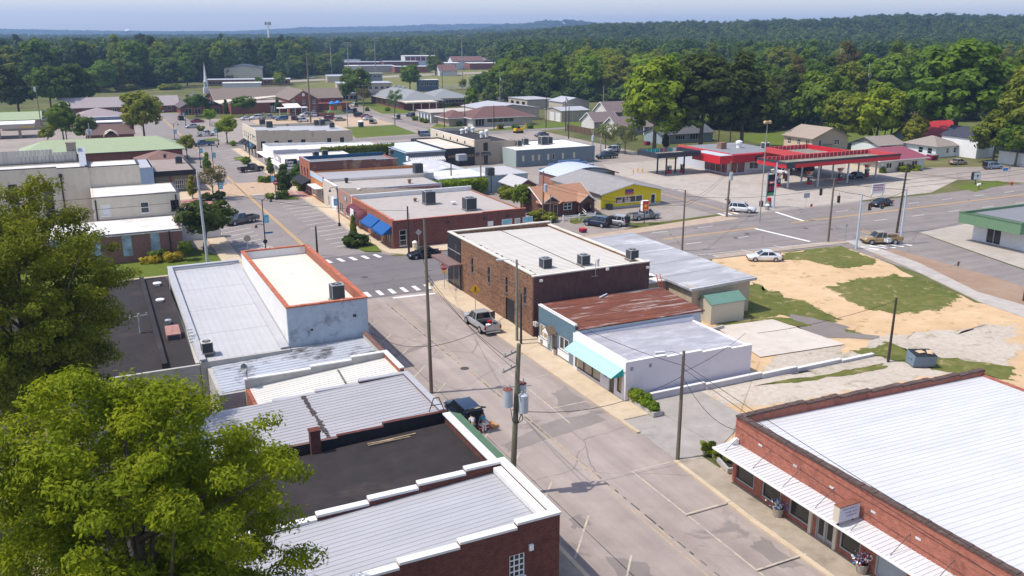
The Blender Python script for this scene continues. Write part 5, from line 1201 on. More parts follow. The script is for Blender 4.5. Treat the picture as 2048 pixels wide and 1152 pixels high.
b.walls(surf('beige_plaster',(.52,.46,.39),.08,1,stain=(.4,.34,.28)),4.6,{'S':[(0,19.7,3.9)],'R':[(.3,8.95,3.5)],'N':[(0,19.7,4.3)]},mats={'S':PEEL},cope=WHT2,cope_sides='L');b.roof(4.1,GREYROOF,slope=-.4)
roof_vent(at(693,365,4.1),.4,.9,'dark rusty turbine vent on the grey shop roof',DKMET);roof_vent(at(819,366,3.9),.4,.8,'rusty brown vent farther right on the grey shop roof',MATS['rust_vent'])
b=Bld('orange_brick_storefront','bright orange brick shop front with a pale blue fascia and white flat canopy','building',38.8,60.5,158.65,168.2)
b.row('L',3,2.3,.4,2.4,.3,9.2,nx=2,nz=1,gl=GLB);b.walls(BR_ORANGE,4.9,{'S':[(0,21.7,4.4)],'R':[(.3,9.25,3.9)],'N':[(0,21.7,4.7)]},mats={'S':GREYMET,'R':surf('slate_blue_wall',(.12,.17,.21),.1,1)})
m=MB();b.sb(m,'L',0,9.55,3.95,4.9,.0,.06);b.part('fascia',m,surf('pale_blue_fascia',(.42,.52,.64),.06,1));b.roof(4.5,METAL_MID,slope=-.4,inset=.15)
m=MB();m.box(-1.5,0,.2,6.2,2.75,2.9);b.part('canopy',m,WHT2)
ac_unit(at(836,345,4.3),1.6,'dark grey air conditioner at the right end of the grey sheet roof',ACD)
b=Bld('red_brick_two_storey','two-storey red brick building with a stained side wall and blue parapet behind rooftop units','building',38.8,56.5,168.3,177.4)
b.row('L',3,.9,3.2,5.0,1.0,8.3,frame=surf('brick_frame',(.3,.12,.08),.1,2),sill=True);b.row('L',3,2.0,.4,2.3,.5,8.6,nx=2,nz=1)
b.walls(brick('warm_red_brick',(.33,.10,.055),(.41,.14,.08),(.3,.18,.12),dirt_amt=.15),6.6,{'S':[(0,8.5,6.5),(8.5,13.2,6.35),(13.2,17.7,6.2)],'N':[(0,17.7,6.5)],'R':[(.3,8.8,6.0)]},mats={'S':brick('stained_dark_brick',(.14,.055,.045),(.18,.07,.055),(.2,.14,.1),dirt=(.36,.27,.16),dirt_amt=.95),'N':surf('blue_parapet',(.025,.09,.17),.2,1)},cope=GREYMET,cope_sides='SL',cope_t=.06)
b.roof(5.8,surf('dark_grey_roof',(.20,.20,.21),.15,1),inset=.3);b.awning('L',.2,8.9,3.1,2.3,1.7,surf('black_canvas',(.02,.022,.028),.2,2),val=.2)
for p,s_,l in(((632,315),1.1,'dark square air conditioner on the two-storey brick roof'),((650,312),1.1,'pale blue-grey air conditioner next to the dark one on the two-storey roof'),((783,309),.9,'small dark air conditioner far along the two-storey roof')):ac_unit(at(p[0],p[1],5.9),s_,l,ACG)
b=Bld('dairy_shop','low white corner shop with a flat cream roof and a black and white sign board','building',38.9,55,190.2,204.2)
b.row('L',4,2.4,.5,2.2,.5,13.4,nx=2,nz=1);b.row('S',1,1.2,.2,2.2,.3,2.2,gl=GLD);b.walls(WHT,3.7,mats={'S':surf('grey_blue_wall',(.28,.34,.40),.1,1)});b.roof(3.55,surf('cream_roof',(.66,.60,.52),.08,1),inset=.05)
m=MB();b.sb(m,'L',-.1,14,2.4,2.75,.0,1.3);b.sb(m,'S',-1.3,3,2.4,2.75,.0,.9);b.part('canopy',m,WHT2)
m=MB();b.sb(m,'L',6.0,12.2,2.8,4.2,.05,.15);b.part('sign_board',m,surf('mauve_sign',(.40,.33,.37),.15,1));m=MB();b.sb(m,'L',8,10.6,3.2,3.8,.152,.17);b.part('sign_panel',m,WHT2)
o=thing('sign_board','black sign board with two lines of rounded white letters above the corner shop door','sign',(38.6,189.7,2.78));m=MB();m.box(-.1,2.4,-.1,.1,0,1.65);f=m.build('board',BLACK,o)
m=MB();text_mesh(m,'Dairy',.72,(.05,-.105,.88),(1,0,0),(0,0,1),.01,.03);text_mesh(m,'Valley',.72,(.35,-.105,.2),(1,0,0),(0,0,1),.01,.03);m.build('lettering',WHT2,f)
m=MB();m.box(2.42,4.2,-.08,.12,0,1.3);m.build('side_panel',surf('sign_blue_grey',(.25,.33,.42),.1,1),o)
b=Bld('vine_covered_store','long low white store with a stepped parapet and green vines over its side wall','building',39.2,66,205.5,218.5)
b.row('L',3,2.8,.4,2.4,.5,12,nx=2,nz=1);b.walls(WHT,4.6,{'S':[(0,5.6,4.55),(5.6,13,4.35),(13,26.8,4.0)],'N':[(i*3.83,(i+1)*3.83,4.7-i*.14)for i in range(7)],'R':[(.3,12.7,3.7)]},mats={'S':surf('pale_lilac_wall',(.52,.49,.51),.06,1),'L':WHT});b.roof(4.0,WHITEROOF,slope=-.3)
m=MB();m.box(-1.6,0,.2,12.8,2.7,2.9);b.part('canopy',m,WHT2)
r=np.random.default_rng(77)
def vine(name,label,x0,x1,y,z0,z1,n,col,droop=1.2,leaf=.22,depth=.5):
 x=r.uniform(x0,x1,n);e=.5+.5*np.sin(x*1.3)*np.sin(x*.47+1);z=z1-r.uniform(0,1,n)**1.6*(z1-z0)*(.45+.55*e)+r.normal(0,.08,n)
 cen=np.stack([x,y+r.uniform(-depth,depth*.3,n),z],1);nr=np.stack([r.normal(0,.5,n),-np.ones(n)*.7,np.abs(r.normal(.6,.4,n))],1)
 o=bpy.data.objects.new(name,leaf_mesh('leaves',cen,nr,leaf*r.uniform(.6,1.4,n),np.clip(r.normal(.5,.2,n),0,1),r=r));C.objects.link(o);o.color=GREEN[col]+(1,);tag(o,label,'vine');return o
vine('vine','green vine hanging along the side wall of the long white store',50,68,205.35,1.6,4.5,1700,'olive',leaf=.32)
b=Bld('stained_cream_building','two-storey cream building with dark streaks below the parapet, square windows and a white roof','building',39.6,64.5,228.5,248.5)
for i in range(7):
 if i!=4:c=1.6+i*3.4;b.window('S',c-.55,c+.55,2.6,4.1,1,2,frame=DKMET,gl=GLD,sill=True)
b.row('L',6,1.0,3.6,5.4,.5,19,gl=GLD);b.row('L',4,3.0,.3,2.4,.5,19,nx=2,nz=1)
STAINC=surf('streaked_cream_stucco',(.56,.46,.34),.06,1,stain=(.14,.10,.075),st_scale=.75,st_amt=.85,st_cut=.54,stretch=(1,1,.22))
b.walls(STAINC,7.0,{'S':[(0,3.2,6.9),(3.2,8.6,6.7),(8.6,13.5,6.45),(13.5,18,6.2),(18,24.9,5.9)],'N':[(0,24.9,6.4)],'R':[(.3,19.7,5.7)]},mats={'L':CREAM});b.roof(5.9,METAL_LT,slope=-.4)
m=MB();b.sb(m,'S',.05,24.9,.1,1.5,.002,.04);b.part('brick_base',m,BR_CHURCH)
for i in range(4):b.awning('L',.8+i*4.8,4.6+i*4.8,3.1,2.2,1.5,MATS['black_canvas'])
for p,s_,l in(((525,249),1.4,'dark vent stack unit left on the stained cream building roof'),((539,254),1.5,'square grey air conditioner left on the stained cream building roof'),((633,249),1.2,'dark air conditioner first of a pair on the white roof'),((645,248),1.2,'dark air conditioner second of a pair on the white roof'),((664,254),1.2,'small dark air conditioner near the front edge of the white roof')):ac_unit(at(p[0],p[1]+1,5.8),s_,l,ACD)
b=Bld('dark_awning_store','flat store with a pale blue roof, dark grey front and striped awning','building',66.6,76.2,192,212);b.walls(surf('charcoal_front',(.12,.125,.145),.1,1),4.1,mats={'L':surf('dark_teal_wall',(.02,.08,.12),.1,1)});b.roof(4.0,surf('pale_blue_roof',(.56,.61,.68),.06,1),inset=-.15)
STR=surf('striped_awning',(.70,.68,.64),.05,1,seams=(0,.55,.22,.6));b.awning('S',.2,9.2,2.9,2.1,1.4,STR,val=.35);m=MB();m.box(-.1,.2,-1.3,0,2.2,3.2);b.part('post',m,WHT2)
b=Bld('black_parlour_front','one-storey store with a black front carrying bronze capital letters','building',76.3,83.9,192.3,216);b.walls(BLACK,4.3);b.roof(4.0,surf('patchy_white_roof',(.60,.52,.44),.12,.6,stain=(.76,.74,.72),st_scale=.2,st_amt=.8,st_cut=.5))
m=MB();text_mesh(m,'SS PRETTY PARLOUR',.72,(.7,-.012,2.15),(1,0,0),(0,0,1),.01,.015);b.part('lettering',surf('bronze_letters',(.40,.24,.10),.1,3),m and None)if False else b.part('lettering',m,surf('bronze_letters',(.40,.24,.10),.1,3))
b=Bld('cream_black_roof_building','two-storey cream building with a black tar roof and small square windows','building',84,95.5,192.6,222)
for i in range(5):b.window('L',5.5+i*4.7,6.5+i*4.7,4.3,5.2,1,1,frame=WHT2,gl=GLD)
b.window('S',2.3,3.5,3.2,5.2,1,2,frame=DKMET,gl=GLD);b.door('S',2.3,3.6,2.4,mat=DKMET,glazed=True)
b.walls(CREAM,6.0,{'S':[(0,4.2,5.9),(4.2,11.5,5.4)],'L':[(.3,29.1,5.9)],'R':[(.3,29.1,4.9)]},mats={'S':surf('taupe_front',(.36,.29,.23),.08,1)},cope=WHT2,cope_sides='L',cope_t=.05);b.roof(5.4,TAR,slope=-.5)
b.awning('S',.4,4.0,2.95,2.3,1.1,DKMET)
for p,h,l in(((924,267),1.2,'white vent cowl first of the group on the black roof'),((933,266),1.5,'twin white vent cowl second on the black roof'),((946,264),1.4,'white vent cowl behind the others on the black roof'),((963,275),1.6,'tall white vent left of the near pair on the black roof'),((973,274),1.9,'tall white vent right of the near pair on the black roof')):roof_vent(at(p[0],p[1],5.3),.55,h,l,WHT2)
b=Bld('blue_grey_hall','long blue-grey block building with small boarded windows and a bright white roof','building',91.2,112.6,184.6,200.5)
for i,(u,gl)in enumerate(((1.8,1),(4.4,1),(6.0,1),(8.5,1),(10.0,0),(12.5,1),(15.6,1))):b.window('S',u-.3,u+.3,1.3,2.7,1,1,frame=CREAM,gl=CREAM if gl else GLD)
BGW=surf('blue_grey_block_wall',(.15,.185,.20),.06,1);b.walls(BGW,4.0,{'N':[(0,21.4,4.1)]},mats={'L':surf('grey_green_wall',(.31,.37,.35),.05,1)});b.roof(3.9,surf('bright_white_roof',(.70,.685,.66),.04,.8,stain=(.66,.6,.54),st_scale=.2,st_amt=.4),inset=.05)
for p,s_,l in(((1037,292),1.3,'small cream air conditioner leftmost on the bright white roof'),((1050,289),1.4,'grey air conditioner second from the left on the bright white roof'),((1086,289),1.9,'long white air handler right on the bright white roof'),((1097,287),1.6,'tall grey air handler rightmost on the bright white roof')):ac_unit(at(p[0],p[1],3.95),s_,l,ACW)
b=Bld('white_gable_store','low building with a gently pitched white and grey patched roof mid-block','building',62.5,71,166.5,182);b.walls(CREAM,3.2);b.gable(3.2,3.9,surf('white_grey_patch_roof',(.46,.46,.48),.1,.5,stain=(.80,.80,.80),st_scale=.25,st_amt=.9,st_cut=.5),CREAM,'y',.2)
o=thing('roof_unit','large pale rooftop cooler on legs beside the white roofs','rooftop cooler',at(923,330,3.3));m=MB();m.box(-1,1,-.8,.8,1.0,2.3);m.build('cabinet',ACG,o);m=MB()
for x in(-.9,.9):
 for y in(-.7,.7):m.box(x-.05,x+.05,y-.05,y+.05,0,1)
m.build('leg',DKMET,o)
b=Bld('white_roof_workshop','flat white-roofed workshop with weathered pale blue walls behind the ivy','building',60.7,71.5,156,166.4);b.window('S',5.8,7.2,2.0,2.5,1,1,gl=GLD,frame=DKMET);b.walls(surf('pale_aqua_wall',(.37,.46,.49),.1,.7,stain=(.2,.27,.33),st_scale=.4,st_amt=.5),3.5);b.roof(3.45,WHITEROOF,inset=-.2)
b=Bld('grey_roof_workshop','flat grey-roofed workshop with faded pale blue walls right of the white-roofed workshop','building',71.6,79.5,155.8,167);b.walls(MATS['pale_aqua_wall'],3.5);b.roof(3.45,surf('soft_grey_roof',(.44,.42,.42),.08,.8),inset=-.2);ac_unit(at(980,351,3.5),1.4,'dark air conditioner on the grey workshop roof',ACD)
b=Bld('brick_gable_outbuilding','small brick outbuilding with a pale grey gabled roof behind the orange house','building',72.6,76.6,146.5,153.5);b.window('L',1.5,2.6,1.2,2.3,2,1);b.walls(BR_CHURCH,2.8);b.gable(2.8,3.9,surf('pale_grey_shingle',(.42,.41,.41),.1,1),BR_CHURCH,'y',.5)
vine('ivy','bright ivy overgrowing the rear wall in the middle of the block',56.5,70,155.2,.3,3.2,1500,'bright',leaf=.3,depth=1.2)
b=Bld('arched_roof_brick_store','old red brick store with a pale blue barrel roof and blue stepped parapet','building',84,97,151,159.5);b.walls(brick('faded_red_brick',(.34,.13,.10),(.42,.19,.14),(.4,.28,.24),dirt_amt=.2),3.2,{'N':[(0,2.2,3.6),(2.2,4.5,4.4),(4.5,9.5,4.9),(9.5,11.3,4.4),(11.3,13,3.7)]},mats={'N':surf('faded_blue_parapet',(.13,.22,.38),.15,1),'S':WOODG})
m=MB();m.smooth=True;k=12;pr=[(-.4+13.8*i/k,3.1+1.5*math.sin(math.pi*i/k))for i in range(k+1)]
m._a([(x,y,z)for y in(-.9,8.2)for x,z in pr],[(i,i+1,k+2+i,k+1+i)for i in range(k)]);m.smooth=False
m._a([(x,.1,z-.06)for x,z in pr]+[(13,.1,3.0),(0,.1,3.0)],[tuple(range(k+3))]);b.part('barrel_roof',m,surf('pale_blue_sheet',(.46,.50,.56),.05,1,rough=.5));m=MB();m.smooth=True
m._a([(x,y,z+(.02 if j%2 else-.2))for j,y in enumerate((-.93,-.93))for x,z in pr],[(i,i+1,k+2+i,k+1+i)for i in range(k)]);b.part('fascia',m,DKMET)
b=Bld('yellow_store','bright yellow metal shop with a wide display window and grey patched gable roof','building',81.8,94.6,131.4,149.5)
CY=crop(1060,290,7.2);YEL=surf('bright_yellow_siding',(.70,.55,.012),.04,1,seams=(0,.55,.06,.35))
u0,u1,z0,z1=b.pix('S',CY(1230,740),CY(1618,845));b.window('S',u0,u1,.85,2.05,4,1,gl=glass('poster_window',(.05,.04,.035),.15),fw=.09);w0=u0;ww=u1-u0
u0,u1,z0,z1=b.pix('S',CY(1742,700),CY(1800,850));b.door('S',u0,u1+.1,2.1,mat=WHT2,glazed=True)
b.walls(YEL,3.0,mats={'L':CREAM,'R':CREAM})
RF=surf('patched_shingle_roof',(.27,.255,.25),.12,.9,stain=(.42,.41,.42),st_scale=1.0,st_amt=.6,st_cut=.55,seams=(1,1.0,.06,.3));b.gable(3.0,4.45,RF,YEL,'y',.5,fascia=WHT2)
m=MB()
for x,w_,z,c in((.35,1.2,.25,0),(2.0,.5,.5,1),(2.5,.8,.3,1)):m.box(w0+x,w0+x+w_,.045,.055,.95,.95+z*2.2)
b.part('poster',m,surf('window_posters',(.55,.42,.34),.5,1.2,stain=(.6,.2,.05),st_scale=.8,st_amt=.8))
u0,u1,z0,z1=b.pix('S',CY(1372,630),CY(1488,718));m=MB();b.sb(m,'S',u0,u1,2.35,3.3,.0,.08);sg=b.part('shop_sign',m,surf('purple_sign',(.16,.08,.16),.2,2));m=MB()
b.sb(m,'S',u0+.1,u1-.1,2.43,2.72,.081,.09);m.build('lettering',surf('red_sign_stripe',(.55,.09,.09),.3,5),sg)
m=MB();b.sb(m,'S',.9,1.9,.1,1.0,.05,.9);b.part('condenser',m,ACD)
m=MB();b.sb(m,'S',0,12.8,.0,.35,.0,.03);b.part('base_strip',m,CONCB)
b=Bld('orange_shingle_house','dark brick bungalow with an orange-brown shingle roof, arched porch and white windows','house',69.2,78.6,129.8,138.5)
u0,u1,z0,z1=b.pix('S',CY(483,825),CY(603,955));b.window('S',u0,u1,.95,2.2,2,2,fw=.1);u0,u1,_,_=b.pix('S',CY(335,880),CY(400,1020));b.door('S',u0,u1,2.1,glazed=True);u0,u1,_,_=b.pix('S',CY(212,860),CY(295,980));b.window('S',u0,u1,.8,2.2,2,1)
BRB=brick('bungalow_brick',(.12,.055,.042),(.17,.075,.055),(.16,.11,.09),dirt_amt=.2);b.walls(BRB,2.7)
SHO=surf('orange_brown_shingle',(.36,.19,.115),.14,2.5,stain=(.34,.16,.085),st_scale=.4,st_amt=.6,seams=(1,.5,.04,.25));b.gable(2.7,4.7,SHO,BRB,'x',.45,fascia=WHT2)
def front_gable(xc,wd,dep,eave,rg,arch=False):
 m=MB();h=wd/2;y0=-dep
 for sx in(-1,1):m.slab([(xc+sx*(h+.3),y0-.3,eave-.2),(xc,y0-.3,rg),(xc,3.4,rg),(xc+sx*(h+.3),2.0,eave-.2)]if sx<0 else[(xc,y0-.3,rg),(xc+h+.3,y0-.3,eave-.2),(xc+h+.3,2.0,eave-.2),(xc,3.4,rg)],.12)
 b.part('porch_roof',m,SHO);m=MB()
 for sx in(-1,1):m.slab([(xc,y0-.33,rg+.02),(xc,y0-.30,rg+.02),(xc+sx*(h+.32),y0-.30,eave-.18),(xc+sx*(h+.32),y0-.33,eave-.18)],.2)
 b.part('fascia',m,WHT2);m=MB()
 if arch:
  k=10;a=[(xc-.85*math.cos(math.pi*i/k),1.35+.85*math.sin(math.pi*i/k))for i in range(k+1)]
  for y in(y0,y0+.3):
   L=[(xc-h,y,0),(xc-.85,y,0)]+[(x,y,z)for x,z in a[:6]]+[(xc,y,rg-.15),(xc-h,y,eave-.1)]
   Rr=[(xc+h,y,0),(xc+.85,y,0)]+[(x,y,z)for x,z in a[:4:-1]]+[(xc,y,rg-.15),(xc+h,y,eave-.1)]
   m.poly(L);m.poly(Rr)
  m.box(xc+h-.25,xc+h,y0+.3,0,0,.9);m.box(xc+h-.25,xc+h,y0+.3,y0+.7,.9,eave-.1);m.box(xc-h,xc-h+.25,y0+.3,0,0,eave-.1);m.box(xc-h,xc+h,y0+.3,0,0,.5)
 else:m._a([(xc-h,y0+.05,0),(xc+h,y0+.05,0),(xc+h,y0+.05,eave-.1),(xc,y0+.05,rg-.15),(xc-h,y0+.05,eave-.1)],[(0,1,2,3,4)])
 b.part('porch_wall' if arch else 'gable_wall',m,BRB)
front_gable(8.0,2.8,1.3,2.6,3.7,True);front_gable(1.6,3.4,.02,2.6,3.7)
m=MB();m.slab([(2.6,-1.0,2.35),(3.3,-1.0,2.75),(3.3,0,2.75),(2.6,0,2.35)],.06);m.slab([(3.3,-1.0,2.75),(4.0,-1.0,2.35),(4.0,0,2.35),(3.3,0,2.75)],.06);b.part('door_hood',m,SHO)
m=MB()
for i in range(4):m.box(7.2,8.8,-1.7-i*.3,-1.3,0,.5-i*.12)
b.part('steps',m,CONCB);m=MB();m.tube([(7.0,-1.3,1.3),(7.0,-2.6,.8),(7.0,-2.6,0)],.05,6);m.tube([(7.0,-1.3,.8),(7.0,-2.6,.4)],.04,6);b.part('handrail',m,WHT2)
o=thing('rail_fence','low white rail fence in front of the orange shingled house','fence',(70.6,125.2,0));m=MB()
for z in(.45,.85):m.box(0,6.2,-.03,.03,z,z+.12)
m.build('rail',WHT2,o)
for x in(-2.4,0,3.1,6.2):m=MB();m.box(x-.09,x+.09,-.09,.09,0,1.15);m.build('post',WHT2,o)
# ------ left of the main street
b=Bld('cream_church_hall','tall cream plastered church hall with slit windows, white flat roofs and a dark coping','church',-22,.3,149.2,156)
for x in(7.2,11.2,15.8):b.window('S',x,x+1.25,2.2,8.6,1,6,frame=surf('grey_mullion',(.3,.3,.3),.1,2),gl=GLS)
b.walls(CREAM,10.6,{'S':[(0,18.0,10.7),(18.0,22.3,10.5)]},cope=DKMET,cope_t=.1);b.roof(10.4,WHITEROOF,inset=.2)
m=MB();b.sb(m,'S',18.3,18.5,0,9.6,.0,.16);b.sb(m,'S',18.15,18.65,9.2,9.7,0,.25);b.part('downpipe',m,PIPE)
m=MB();[m.box(.0+i*.55,.5+i*.55,7.0,7.2,9.0,12.7 if i<32 else 12.2)for i in range(38)];b.part('metal_screen',m,surf('ribbed_grey_screen',(.46,.43,.39),.3,1.5,stretch=(1,1,.1)))
m=MB();m.box(19.6,21.0,7.3,8.6,9,13.4);m.box(19.5,21.1,7.2,8.7,13.4,13.6);b.part('chimney',m,surf('grey_brown_brick',(.28,.24,.20),.2,3));m=MB();m.slab([(21.2,1.0,10.6),(22.2,1.0,10.6),(22.2,9.0,12.6),(21.2,9.0,12.6)],.3);b.part('sloping_parapet',m,GREYMET)
b=Bld('church_stair_block','cream stair block with a white flat roof between the tall hall and the lower wing','church',.35,7.6,149.4,156.2);b.walls(CREAM,10.4,cope=DKMET,cope_sides='SLR',cope_t=.1);b.roof(10.35,WHITEROOF,inset=.2)
b=Bld('church_office_wing','lower cream church wing with three windows, brown downpipes and a white roof','church',.2,12.2,139.0,149.1)
for x,gl in((1.1,WHT),(6.4,GLS),(10.6,GLD)):b.window('S',x,x+1.15,4.6,6.2,1,2,frame=WHT2 if x<8 else DKMET,gl=gl,sill=True)
b.walls(CREAM,7.3,cope=DKMET,cope_sides='SR',cope_t=.08);b.roof(7.25,WHITEROOF,inset=.15);m=MB();b.sb(m,'S',.35,.55,0,7.0,0,.15);b.part('downpipe',m,PIPE);m=MB();b.sb(m,'S',11.3,11.5,3.9,7.0,0,.15);b.part('downpipe',m,PIPE)
b=Bld('church_brick_wing','low brown brick church wing with a white roof and tall blue windows above flower beds','church',-20,11.0,127.6,138.9)
for x in(10,14.5,19.4,23.2,26.8):b.window('S',x,x+1.2,.9,3.9,1,3,frame=surf('pale_green_frame',(.3,.4,.4),.1,2),gl=glass('pale_blue_glass',(.28,.36,.44),.3))
b.walls(brick('plain_brown_brick',(.20,.10,.075),(.24,.125,.095),(.24,.16,.13),dirt_amt=.15),4.0,cope=DKMET,cope_sides='S',cope_t=.06);b.roof(3.95,WHITEROOF,inset=-.1);m=MB();b.sb(m,'S',29.2,29.4,0,3.9,0,.14);b.part('downpipe',m,PIPE)
m=MB();m.box(11.0,17.5,138,139.5,0,2.6);m.box(14.2,14.5,139.5,148,0,3.2);o=tag(m.build('screen_wall',WHT),'white screen wall behind the dark green round tree','wall')
b=Bld('solar_roof_shed','small white shed carrying four dark solar panels beside the cream church wing','shed',12.6,15.4,146,151);b.walls(WHT,2.6);b.roof(2.6,DKMET,inset=0)
for i in range(4):m=MB();m.box(.15+(i%2)*1.3,1.3+(i%2)*1.3,.4+(i//2)*2.2,2.3+(i//2)*2.2,2.66,2.72);b.part('solar_panel',m,glass('solar_glass',(.02,.025,.04),.1))
b=Bld('blue_grey_cabin','small blue-grey flat-roofed block behind the cream church','building',9.0,11.6,181,194);b.walls(surf('powder_blue_wall',(.33,.44,.55),.05,1),5.6);b.roof(5.6,METAL_LT,inset=-.1)
b=Bld('restaurant','flat brown-roofed restaurant with a black band, red posts and a green rooftop unit','building',12.0,19.4,184.2,203.5)
b.row('S',2,1.6,.6,2.4,3.4,7.2,nx=4,nz=2);b.walls(surf('olive_front',(.20,.18,.13),.1,1),3.9,mats={'R':BR_CHURCH});b.roof(4.1,surf('taupe_roof',(.30,.24,.21),.12,1,stain=(.2,.16,.14)),inset=.1)
m=MB();b.sb(m,'S',-.2,7.6,3.3,4.3,.0,.35);b.sb(m,'R',-.3,19.3,3.6,4.3,.0,.25);b.part('band',m,BLACK);m=MB();b.sb(m,'S',2.7,3.0,0,3.3,0,.2);b.sb(m,'S',7.2,7.4,0,3.3,0,.2);b.part('post',m,surf('red_post',(.3,.06,.05),.1,2))
ac_unit(at(358,326,4.15),1.3,'green-grey rooftop unit on the flat restaurant roof',surf('green_unit',(.14,.25,.24),.1,2))
b=Bld('brown_shingle_house','brown shingled hip-roofed building beside the long green metal roof','building',10.5,19.8,204.5,215);b.walls(BR_TAN,3.4);b.hip(3.4,5.4,surf('brown_roof_shingle',(.20,.115,.09),.15,1.5),fascia=DKMET)
roof_vent(at(330,316,4.4),.4,.9,'dark square vent stack on the brown shingled roof',DKMET)
b=Bld('green_roof_hall','long hall under a pale green standing-seam metal hip roof with brick walls','building',-13,21.5,226,241.5)
for x in(26.0,29.5,33.0):b.window('S',x-.9,x+.3,.8,2.3,2,2,gl=GLS)
b.walls(BR_CHURCH,3.6);b.hip(3.7,6.2,surf('pale_green_sheet',(.31,.37,.22),.05,.6,seams=(0,.6,.05,.25),rough=.6),oh=.8,inset=4.8,fascia=DKMET)
b=Bld('arched_entrance_building','dark brown flat-roofed building with an arched entrance gable','building',1.5,13.5,273,288);b.walls(BR_CHURCH,3.2);b.gable(3.2,5.4,surf('dark_brown_roof',(.13,.08,.07),.15,1),BR_CHURCH,'x',.4,fascia=CREAM)
m=MB();k=10;m.tube([(6.0-1.9*math.cos(math.pi*i/k),-.6,2.6+1.6*math.sin(math.pi*i/k))for i in range(k+1)],.14,6);m.slab([(4.2,-.6,2.9),(6,-.6,4.4),(6,2,4.4),(4.2,2,3.6)],.1);m.slab([(6,-.6,4.4),(7.8,-.6,2.9),(7.8,2,3.6),(6,2,4.4)],.1);b.part('arched_porch',m,CREAM)
m=MB();m.box(.5,1.0,10,10.6,4.4,5.9);b.part('chimney',m,DKMET)
b=Bld('blue_wall_hall','hall with a slate blue wall under a mauve-grey shingle roof behind the yellow-green tree','building',-1,13,328,342);b.walls(surf('slate_blue_render',(.17,.20,.27),.05,1),3.8);b.hip(3.8,6.2,surf('mauve_shingle',(.29,.24,.24),.08,1),fascia=WHT2)
m=MB();m.box(-.5,13.8,-7,-.2,2.2,2.5);b.part('porch_roof',m,WHT2)
b=Bld('green_roof_bank','small brown building with a pale green metal roof above the drive-through','building',-23,-11.5,331,346);b.walls(BR_TAN,3.5);b.gable(3.5,5.4,MATS['pale_green_sheet'],BR_TAN,'x',.5)
o=thing('drive_through_canopy','white-topped concrete drive-through canopy on square piers at the left edge','canopy',(-30,304,0));m=MB();m.box(-20,17.5,0,11,3.0,4.2);m.build('fascia',surf('canopy_concrete',(.45,.39,.33),.1,1),o);m=MB();m.box(-20.1,17.6,-.1,11.1,4.2,4.35);m.build('roof',WHT2,o)
for x in(2,7.5,13):m=MB();m.box(x,x+.8,1,1.8,0,3.0);m.build('pier',BR_TAN,o)
m=MB();m.box(13.5,17.4,-.06,0,3.2,3.5);m.build('clearance_bar',surf('yellow_bar',(.65,.42,.05),.1,2),o)
# -------- church complex, school and houses farther off
BR_FAR=brick('far_red_brick',(.22,.065,.045),(.28,.09,.06),(.26,.16,.12),dirt_amt=.2);SH_BR=surf('brown_grey_shingle',(.185,.145,.12),.1,.8);SH_GR=surf('grey_shingle',(.23,.24,.245),.08,.8);SH_MV=surf('mauve_brown_shingle',(.19,.145,.14),.1,.8)
SH_RD=surf('reddish_brown_shingle',(.145,.078,.068),.1,.8)
b=Bld('church_long_wing','long low brick church wing with a mauve-grey roof left of the steeple','church',-6,37,384,400);b.row('S',8,1.6,.8,2.2,1,42,nx=2,nz=1);b.walls(BR_FAR,3.0);b.gable(3.0,6.2,surf('mauve_grey_shingle',(.30,.26,.26),.08,.8),BR_FAR,'x',.6)
b=Bld('church_front_gable','wide dark gabled church front with pale letters in the gable and a pale eave line','church',36,52,368,390);b.row('S',4,2.4,.3,2.4,1,15,nx=2,nz=1,gl=GLD);DKSH=surf('dark_gable_cladding',(.045,.038,.04),.15,1);b.walls(BR_FAR,3.2);b.gable(3.2,7.2,surf('dark_shingle',(.11,.09,.09),.1,1),DKSH,'y',.8,fascia=GREYMET)
m=MB()
for i in range(3):m.box(9.5+i*1.2,10.3+i*1.2,-.06,-.005,4.1,5.0);
b.part('emblem',m,surf('pale_emblem',(.40,.33,.34),.3,4))
b=Bld('church_sanctuary','broad brown-roofed sanctuary carrying the white steeple, with a curved pale eave','church',52,84,386,412);b.walls(BR_FAR,4.0);b.gable(4.0,8.2,SH_BR,BR_FAR,'x',1.0,fascia=CREAM)
o=st_=thing('steeple','slender white church steeple with a louvred lantern rising from the brown roof','steeple',(50.2,400,6.0));m=MB();m.box(-1.7,1.7,-1.7,1.7,0,3.8);m.box(-1.8,1.8,-1.8,1.8,3.8,4.0);m.build('base',WHT,o)
m=MB()
for x in(-1.2,.85):
 for y in(-1.2,.85):m.box(x,x+.35,y,y+.35,4.0,8.2)
m.box(-1.0,1.0,-1.0,1.0,4,8.1);l=m.build('lantern',WHT,o);m=MB()
for s in(-1,1):m.box(-.5,.5,1.001*s-.03,1.001*s+.03,4.6,7.4);m.box(1.001*s-.03,1.001*s+.03,-.5,.5,4.6,7.4)
m.build('louvre',ACG,l);m=MB();m.box(-1.4,1.4,-1.4,1.4,8.2,8.5);m.tube([(0,0,8.5),(0,0,21.5)],[1.05,.03],8);m.build('spire',WHT,o);st_.scale=(.66,.66,.60)
o=thing('church_canopy','sweeping entrance canopy on tall brick pylons between the two dark round trees','canopy',(51,366,0));m=MB();m.slab([(-3,2,3.6),(24,12,5.4),(24,15,5.6),(-3,14,4.2)],.5);m.build('roof',CREAM,o)
for x in(1.0,4.0):m=MB();m.loft([[(x-.5,-1,0),(x+.5,-1,0),(x+.5,1,0),(x-.5,1,0)],[(x-.3,0,4.3),(x+.3,0,4.3),(x+.3,1.2,4.3),(x-.3,1.2,4.3)]]);m.build('pylon',BR_CHURCH,o)
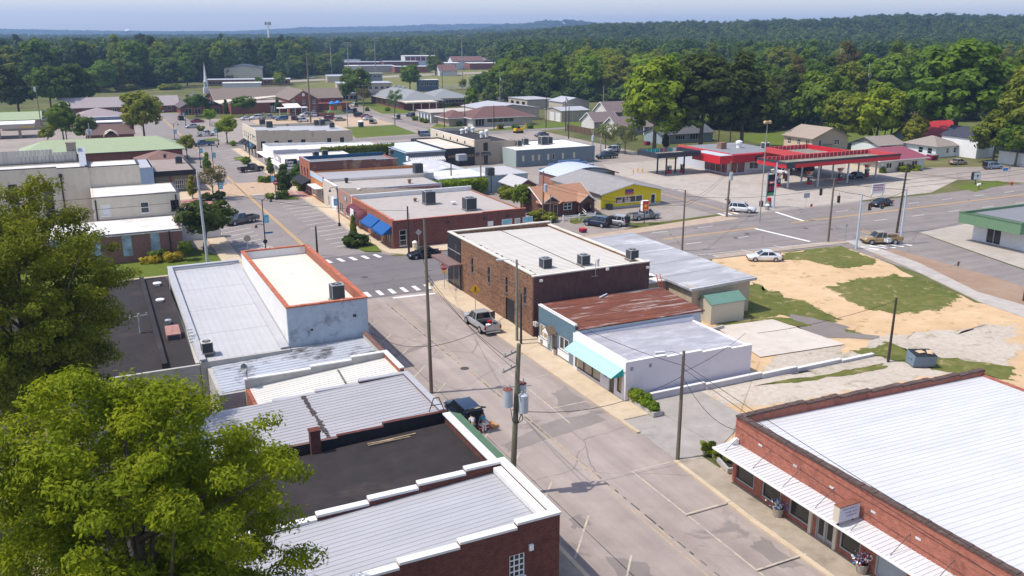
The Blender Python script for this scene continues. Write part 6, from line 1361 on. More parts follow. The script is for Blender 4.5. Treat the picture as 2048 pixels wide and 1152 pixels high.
b=Bld('church_flat_wing','flat-roofed brick church wing with a tall white-finned window beside the gabled brick house','church',54,75,362,385);b.walls(BR_FAR,4.2);b.roof(4.2,surf('pinkish_roof',(.40,.33,.29),.1,.8),inset=-.2);m=MB();b.sb(m,'S',15.2,18.2,.3,3.9,.0,.06);w_=b.part('window',m,GLD);m=MB()
for i in range(5):b.sb(m,'S',15.3+i*.66,15.55+i*.66,.3,2.9,.06,.25)
m and m.build('fin',WHT2,w_)
b=Bld('gabled_brick_house','three-storey red brick gabled church house with white sash windows facing the car park','church',75.6,87,356,383)
for z0 in(.9,3.6):
 for u in(1.6,5.7,9.8):b.window('S',u-.55,u+.55,z0,z0+1.6,2,2,sill=True)
b.walls(BR_FAR,5.6);b.gable(5.6,9.0,SH_BR,BR_FAR,'y',.5,fascia=CREAM);m=MB();b.sb(m,'S',5.2,6.2,6.6,7.8,.0,.05);b.part('attic_window',m,WHT2)
b=Bld('church_rear_wing','brick church wing with a wide brown roof behind the gabled brick house','church',87.1,101,371,388);b.row('S',2,1.2,2.2,3.8,1,13,nx=2,nz=2);b.walls(BR_FAR,4.8);b.gable(4.8,8.2,SH_BR,BR_FAR,'x',.5);m=MB();m.box(1,15,-6,0,0,2.6);m.box(.8,15.2,-6.2,0,2.6,2.85);b.part('porch',m,BR_FAR)
o=thing('white_porch','white flat-roofed porch on posts in front of the gabled brick house','porch',(70.5,349,0));m=MB();m.box(-1,10.5,-1,3,2.6,2.85);m.slab([(2,-1,2.9),(8,-1,2.9),(8,6,4.0),(2,6,4.0)],.2);m.build('roof',WHT2,o)
for x in(-.5,2.5,5.5,8,10):m=MB();m.box(x-.1,x+.1,-.8,-.6,0,2.6);m.build('post',WHT2,o)
o=thing('playground','colourful playground tower with blue roof, red panels and a blue slide','playground',(90.6,344,0));BLU=surf('playground_blue',(.02,.22,.62),.1,2);REDP=surf('playground_red',(.6,.05,.05),.1,2);ORA=surf('playground_orange',(.70,.25,.03),.1,2);GRP=surf('playground_green',(.08,.35,.15),.1,2)
m=MB();m.tube([(-1.2,0,4.3),(-1.2,0,5.2)],[1.3,.2],8);m.tube([(1.2,0,4.5),(1.2,0,5.4)],[1.3,.2],8);m.build('roof',BLU,o)
for x,mm in((-1.9,REDP),(1.2,ORA)):m=MB();m.box(x,x+1.3,-.9,.9,1.9,3.2);m.build('panel',mm,o)
m=MB()
for x in(-1.9,-.6,.6,1.9):
 for y in(-.9,.9):m.tube([(x,y,0),(x,y,4.3)],.08,6)
m.build('frame',GRP,o);m=MB();m.slab([(1.9,-.5,2.2),(4.0,-.5,.4),(4.0,.5,.4),(1.9,.5,2.2)],.2);m.build('slide',BLU,o);m=MB();m.slab([(-3.4,-.5,.4),(-1.9,-.5,2),(-1.9,.5,2),(-3.4,.5,.4)],.2);m.build('slide',GRP,o)
o=thing('playground_wall','low red brick wall around the playground','wall',(82,337.5,0));m=MB();m.box(0,6.5,0,.4,0,1.3);m.box(0,.4,0,8,0,1.3);m.build('wall',BR_FAR,o)
def far(name,label,cat,pxl,pxr,pyb,h,depth,wall,rf,kind='flat',ridge=None,wins=None,axis='x',group=None):
 p=at(pxl,pyb);q=at(pxr,pyb);w_=(q-p).length
 b=Bld(name,label,cat,p.x,p.x+w_,p.y,p.y+depth,group);b.o.rotation_euler=(0,0,math.atan2(q.y-p.y,q.x-p.x)*.45)
 if wins:b.row('S',wins[0],wins[1],wins[2],wins[3],.5,w_-.5,nx=2,nz=1,gl=GLD)
 b.walls(wall,h)
 if kind=='flat':b.roof(h+.02,rf,inset=-.3)
 elif kind=='gable':b.gable(h,ridge,rf,wall,axis,.5)
 else:b.hip(h,ridge,rf)
 return b
GW=surf('grey_white_render',(.55,.54,.53),.06,.6);BEI=surf('beige_block',(.50,.40,.31),.06,.6);RFG=surf('far_grey_roof',(.36,.38,.42),.06,.5);TANB=surf('tan_render',(.42,.36,.29),.08,.6)
far('gymnasium','cream gymnasium with a dark blue roof behind the steeple','building',450,523,163,8.5,38,CREAM,surf('dark_blue_roof',(.06,.08,.12),.1,.5),'gable',10.5,axis='y')
far('school_wing','long low brick building with a pale grey roof in front of the gymnasium','building',414,576,172,3.6,16,BR_FAR,RFG,wins=(9,4,.8,2.6))
far('white_canopy_hall','white flat roof with dish-shaped vents behind the long church roof','building',446,520,181,4,12,GW,WHITEROOF)
far('brown_cottage','dark brown steep-roofed cottage under the trees beyond the church green','house',262,282,160,4,9,surf('dark_brown_boards',(.10,.06,.045),.1,1),surf('brown_cottage_roof',(.15,.10,.085),.1,1),'gable',9,axis='y')
far('grey_cottage','small grey-roofed cottage half hidden beneath the left wood','house',160,182,160,3.5,8,GW,RFG,'gable',6)
far('white_cottage','small pale cottage beneath trees right of the dark brown cottage','house',348,370,161,3.2,8,GW,surf('pale_cottage_roof',(.4,.42,.42),.1,1),'gable',5.5)
far('beige_flat_hall','long flat-roofed beige hall with a strip of windows behind the dense round tree','building',676,784,197,7.2,18,BEI,RFG,wins=(9,1.6,4.2,5.6))
far('low_canopy_wing','low wing with a projecting grey roof in front of the beige hall','building',650,716,202,3.4,10,BR_TAN,RFG,wins=(4,3,.4,2.4))
far('press_box','grey press box above the beige hall roof at the edge of the playing field','press box',737,765,167,6.4,4,surf('press_box_grey',(.20,.22,.25),.1,1),WHITEROOF,wins=(3,1.8,3.6,5.2))
far('stadium_stand','dark covered stadium stand with a white roof right of the leafy tree','stand',838,878,183,6.2,8,surf('stand_slate',(.09,.11,.15),.15,1),WHITEROOF,wins=(4,2,3,4.6))
o=thing('bleacher','silver bleachers beside the playing field','bleachers',at(882,181));m=MB()
for i in range(6):m.box(0,19,i*.8,i*.8+.5,.4+i*.4,.5+i*.4)
m.build('seat',GREYMET,o);m=MB()
for i in range(6):m.tube([(i*3.7,0,0),(i*3.7,4.4,2.6)],.06,5);m.tube([(i*3.7,4.4,0),(i*3.7,4.4,3.4)],.06,5)
m.build('frame',GREYMET,o)
o=thing('goal_post','white goal post at the end of the playing field','goal post',at(945,181));m=MB()
m.tube([(0,0,0),(0,0,3)],.1,6);m.tube([(-2.8,0,3),(2.8,0,3)],.09,6);m.tube([(-2.8,0,3),(-2.8,0,9)],.07,6);m.tube([(2.8,0,3),(2.8,0,9)],.07,6);m.build('frame',WHT2,o)
o=thing('score_board','dark red scoreboard panel on the bank of the playing field','scoreboard',at(985,160));m=MB();m.box(-3.2,3.2,-.2,.2,2,8);m.build('panel',surf('dark_red_board',(.16,.06,.07),.1,1),o);m=MB();m.box(-2.8,-2.5,.2,.5,0,8);m.box(2.5,2.8,.2,.5,0,8);m.build('post',DKMET,o)
b=Bld('grey_hip_school','low brick school with a big grey hip roof, cream porch and corner wing','building',122,138,353,398);b.row('L',5,3,.9,2.4,4,40,nx=3,nz=1);b.walls(BR_FAR,3.6);b.hip(3.6,7.4,SH_GR,oh=1.6,fascia=CREAM);m=MB();b.sb(m,'S',.2,15.8,2.4,3.5,.0,.06);b.part('frieze',m,CREAM)
for i in range(3):m=MB();m.cyl((8,22+i*6),.9,6.8,8.2,10);b.part('roof_vent',m,GREYMET)
m=MB();m.slab([(-1.4,-8,3.6),(12,-8,3.6),(12,0,3.8),(-1.4,0,3.8)],.4);p_=b.part('porch_roof',m,CREAM)
for x in(1.5,5,8.5,11.6):m=MB();m.box(x-.15,x+.15,-7.8,-7.5,0,3.3);m.build('post',CREAM,p_)
b=Bld('grey_hip_wing','brick school wing with dark strip windows under a cream frieze','building',138.2,155.5,361,382);b.window('S',2.6,14.8,1.6,2.9,8,1,gl=GLS);b.walls(BR_FAR,3.7);b.hip(3.7,7.0,SH_GR,oh=1.2,fascia=CREAM);m=MB();b.sb(m,'S',1.8,15.6,2.9,3.6,.0,.08);b.part('frieze',m,CREAM)
b=Bld('flat_beige_office','flat-roofed tan brick office with a white columned side and small blue sign','building',111.7,131,294,308);b.row('L',4,2,.2,3.0,.6,13.4,nx=2,nz=1,gl=GLB);b.walls(TANB,3.7,mats={'L':WHT});b.roof(3.75,surf('pale_tan_roof',(.45,.40,.35),.06,.5),inset=-.5);m=MB();b.sb(m,'S',.8,2.0,1.8,2.6,0,.05);b.part('wall_sign',m,surf('pale_blue_sign',(.3,.45,.55),.1,2))
b=Bld('maroon_hip_house','wide low house with a red-brown hip roof, glazed front and white side wall','house',119.5,142,275,290);b.window('S',.8,4.2,.2,2.7,3,1,gl=GLD);b.window('S',5.2,15.4,1.2,2.7,5,1,gl=glass('green_glass',(.05,.06,.03),.1));b.walls(GW,3.0,mats={'S':surf('stone_front',(.42,.40,.32),.2,1.2)});b.hip(3.0,6.2,SH_RD,oh=1.0,fascia=WHT2)
b=Bld('maroon_hip_wing','smaller red-brown hip-roofed wing with a blue door panel','house',113.2,121,281,291.5);b.door('S',3.6,4.8,2.3,mat=surf('blue_door',(.12,.35,.5),.1,1));b.walls(BR_TAN,2.8);b.hip(2.8,5.0,SH_RD,oh=.9,fascia=WHT2)
b=Bld('metal_hall','tan metal hall with a pale grey gently pitched roof behind the maroon-roofed house','building',131,153,291,312);b.walls(TANB,4.4);b.gable(4.4,5.8,METAL_LT,TANB,'y',.4)
b=Bld('small_metal_garage','small tan metal garage with open dark bays below the tree belt','garage',169,181.5,332,350);b.row('L',3,3,.1,3.0,1,17,nx=1,nz=1,gl=GLD);b.walls(TANB,4);b.roof(4.1,METAL_LT,inset=-.3)
b=Bld('tan_garage','tan metal garage with white roll-up doors beside the grey gabled houses','garage',155,166.4,277.5,290)
for u in(1,5.5):b.window('L',u,u+3.6,.1,3.4,1,1,gl=WHT)
b.row('S',2,3.0,.1,3.0,.8,10.6,nx=1,nz=1,gl=TANB);b.walls(TANB,4.0);b.gable(4.0,4.9,METAL_LT,TANB,'x',.3)
b=Bld('tall_tan_garage','taller tan metal building with a pale gabled roof right of the roll-up doors','garage',163,174.5,291,302);b.window('S',4,9,3.0,4.8,1,1,gl=TANB);b.walls(TANB,6.0);b.gable(6.0,7.4,METAL_LT,TANB,'y',.3)
GRYH=surf('grey_house_siding',(.33,.33,.32),.05,1,seams=(2,.25,.03,.3));WHG=surf('sunlit_tone_siding',(.58,.56,.52),.05,1)  # second siding is paler: sunlight on the gable ends put into the colour
b=Bld('grey_gabled_house','grey house with a mauve-brown gabled roof and sunlit end wall behind the wooden fence','house',150.6,160,247.5,256);b.row('S',2,1.4,.9,2.3,2,9,nx=2,nz=2);b.walls(GRYH,3.0,mats={'L':WHG});b.gable(3.0,5.6,SH_MV,WHG,'x',.5,fascia=WHT2)
b=Bld('tall_grey_house','two-storey grey house with a mauve-brown roof, tallest of the gabled houses','house',160.3,170,255,264);b.row('S',1,1.2,3.2,4.6,3,7,nx=2,nz=2);b.walls(GRYH,5.2,mats={'L':WHG});b.gable(5.2,8.2,SH_MV,WHG,'x',.5,fascia=WHT2)
b=Bld('front_grey_house','grey house with a mauve-brown roof and white porch, nearest of the gabled houses','house',149.5,161,232,240);b.row('S',2,1.2,.9,2.3,2,10,nx=2,nz=2);b.walls(GRYH,2.9,mats={'L':WHG});b.gable(2.9,5.4,SH_MV,WHG,'x',.5,fascia=WHT2);m=MB();m.slab([(8,-2.6,2.5),(12.5,-2.6,2.5),(12.5,0,3.4),(8,0,3.4)],.12);b.part('porch_roof',m,SH_MV);m=MB();m.box(8.1,8.3,-2.5,-2.3,0,2.4);b.part('post',m,WHT2)
o=thing('board_fence','brown vertical board fence running along the parking lot to the houses','fence',(142.6,229,0));m=MB()
for i in range(60):m.box(-.06,.0,i*.375,i*.375+.34,.08,2.0+.04*(i%3))
m.build('panel',surf('brown_fence_boards',(.14,.085,.055),.2,2),o)
for i in range(9):m=MB();m.box(-.2,-.07,i*2.8-.07,i*2.8+.07,0,2.1);m.build('post',WOODG,o)
b=Bld('grey_bungalow','blue-grey bungalow with a dark roof and white windows shaded by huge trees','house',148.5,166.5,207,216);b.window('S',4.8,8.0,1.0,2.4,4,1);b.window('S',9.8,14.6,.8,2.5,5,1);b.window('S',1.0,2.6,1.0,2.3,2,1);b.walls(surf('blue_grey_siding',(.25,.30,.33),.05,1),2.9);b.gable(2.9,4.6,surf('dark_grey_shingle',(.10,.10,.11),.15,1),GRYH,'x',.6)
b=Bld('beige_two_storey_house','beige two-storey house with a tan gable roof, white windows and a small balcony','house',167,179.3,168,178.2);
for u in(1.8,4.8,8.2):b.window('L',u-.6,u+.6,2.6,4.1,2,2)
b.window('S',2.2,3.2,2.3,4.2,1,1,gl=GLB);b.window('S',7.6,9.4,2.8,4.0,2,2);b.row('L',3,1.2,.6,1.8,1,9)
PEA=surf('peach_stucco',(.62,.47,.32),.05,1);b.walls(PEA,4.9,mats={'S':surf('tan_gable_stucco',(.44,.35,.25),.05,1)});b.gable(4.9,7.2,surf('taupe_shingle',(.32,.26,.21),.06,1),MATS['tan_gable_stucco'],'y',.6);m=MB();m.box(1.6,5.6,-1.3,0,2.1,2.25)
for i in range(9):m.box(1.6+i*.48,1.66+i*.48,-1.3,-1.24,2.25,3.1)
m.box(1.6,5.6,-1.32,-1.22,3.1,3.18);b.part('balcony',m,DKMET);m=MB();b.sb(m,'L',4.3,5.0,2.4,2.9,.0,.4);b.part('air_conditioner_box',m,ACW)
b=Bld('maroon_roof_office','cream one-storey office with a maroon metal roof and clipped hedge behind the pump canopy','building',161,175.4,141,150.5);
for u in(.4,):b.door('S',u,u+1.2,2.2)
for u in(2.4,6.2,10.6):b.window('S',u-.2,u+1.6,.9,2.1,2,1,gl=GLD)
b.door('S',12.9,13.9,2.2,mat=surf('white_blue_door',(.5,.6,.68),.1,1));b.walls(CREAM,2.8);b.hip(2.8,5.0,surf('maroon_sheet_roof',(.27,.075,.10),.05,.6,seams=(0,.5,.05,.25),rough=.5),oh=.8,inset=2.2,fascia=WHT2)
for p,w_ in(((1767,346),1.6),((1808,343),3.2),((1826,341),3.2)):tree('shrub',P(*p),1.3,'clipped bright green hedge along the front of the maroon-roofed office','bright','hedge at the maroon-roofed office',wide=w_/2)
b=Bld('white_bungalow','white bungalow with a grey-brown hip roof beside the wooden fence','house',194.4,203.2,153.2,163);b.row('S',2,1.0,.9,2.2,3,8.4,gl=GLD);b.row('L',2,1.4,.8,2.3,.5,6,gl=GLD);b.walls(surf('white_weatherboard',(.68,.72,.72),.04,1),2.8);b.hip(2.8,4.9,surf('grey_brown_shingle',(.27,.235,.21),.1,1),oh=.7)
b=Bld('porch_house','low grey-roofed house with a dark open carport left of the round green tree','house',185,194,163,172);b.window('S',.8,5.0,.1,2.3,1,1,gl=BLACK);b.walls(MATS['white_weatherboard'],2.7);b.gable(2.7,4.4,MATS['grey_brown_shingle'],GRYH,'x',.6)
b=Bld('red_roof_house','house with a bright red metal roof and blue porch behind the white bungalow','house',209,224,168,179);b.window('S',3,9,.5,2.4,3,1,gl=GLD);b.walls(surf('soft_blue_siding',(.25,.36,.46),.05,1),3.0);b.gable(3.0,6.6,surf('bright_red_sheet',(.50,.035,.03),.06,.6,seams=(0,.6,.05,.2),rough=.5),MATS['soft_blue_siding'],'x',.8)
o=thing('tarpaulin','bright blue tarpaulin draped beside the red-roofed house','tarpaulin',at(1905,297));m=MB();m._a([(-1.8,-1,.2),(1.8,-1,.2),(1.9,1,.9),(-1.7,1,1.0),(0,0,1.5)],[(0,1,4),(1,2,4),(2,3,4),(3,0,4)]);m.build('cloth',surf('bright_blue_cloth',(.05,.22,.6),.1,1),o)
b=Bld('white_gabled_garage','tall white gabled garage with a roll-up door and twin window above','garage',202,209,147.5,158);b.window('S',1.2,4.6,.05,2.4,1,1,gl=WHT);b.window('S',2.6,4.4,3.8,5.2,2,2,gl=GLD);b.walls(surf('white_boards',(.74,.74,.74),.04,1,seams=(2,.25,.03,.25)),5.2);b.gable(5.2,7.4,surf('navy_shingle',(.045,.05,.075),.1,1),MATS['white_boards'],'y',.3)
b=Bld('white_shed','peeling white shed in the shade at the right edge','shed',200,214,131.5,140);b.window('S',3.5,5,1.2,2.4,1,1,gl=GLD);b.walls(surf('peeling_white',(.66,.66,.65),.1,1,stain=(.3,.3,.3),st_scale=1.2,st_amt=.6),3.2);b.roof(3.2,SH_GR,inset=-.3)
o=thing('board_fence','honey-coloured wooden fence between the white bungalow and the white garage','fence',(203.6,152.2,0));m=MB()
for i in range(12):m.box(i*.34,i*.34+.31,-.03,.03,.05,2.1)
m.build('panel',surf('honey_boards',(.45,.26,.10),.12,2),o);m=MB();m.box(0,4.1,.03,.1,.5,.6);m.box(0,4.1,.03,.1,1.6,1.7);m.build('rail',MATS['honey_boards'],o)
b=Bld('green_fascia_building','white block building with a deep green metal fascia and dark glass doors','building',120.2,150,77.5,86.4);GRF=surf('green_ribbed_fascia',(.135,.235,.135),.06,1,seams=(1,.3,.05,.35));
for u in(4.3,5.45):b.door('L',u,u+1.15,2.5,mat=DKMET,frame=GREYMET,glazed=True)
b.walls(WHT,3.2);b.roof(4.15,surf('grey_slate_roof',(.20,.205,.22),.06,.5),inset=-.2)
m=MB();m.box(-3.0,30,-.5,-.25,2.9,4.5);m.box(-3.0,30,9.15,9.4,2.9,4.5);m.box(-3.0,-2.75,-.25,9.15,2.9,4.5);b.part('fascia',m,GRF);m=MB();m.box(-3.05,30,-.55,-.5,4.4,4.56);m.box(-3.05,-3.0,-.5,9.45,4.4,4.56);m.box(-2.7,-.02,-.2,9.1,4.05,4.15);m.box(-2.7,-.02,-.2,9.1,2.92,3.0);b.part('trim',m,surf('dull_green_trim',(.09,.15,.09),.1,2))
# -------- gas station
RED=surf('signal_red_panel',(.50,.02,.03),.05,1,rough=.4);PNK=surf('faded_red_panel',(.50,.07,.075),.08,1);DKB=surf('charcoal_fascia',(.035,.04,.055),.1,1,rough=.45);TEALP=surf('sea_green_panel',(.03,.33,.30),.12,2);PUR=surf('dull_purple_panel',(.30,.10,.16),.12,2)
b=Bld('gas_station_store','convenience store with a bright red fascia, poster windows and a grey flat roof','shop',128.6,146,153.8,172.5)
for i in range(4):b.window('L',.5+i*2.0,2.3+i*2.0,.35,2.5,1,1,frame=DKMET,gl=surf('food_posters',(.20,.07,.055),.5,1.6,stain=(.42,.26,.16),st_scale=1.3,st_amt=.8,rough=.3))
for i in range(2):b.window('S',.4+i*2.2,2.4+i*2.2,.35,2.5,1,1,frame=DKMET,gl=MATS['food_posters'])
b.window('S',6.0,8.6,.9,2.4,2,1,gl=GLD);b.walls(surf('pale_grey_store',(.48,.50,.54),.05,1),3.6);b.roof(4.4,surf('slate_grey_roof',(.22,.23,.25),.1,.5,stain=(.4,.41,.43),st_scale=.2,st_amt=.4),inset=.3)
m=MB();m.box(-3.6,0,-1.4,8.5,2.75,4.5);b.part('fascia_canopy',m,RED);m=MB();m.slab([(-3.5,-1.3,4.53),(0,-1.3,4.53),(0,8.4,4.53),(-3.5,8.4,4.53)],.02);b.part('canopy_top',m,surf('pale_blue_grey_top',(.42,.48,.52),.06,.5))
m=MB();m.box(0,17.4,-.25,.05,3.0,4.55);m.box(-.05,.25,.05,18.7,3.6,4.75);b.part('parapet',m,PNK);m=MB();m.box(0,9.0,-1.4,-.25,2.75,4.5);b.part('front_fascia',m,surf('deep_red_panel',(.36,.02,.03),.05,1));m=MB();b.sb(m,'S',6.2,8.2,2.9,4.0,1.4,1.46);b.part('sign_panel',m,GLD)
m=MB();m.box(5,6.6,9,10.6,4.4,5.9);b.part('chimney',m,MATS['rust_vent'])
roof_vent((139,163,4.4),.8,1.8,'white cone-topped vent on the store roof',WHT2);ac_unit((143,158.5,4.4),1.4,'white framed cooler on the store roof',WHT2)
def canopy(name,label,x0,x1,y0,y1,z0,z1,mats,inner,deckz,posts,pm,rear=True):
 o=thing(name,label,'canopy',(x0,y0,0));W,D=x1-x0,y1-y0;t=.25
 for side,q,mm in(('S',(0,W,0,t),mats[0]),('N',(0,W,D-t,D),mats[1]),('L',(0,t,t,D-t),mats[0]),('R',(W-t,W,t,D-t),mats[1])):
  m=MB();m.box(*q,z0,z1);m.build('fascia',mm,o)
 m=MB();m.box(t,W-t,t,D-t,deckz,deckz+.12);m.build('deck',surf('canopy_deck',(.22,.20,.16),.2,1,stain=(.5,.49,.46),st_scale=.3,st_amt=.6),o);m=MB();k=0
 for i in range(int(W/1.15)):
  mm=MB();mm.box(.4+i*1.15,.4+i*1.15+.86,D-t-.08,D-t-.02,deckz+.15,z1-.02);mm.build('inner_panel',inner[i%len(inner)],o);m.box(.4+i*1.15+.88,.4+i*1.15+.94,D-t-.12,D-t-.02,deckz+.12,z1-.05)
 m.build('rib',WHT2,o)
 for x,y in posts:m=MB();m.box(x-x0-.13,x-x0+.13,y-y0-.13,y-y0+.13,0,z0+.1);m.build('post',pm,o)
 return o
SIL=surf('silver_post',(.50,.50,.51),.06,1,rough=.45)
canopy('pump_canopy','small charcoal canopy with sea-green and purple inner panels over two red pumps',112.6,124.4,158.4,166.2,4.0,5.1,(DKB,DKB),(PUR,TEALP,TEALP,TEALP,TEALP,PUR,PUR,TEALP,WHT,PUR,TEALP),4.1,((115.1,161.7),(116.2,159.9),(120,161.7),(120.5,159.2)),DKMET)
o1=canopy('pump_canopy','long red pump canopy with eight silver posts along the highway',124.6,156.2,131.6,140.2,4.55,5.75,(RED,PNK),(RED,),4.7,((127.8,134.2),(134.9,133.2),(144,134),(154.2,135.8),(127.4,137.8),(134.3,137.2),(143.8,138),(152.2,138.8)),SIL)
m=MB();m.box(-.06,31.7,-.05,0,5.35,5.8);m.box(-.06,-.0,0,8.6,5.35,5.8);m.box(-.07,2.2,-.06,-.05,4.5,5.35);m.build('trim',DKB,o1)
canopy('pump_canopy','rear red canopy joining the store to the long pump canopy',138.5,151,140.5,153.4,4.5,5.7,(PNK,RED),(RED,PNK),4.6,((140,147),(149.5,147)),SIL)
def pump(x,y,label,col=RED):
 o=thing('fuel_pump',label,'fuel pump',(x,y,0),0);m=MB();m.box(-1.0,1.0,-.5,.5,0,.16);m.build('island',CONCB,o)
 m=MB();m.box(-.45,.45,-.3,.3,.16,.75);m.build('base',col,o);m=MB();m.box(-.42,.42,-.27,.27,.75,1.75);c=m.build('cabinet',DKMET,o);m=MB();m.box(-.3,.3,-.285,-.27,1.1,1.55);m.build('display',GREYMET,c);m=MB();m.box(-.5,.5,-.3,.3,1.75,1.95);m.build('cap',GREYMET,o)
 m=MB();m.tube([(.44,0,1.4),(.62,0,1.1),(.6,0,.6),(.46,0,.9)],.025,5);m.build('hose',BLACK,o);return o
def spanner(o):
 m=MB();m._a([(-1.0,-.12,2.9),(.9,-.12,2.9),(.35,-.12,2.1),(-.5,-.12,2.1),(-1.0,.12,2.9),(.9,.12,2.9),(.35,.12,2.1),(-.5,.12,2.1)],[(0,3,2,1),(4,5,6,7),(0,1,5,4),(1,2,6,5),(2,3,7,6),(3,0,4,7)]);s=m.build('topper',CREAM,o);m=MB();m.box(-.95,-.05,-.14,-.12,2.4,2.88);m.build('logo_panel',RED,s);m=MB();m.box(-.1,.1,-.06,.06,1.95,2.1);m.build('stem',GREYMET,o)
for x,y,l in((126.9,136.0,'red-based fuel pump at the left end of the long canopy'),(134.6,135.2,'red-based fuel pump second from the left under the long canopy'),(144,136,'red-based fuel pump beside the black car under the long canopy'),(153.2,137.3,'red-based fuel pump at the right end of the long canopy')):spanner(pump(x,y,l))
pump(117.3,160.2,'old red fuel pump on the left under the small charcoal canopy');pump(121.2,160.6,'old red fuel pump on the right under the small charcoal canopy')
for p,l in(((1266,347),'left yellow bollard in front of the small canopy'),((1275,345),'tall middle yellow bollard in front of the small canopy'),((1284,345),'right yellow bollard in front of the small canopy')):
 o=thing('bollard',l,'bollard',at(*p));m=MB();m.cyl((0,0),.14,0,1.15 if 'tall' in l else .85,10);m.build('post',surf('yellow_bollard',(.70,.46,.06),.1,2),o)
o=thing('price_sign','black fuel price sign with red and green panels on two teal posts','sign',at(1539,415));m=MB()
for x in(-.95,.95):m.tube([(x,0,0),(x,0,6.6)],.11,8)
m.build('post',surf('teal_post',(.18,.30,.34),.1,1),o);m=MB();m.box(-.85,.85,-.15,.15,2.2,6.0);f=m.build('board',BLACK,o);m=MB();m.box(-.8,.8,-.17,-.15,4.3,4.9);m.build('brand_panel',RED,f);m=MB();m.box(-.8,.8,-.17,-.15,3.1,3.9);m.build('price_panel',surf('dim_red_panel',(.25,.04,.05),.3,3),f);m=MB();m.box(-.8,.8,-.17,-.15,2.25,2.75);m.build('diesel_panel',GRP,f)
m=MB();m.ball((-.35,-.18,4.6),.16,8,5);m.box(-.1,.5,-.185,-.17,4.5,4.7);m.build('emblem',WHT2,f)
o=thing('banner_board','white roadside board with pink lettering standing by the gas station kerb','sign',at(1755,393));m=MB();m.box(-1.7,1.7,-.05,.05,.6,2.5);f=m.build('board',WHT2,o);m=MB();r_=random.Random(8)
for z in(2.05,1.6,1.15):
 x=-1.35
 while x<1.1:l=r_.uniform(.12,.3);m.box(x,x+l,-.062,-.05,z,z+.24);x+=l+.1
m.build('lettering',surf('pink_ink',(.62,.10,.22),.2,3),f);m=MB();m.tube([(-1.4,0,.6),(-1.5,.3,0)],.05,6);m.tube([(1.4,0,.6),(1.5,.3,0)],.05,6);m.build('leg',DKMET,o)
o=thing('pole_sign','red box sign with a yellow flame-shaped emblem on a thin pole before the yellow shop','sign',at(1288,449));m=MB();m.tube([(0,0,0),(0,0,2.3)],.07,8);m.build('pole',DKMET,o);m=MB();m.box(-.62,.62,-.28,.28,2.3,4.0);c=m.build('cabinet',WHT2,o);m=MB();m.box(-.55,.55,-.30,-.28,2.36,3.94);f=m.build('face',surf('vivid_red_face',(.72,.03,.02),.05,2),c);m=MB()
m._a([(math.cos(a)*rr*.42,-.305,3.2+math.sin(a)*rr*.42)for i in range(18)for a,rr in((i*math.pi/9,1.0 if i%2 else .55),)],[tuple(range(18))]);m.build('emblem',surf('vivid_yellow',(.85,.50,.03),.05,2),f)
m=MB();m.box(-.4,.4,-.304,-.30,2.5,2.66);m.build('lettering',MATS['vivid_yellow'],f)
p=at(543,147);o=thing('radio_mast','tall red and white banded lattice mast with antennas above the woods','mast',p);cuts=[0,6,13,21,28,35,40]
for i in range(6):
 m=MB();w0,w1=1.0-cuts[i]*.015,1.0-cuts[i+1]*.015
 cs=[(math.cos(a),math.sin(a))for a in(.5,2.6,4.7)]
 for a,c_ in enumerate(cs):m.tube([(c_[0]*w0,c_[1]*w0,cuts[i]),(c_[0]*w1,c_[1]*w1,cuts[i+1])],.24,6)
 n=4
 for k in range(n):
  za,zb=cuts[i]+(cuts[i+1]-cuts[i])*k/n,cuts[i]+(cuts[i+1]-cuts[i])*(k+1)/n
  for a in range(3):m.tube([(cs[a][0]*w0,cs[a][1]*w0,za),(cs[(a+1)%3][0]*w1,cs[(a+1)%3][1]*w1,zb)],.16,5)
 m.build('section',(WHT2,RED)[i%2 if i else 0]if i in(1,3)else WHT2,o)
m=MB()
for a in range(9):t=a*.7;m.box(math.cos(t)*2.2-.2,math.cos(t)*2.2+.2,math.sin(t)*2.2-.2,math.sin(t)*2.2+.2,37.5,40)
for a in range(3):m.tube([(0,0,38.8),(math.cos(a*2.1)*2.2,math.sin(a*2.1)*2.2,38.8)],.12,5)
m.build('antenna',ACG,o)
d=at(258,80);k=3600/d.length;o=thing('water_tower','tiny white water tower on the far blue ridge','water tower',(d.x*k,d.y*k,18));m=MB();m.ball((0,0,26),11,14,8,(1,1,.55));m.build('tank',WHT,o);m=MB();m.cyl((0,0),2.5,-20,22,10);m.build('leg',WHT,o)
b=far('school_gym','white-framed school block with red panels on the far side of the field','school',810,876,131,9.5,30,WHT,WHITEROOF);m=MB()
for i in range(6):b.sb(m,'S',1+i*(b.W-2)/6,(i+1)*(b.W-2)/6,4.8,8.4,0,.1)
b.part('red_panel',m,surf('school_red',(.27,.05,.05),.1,.5))
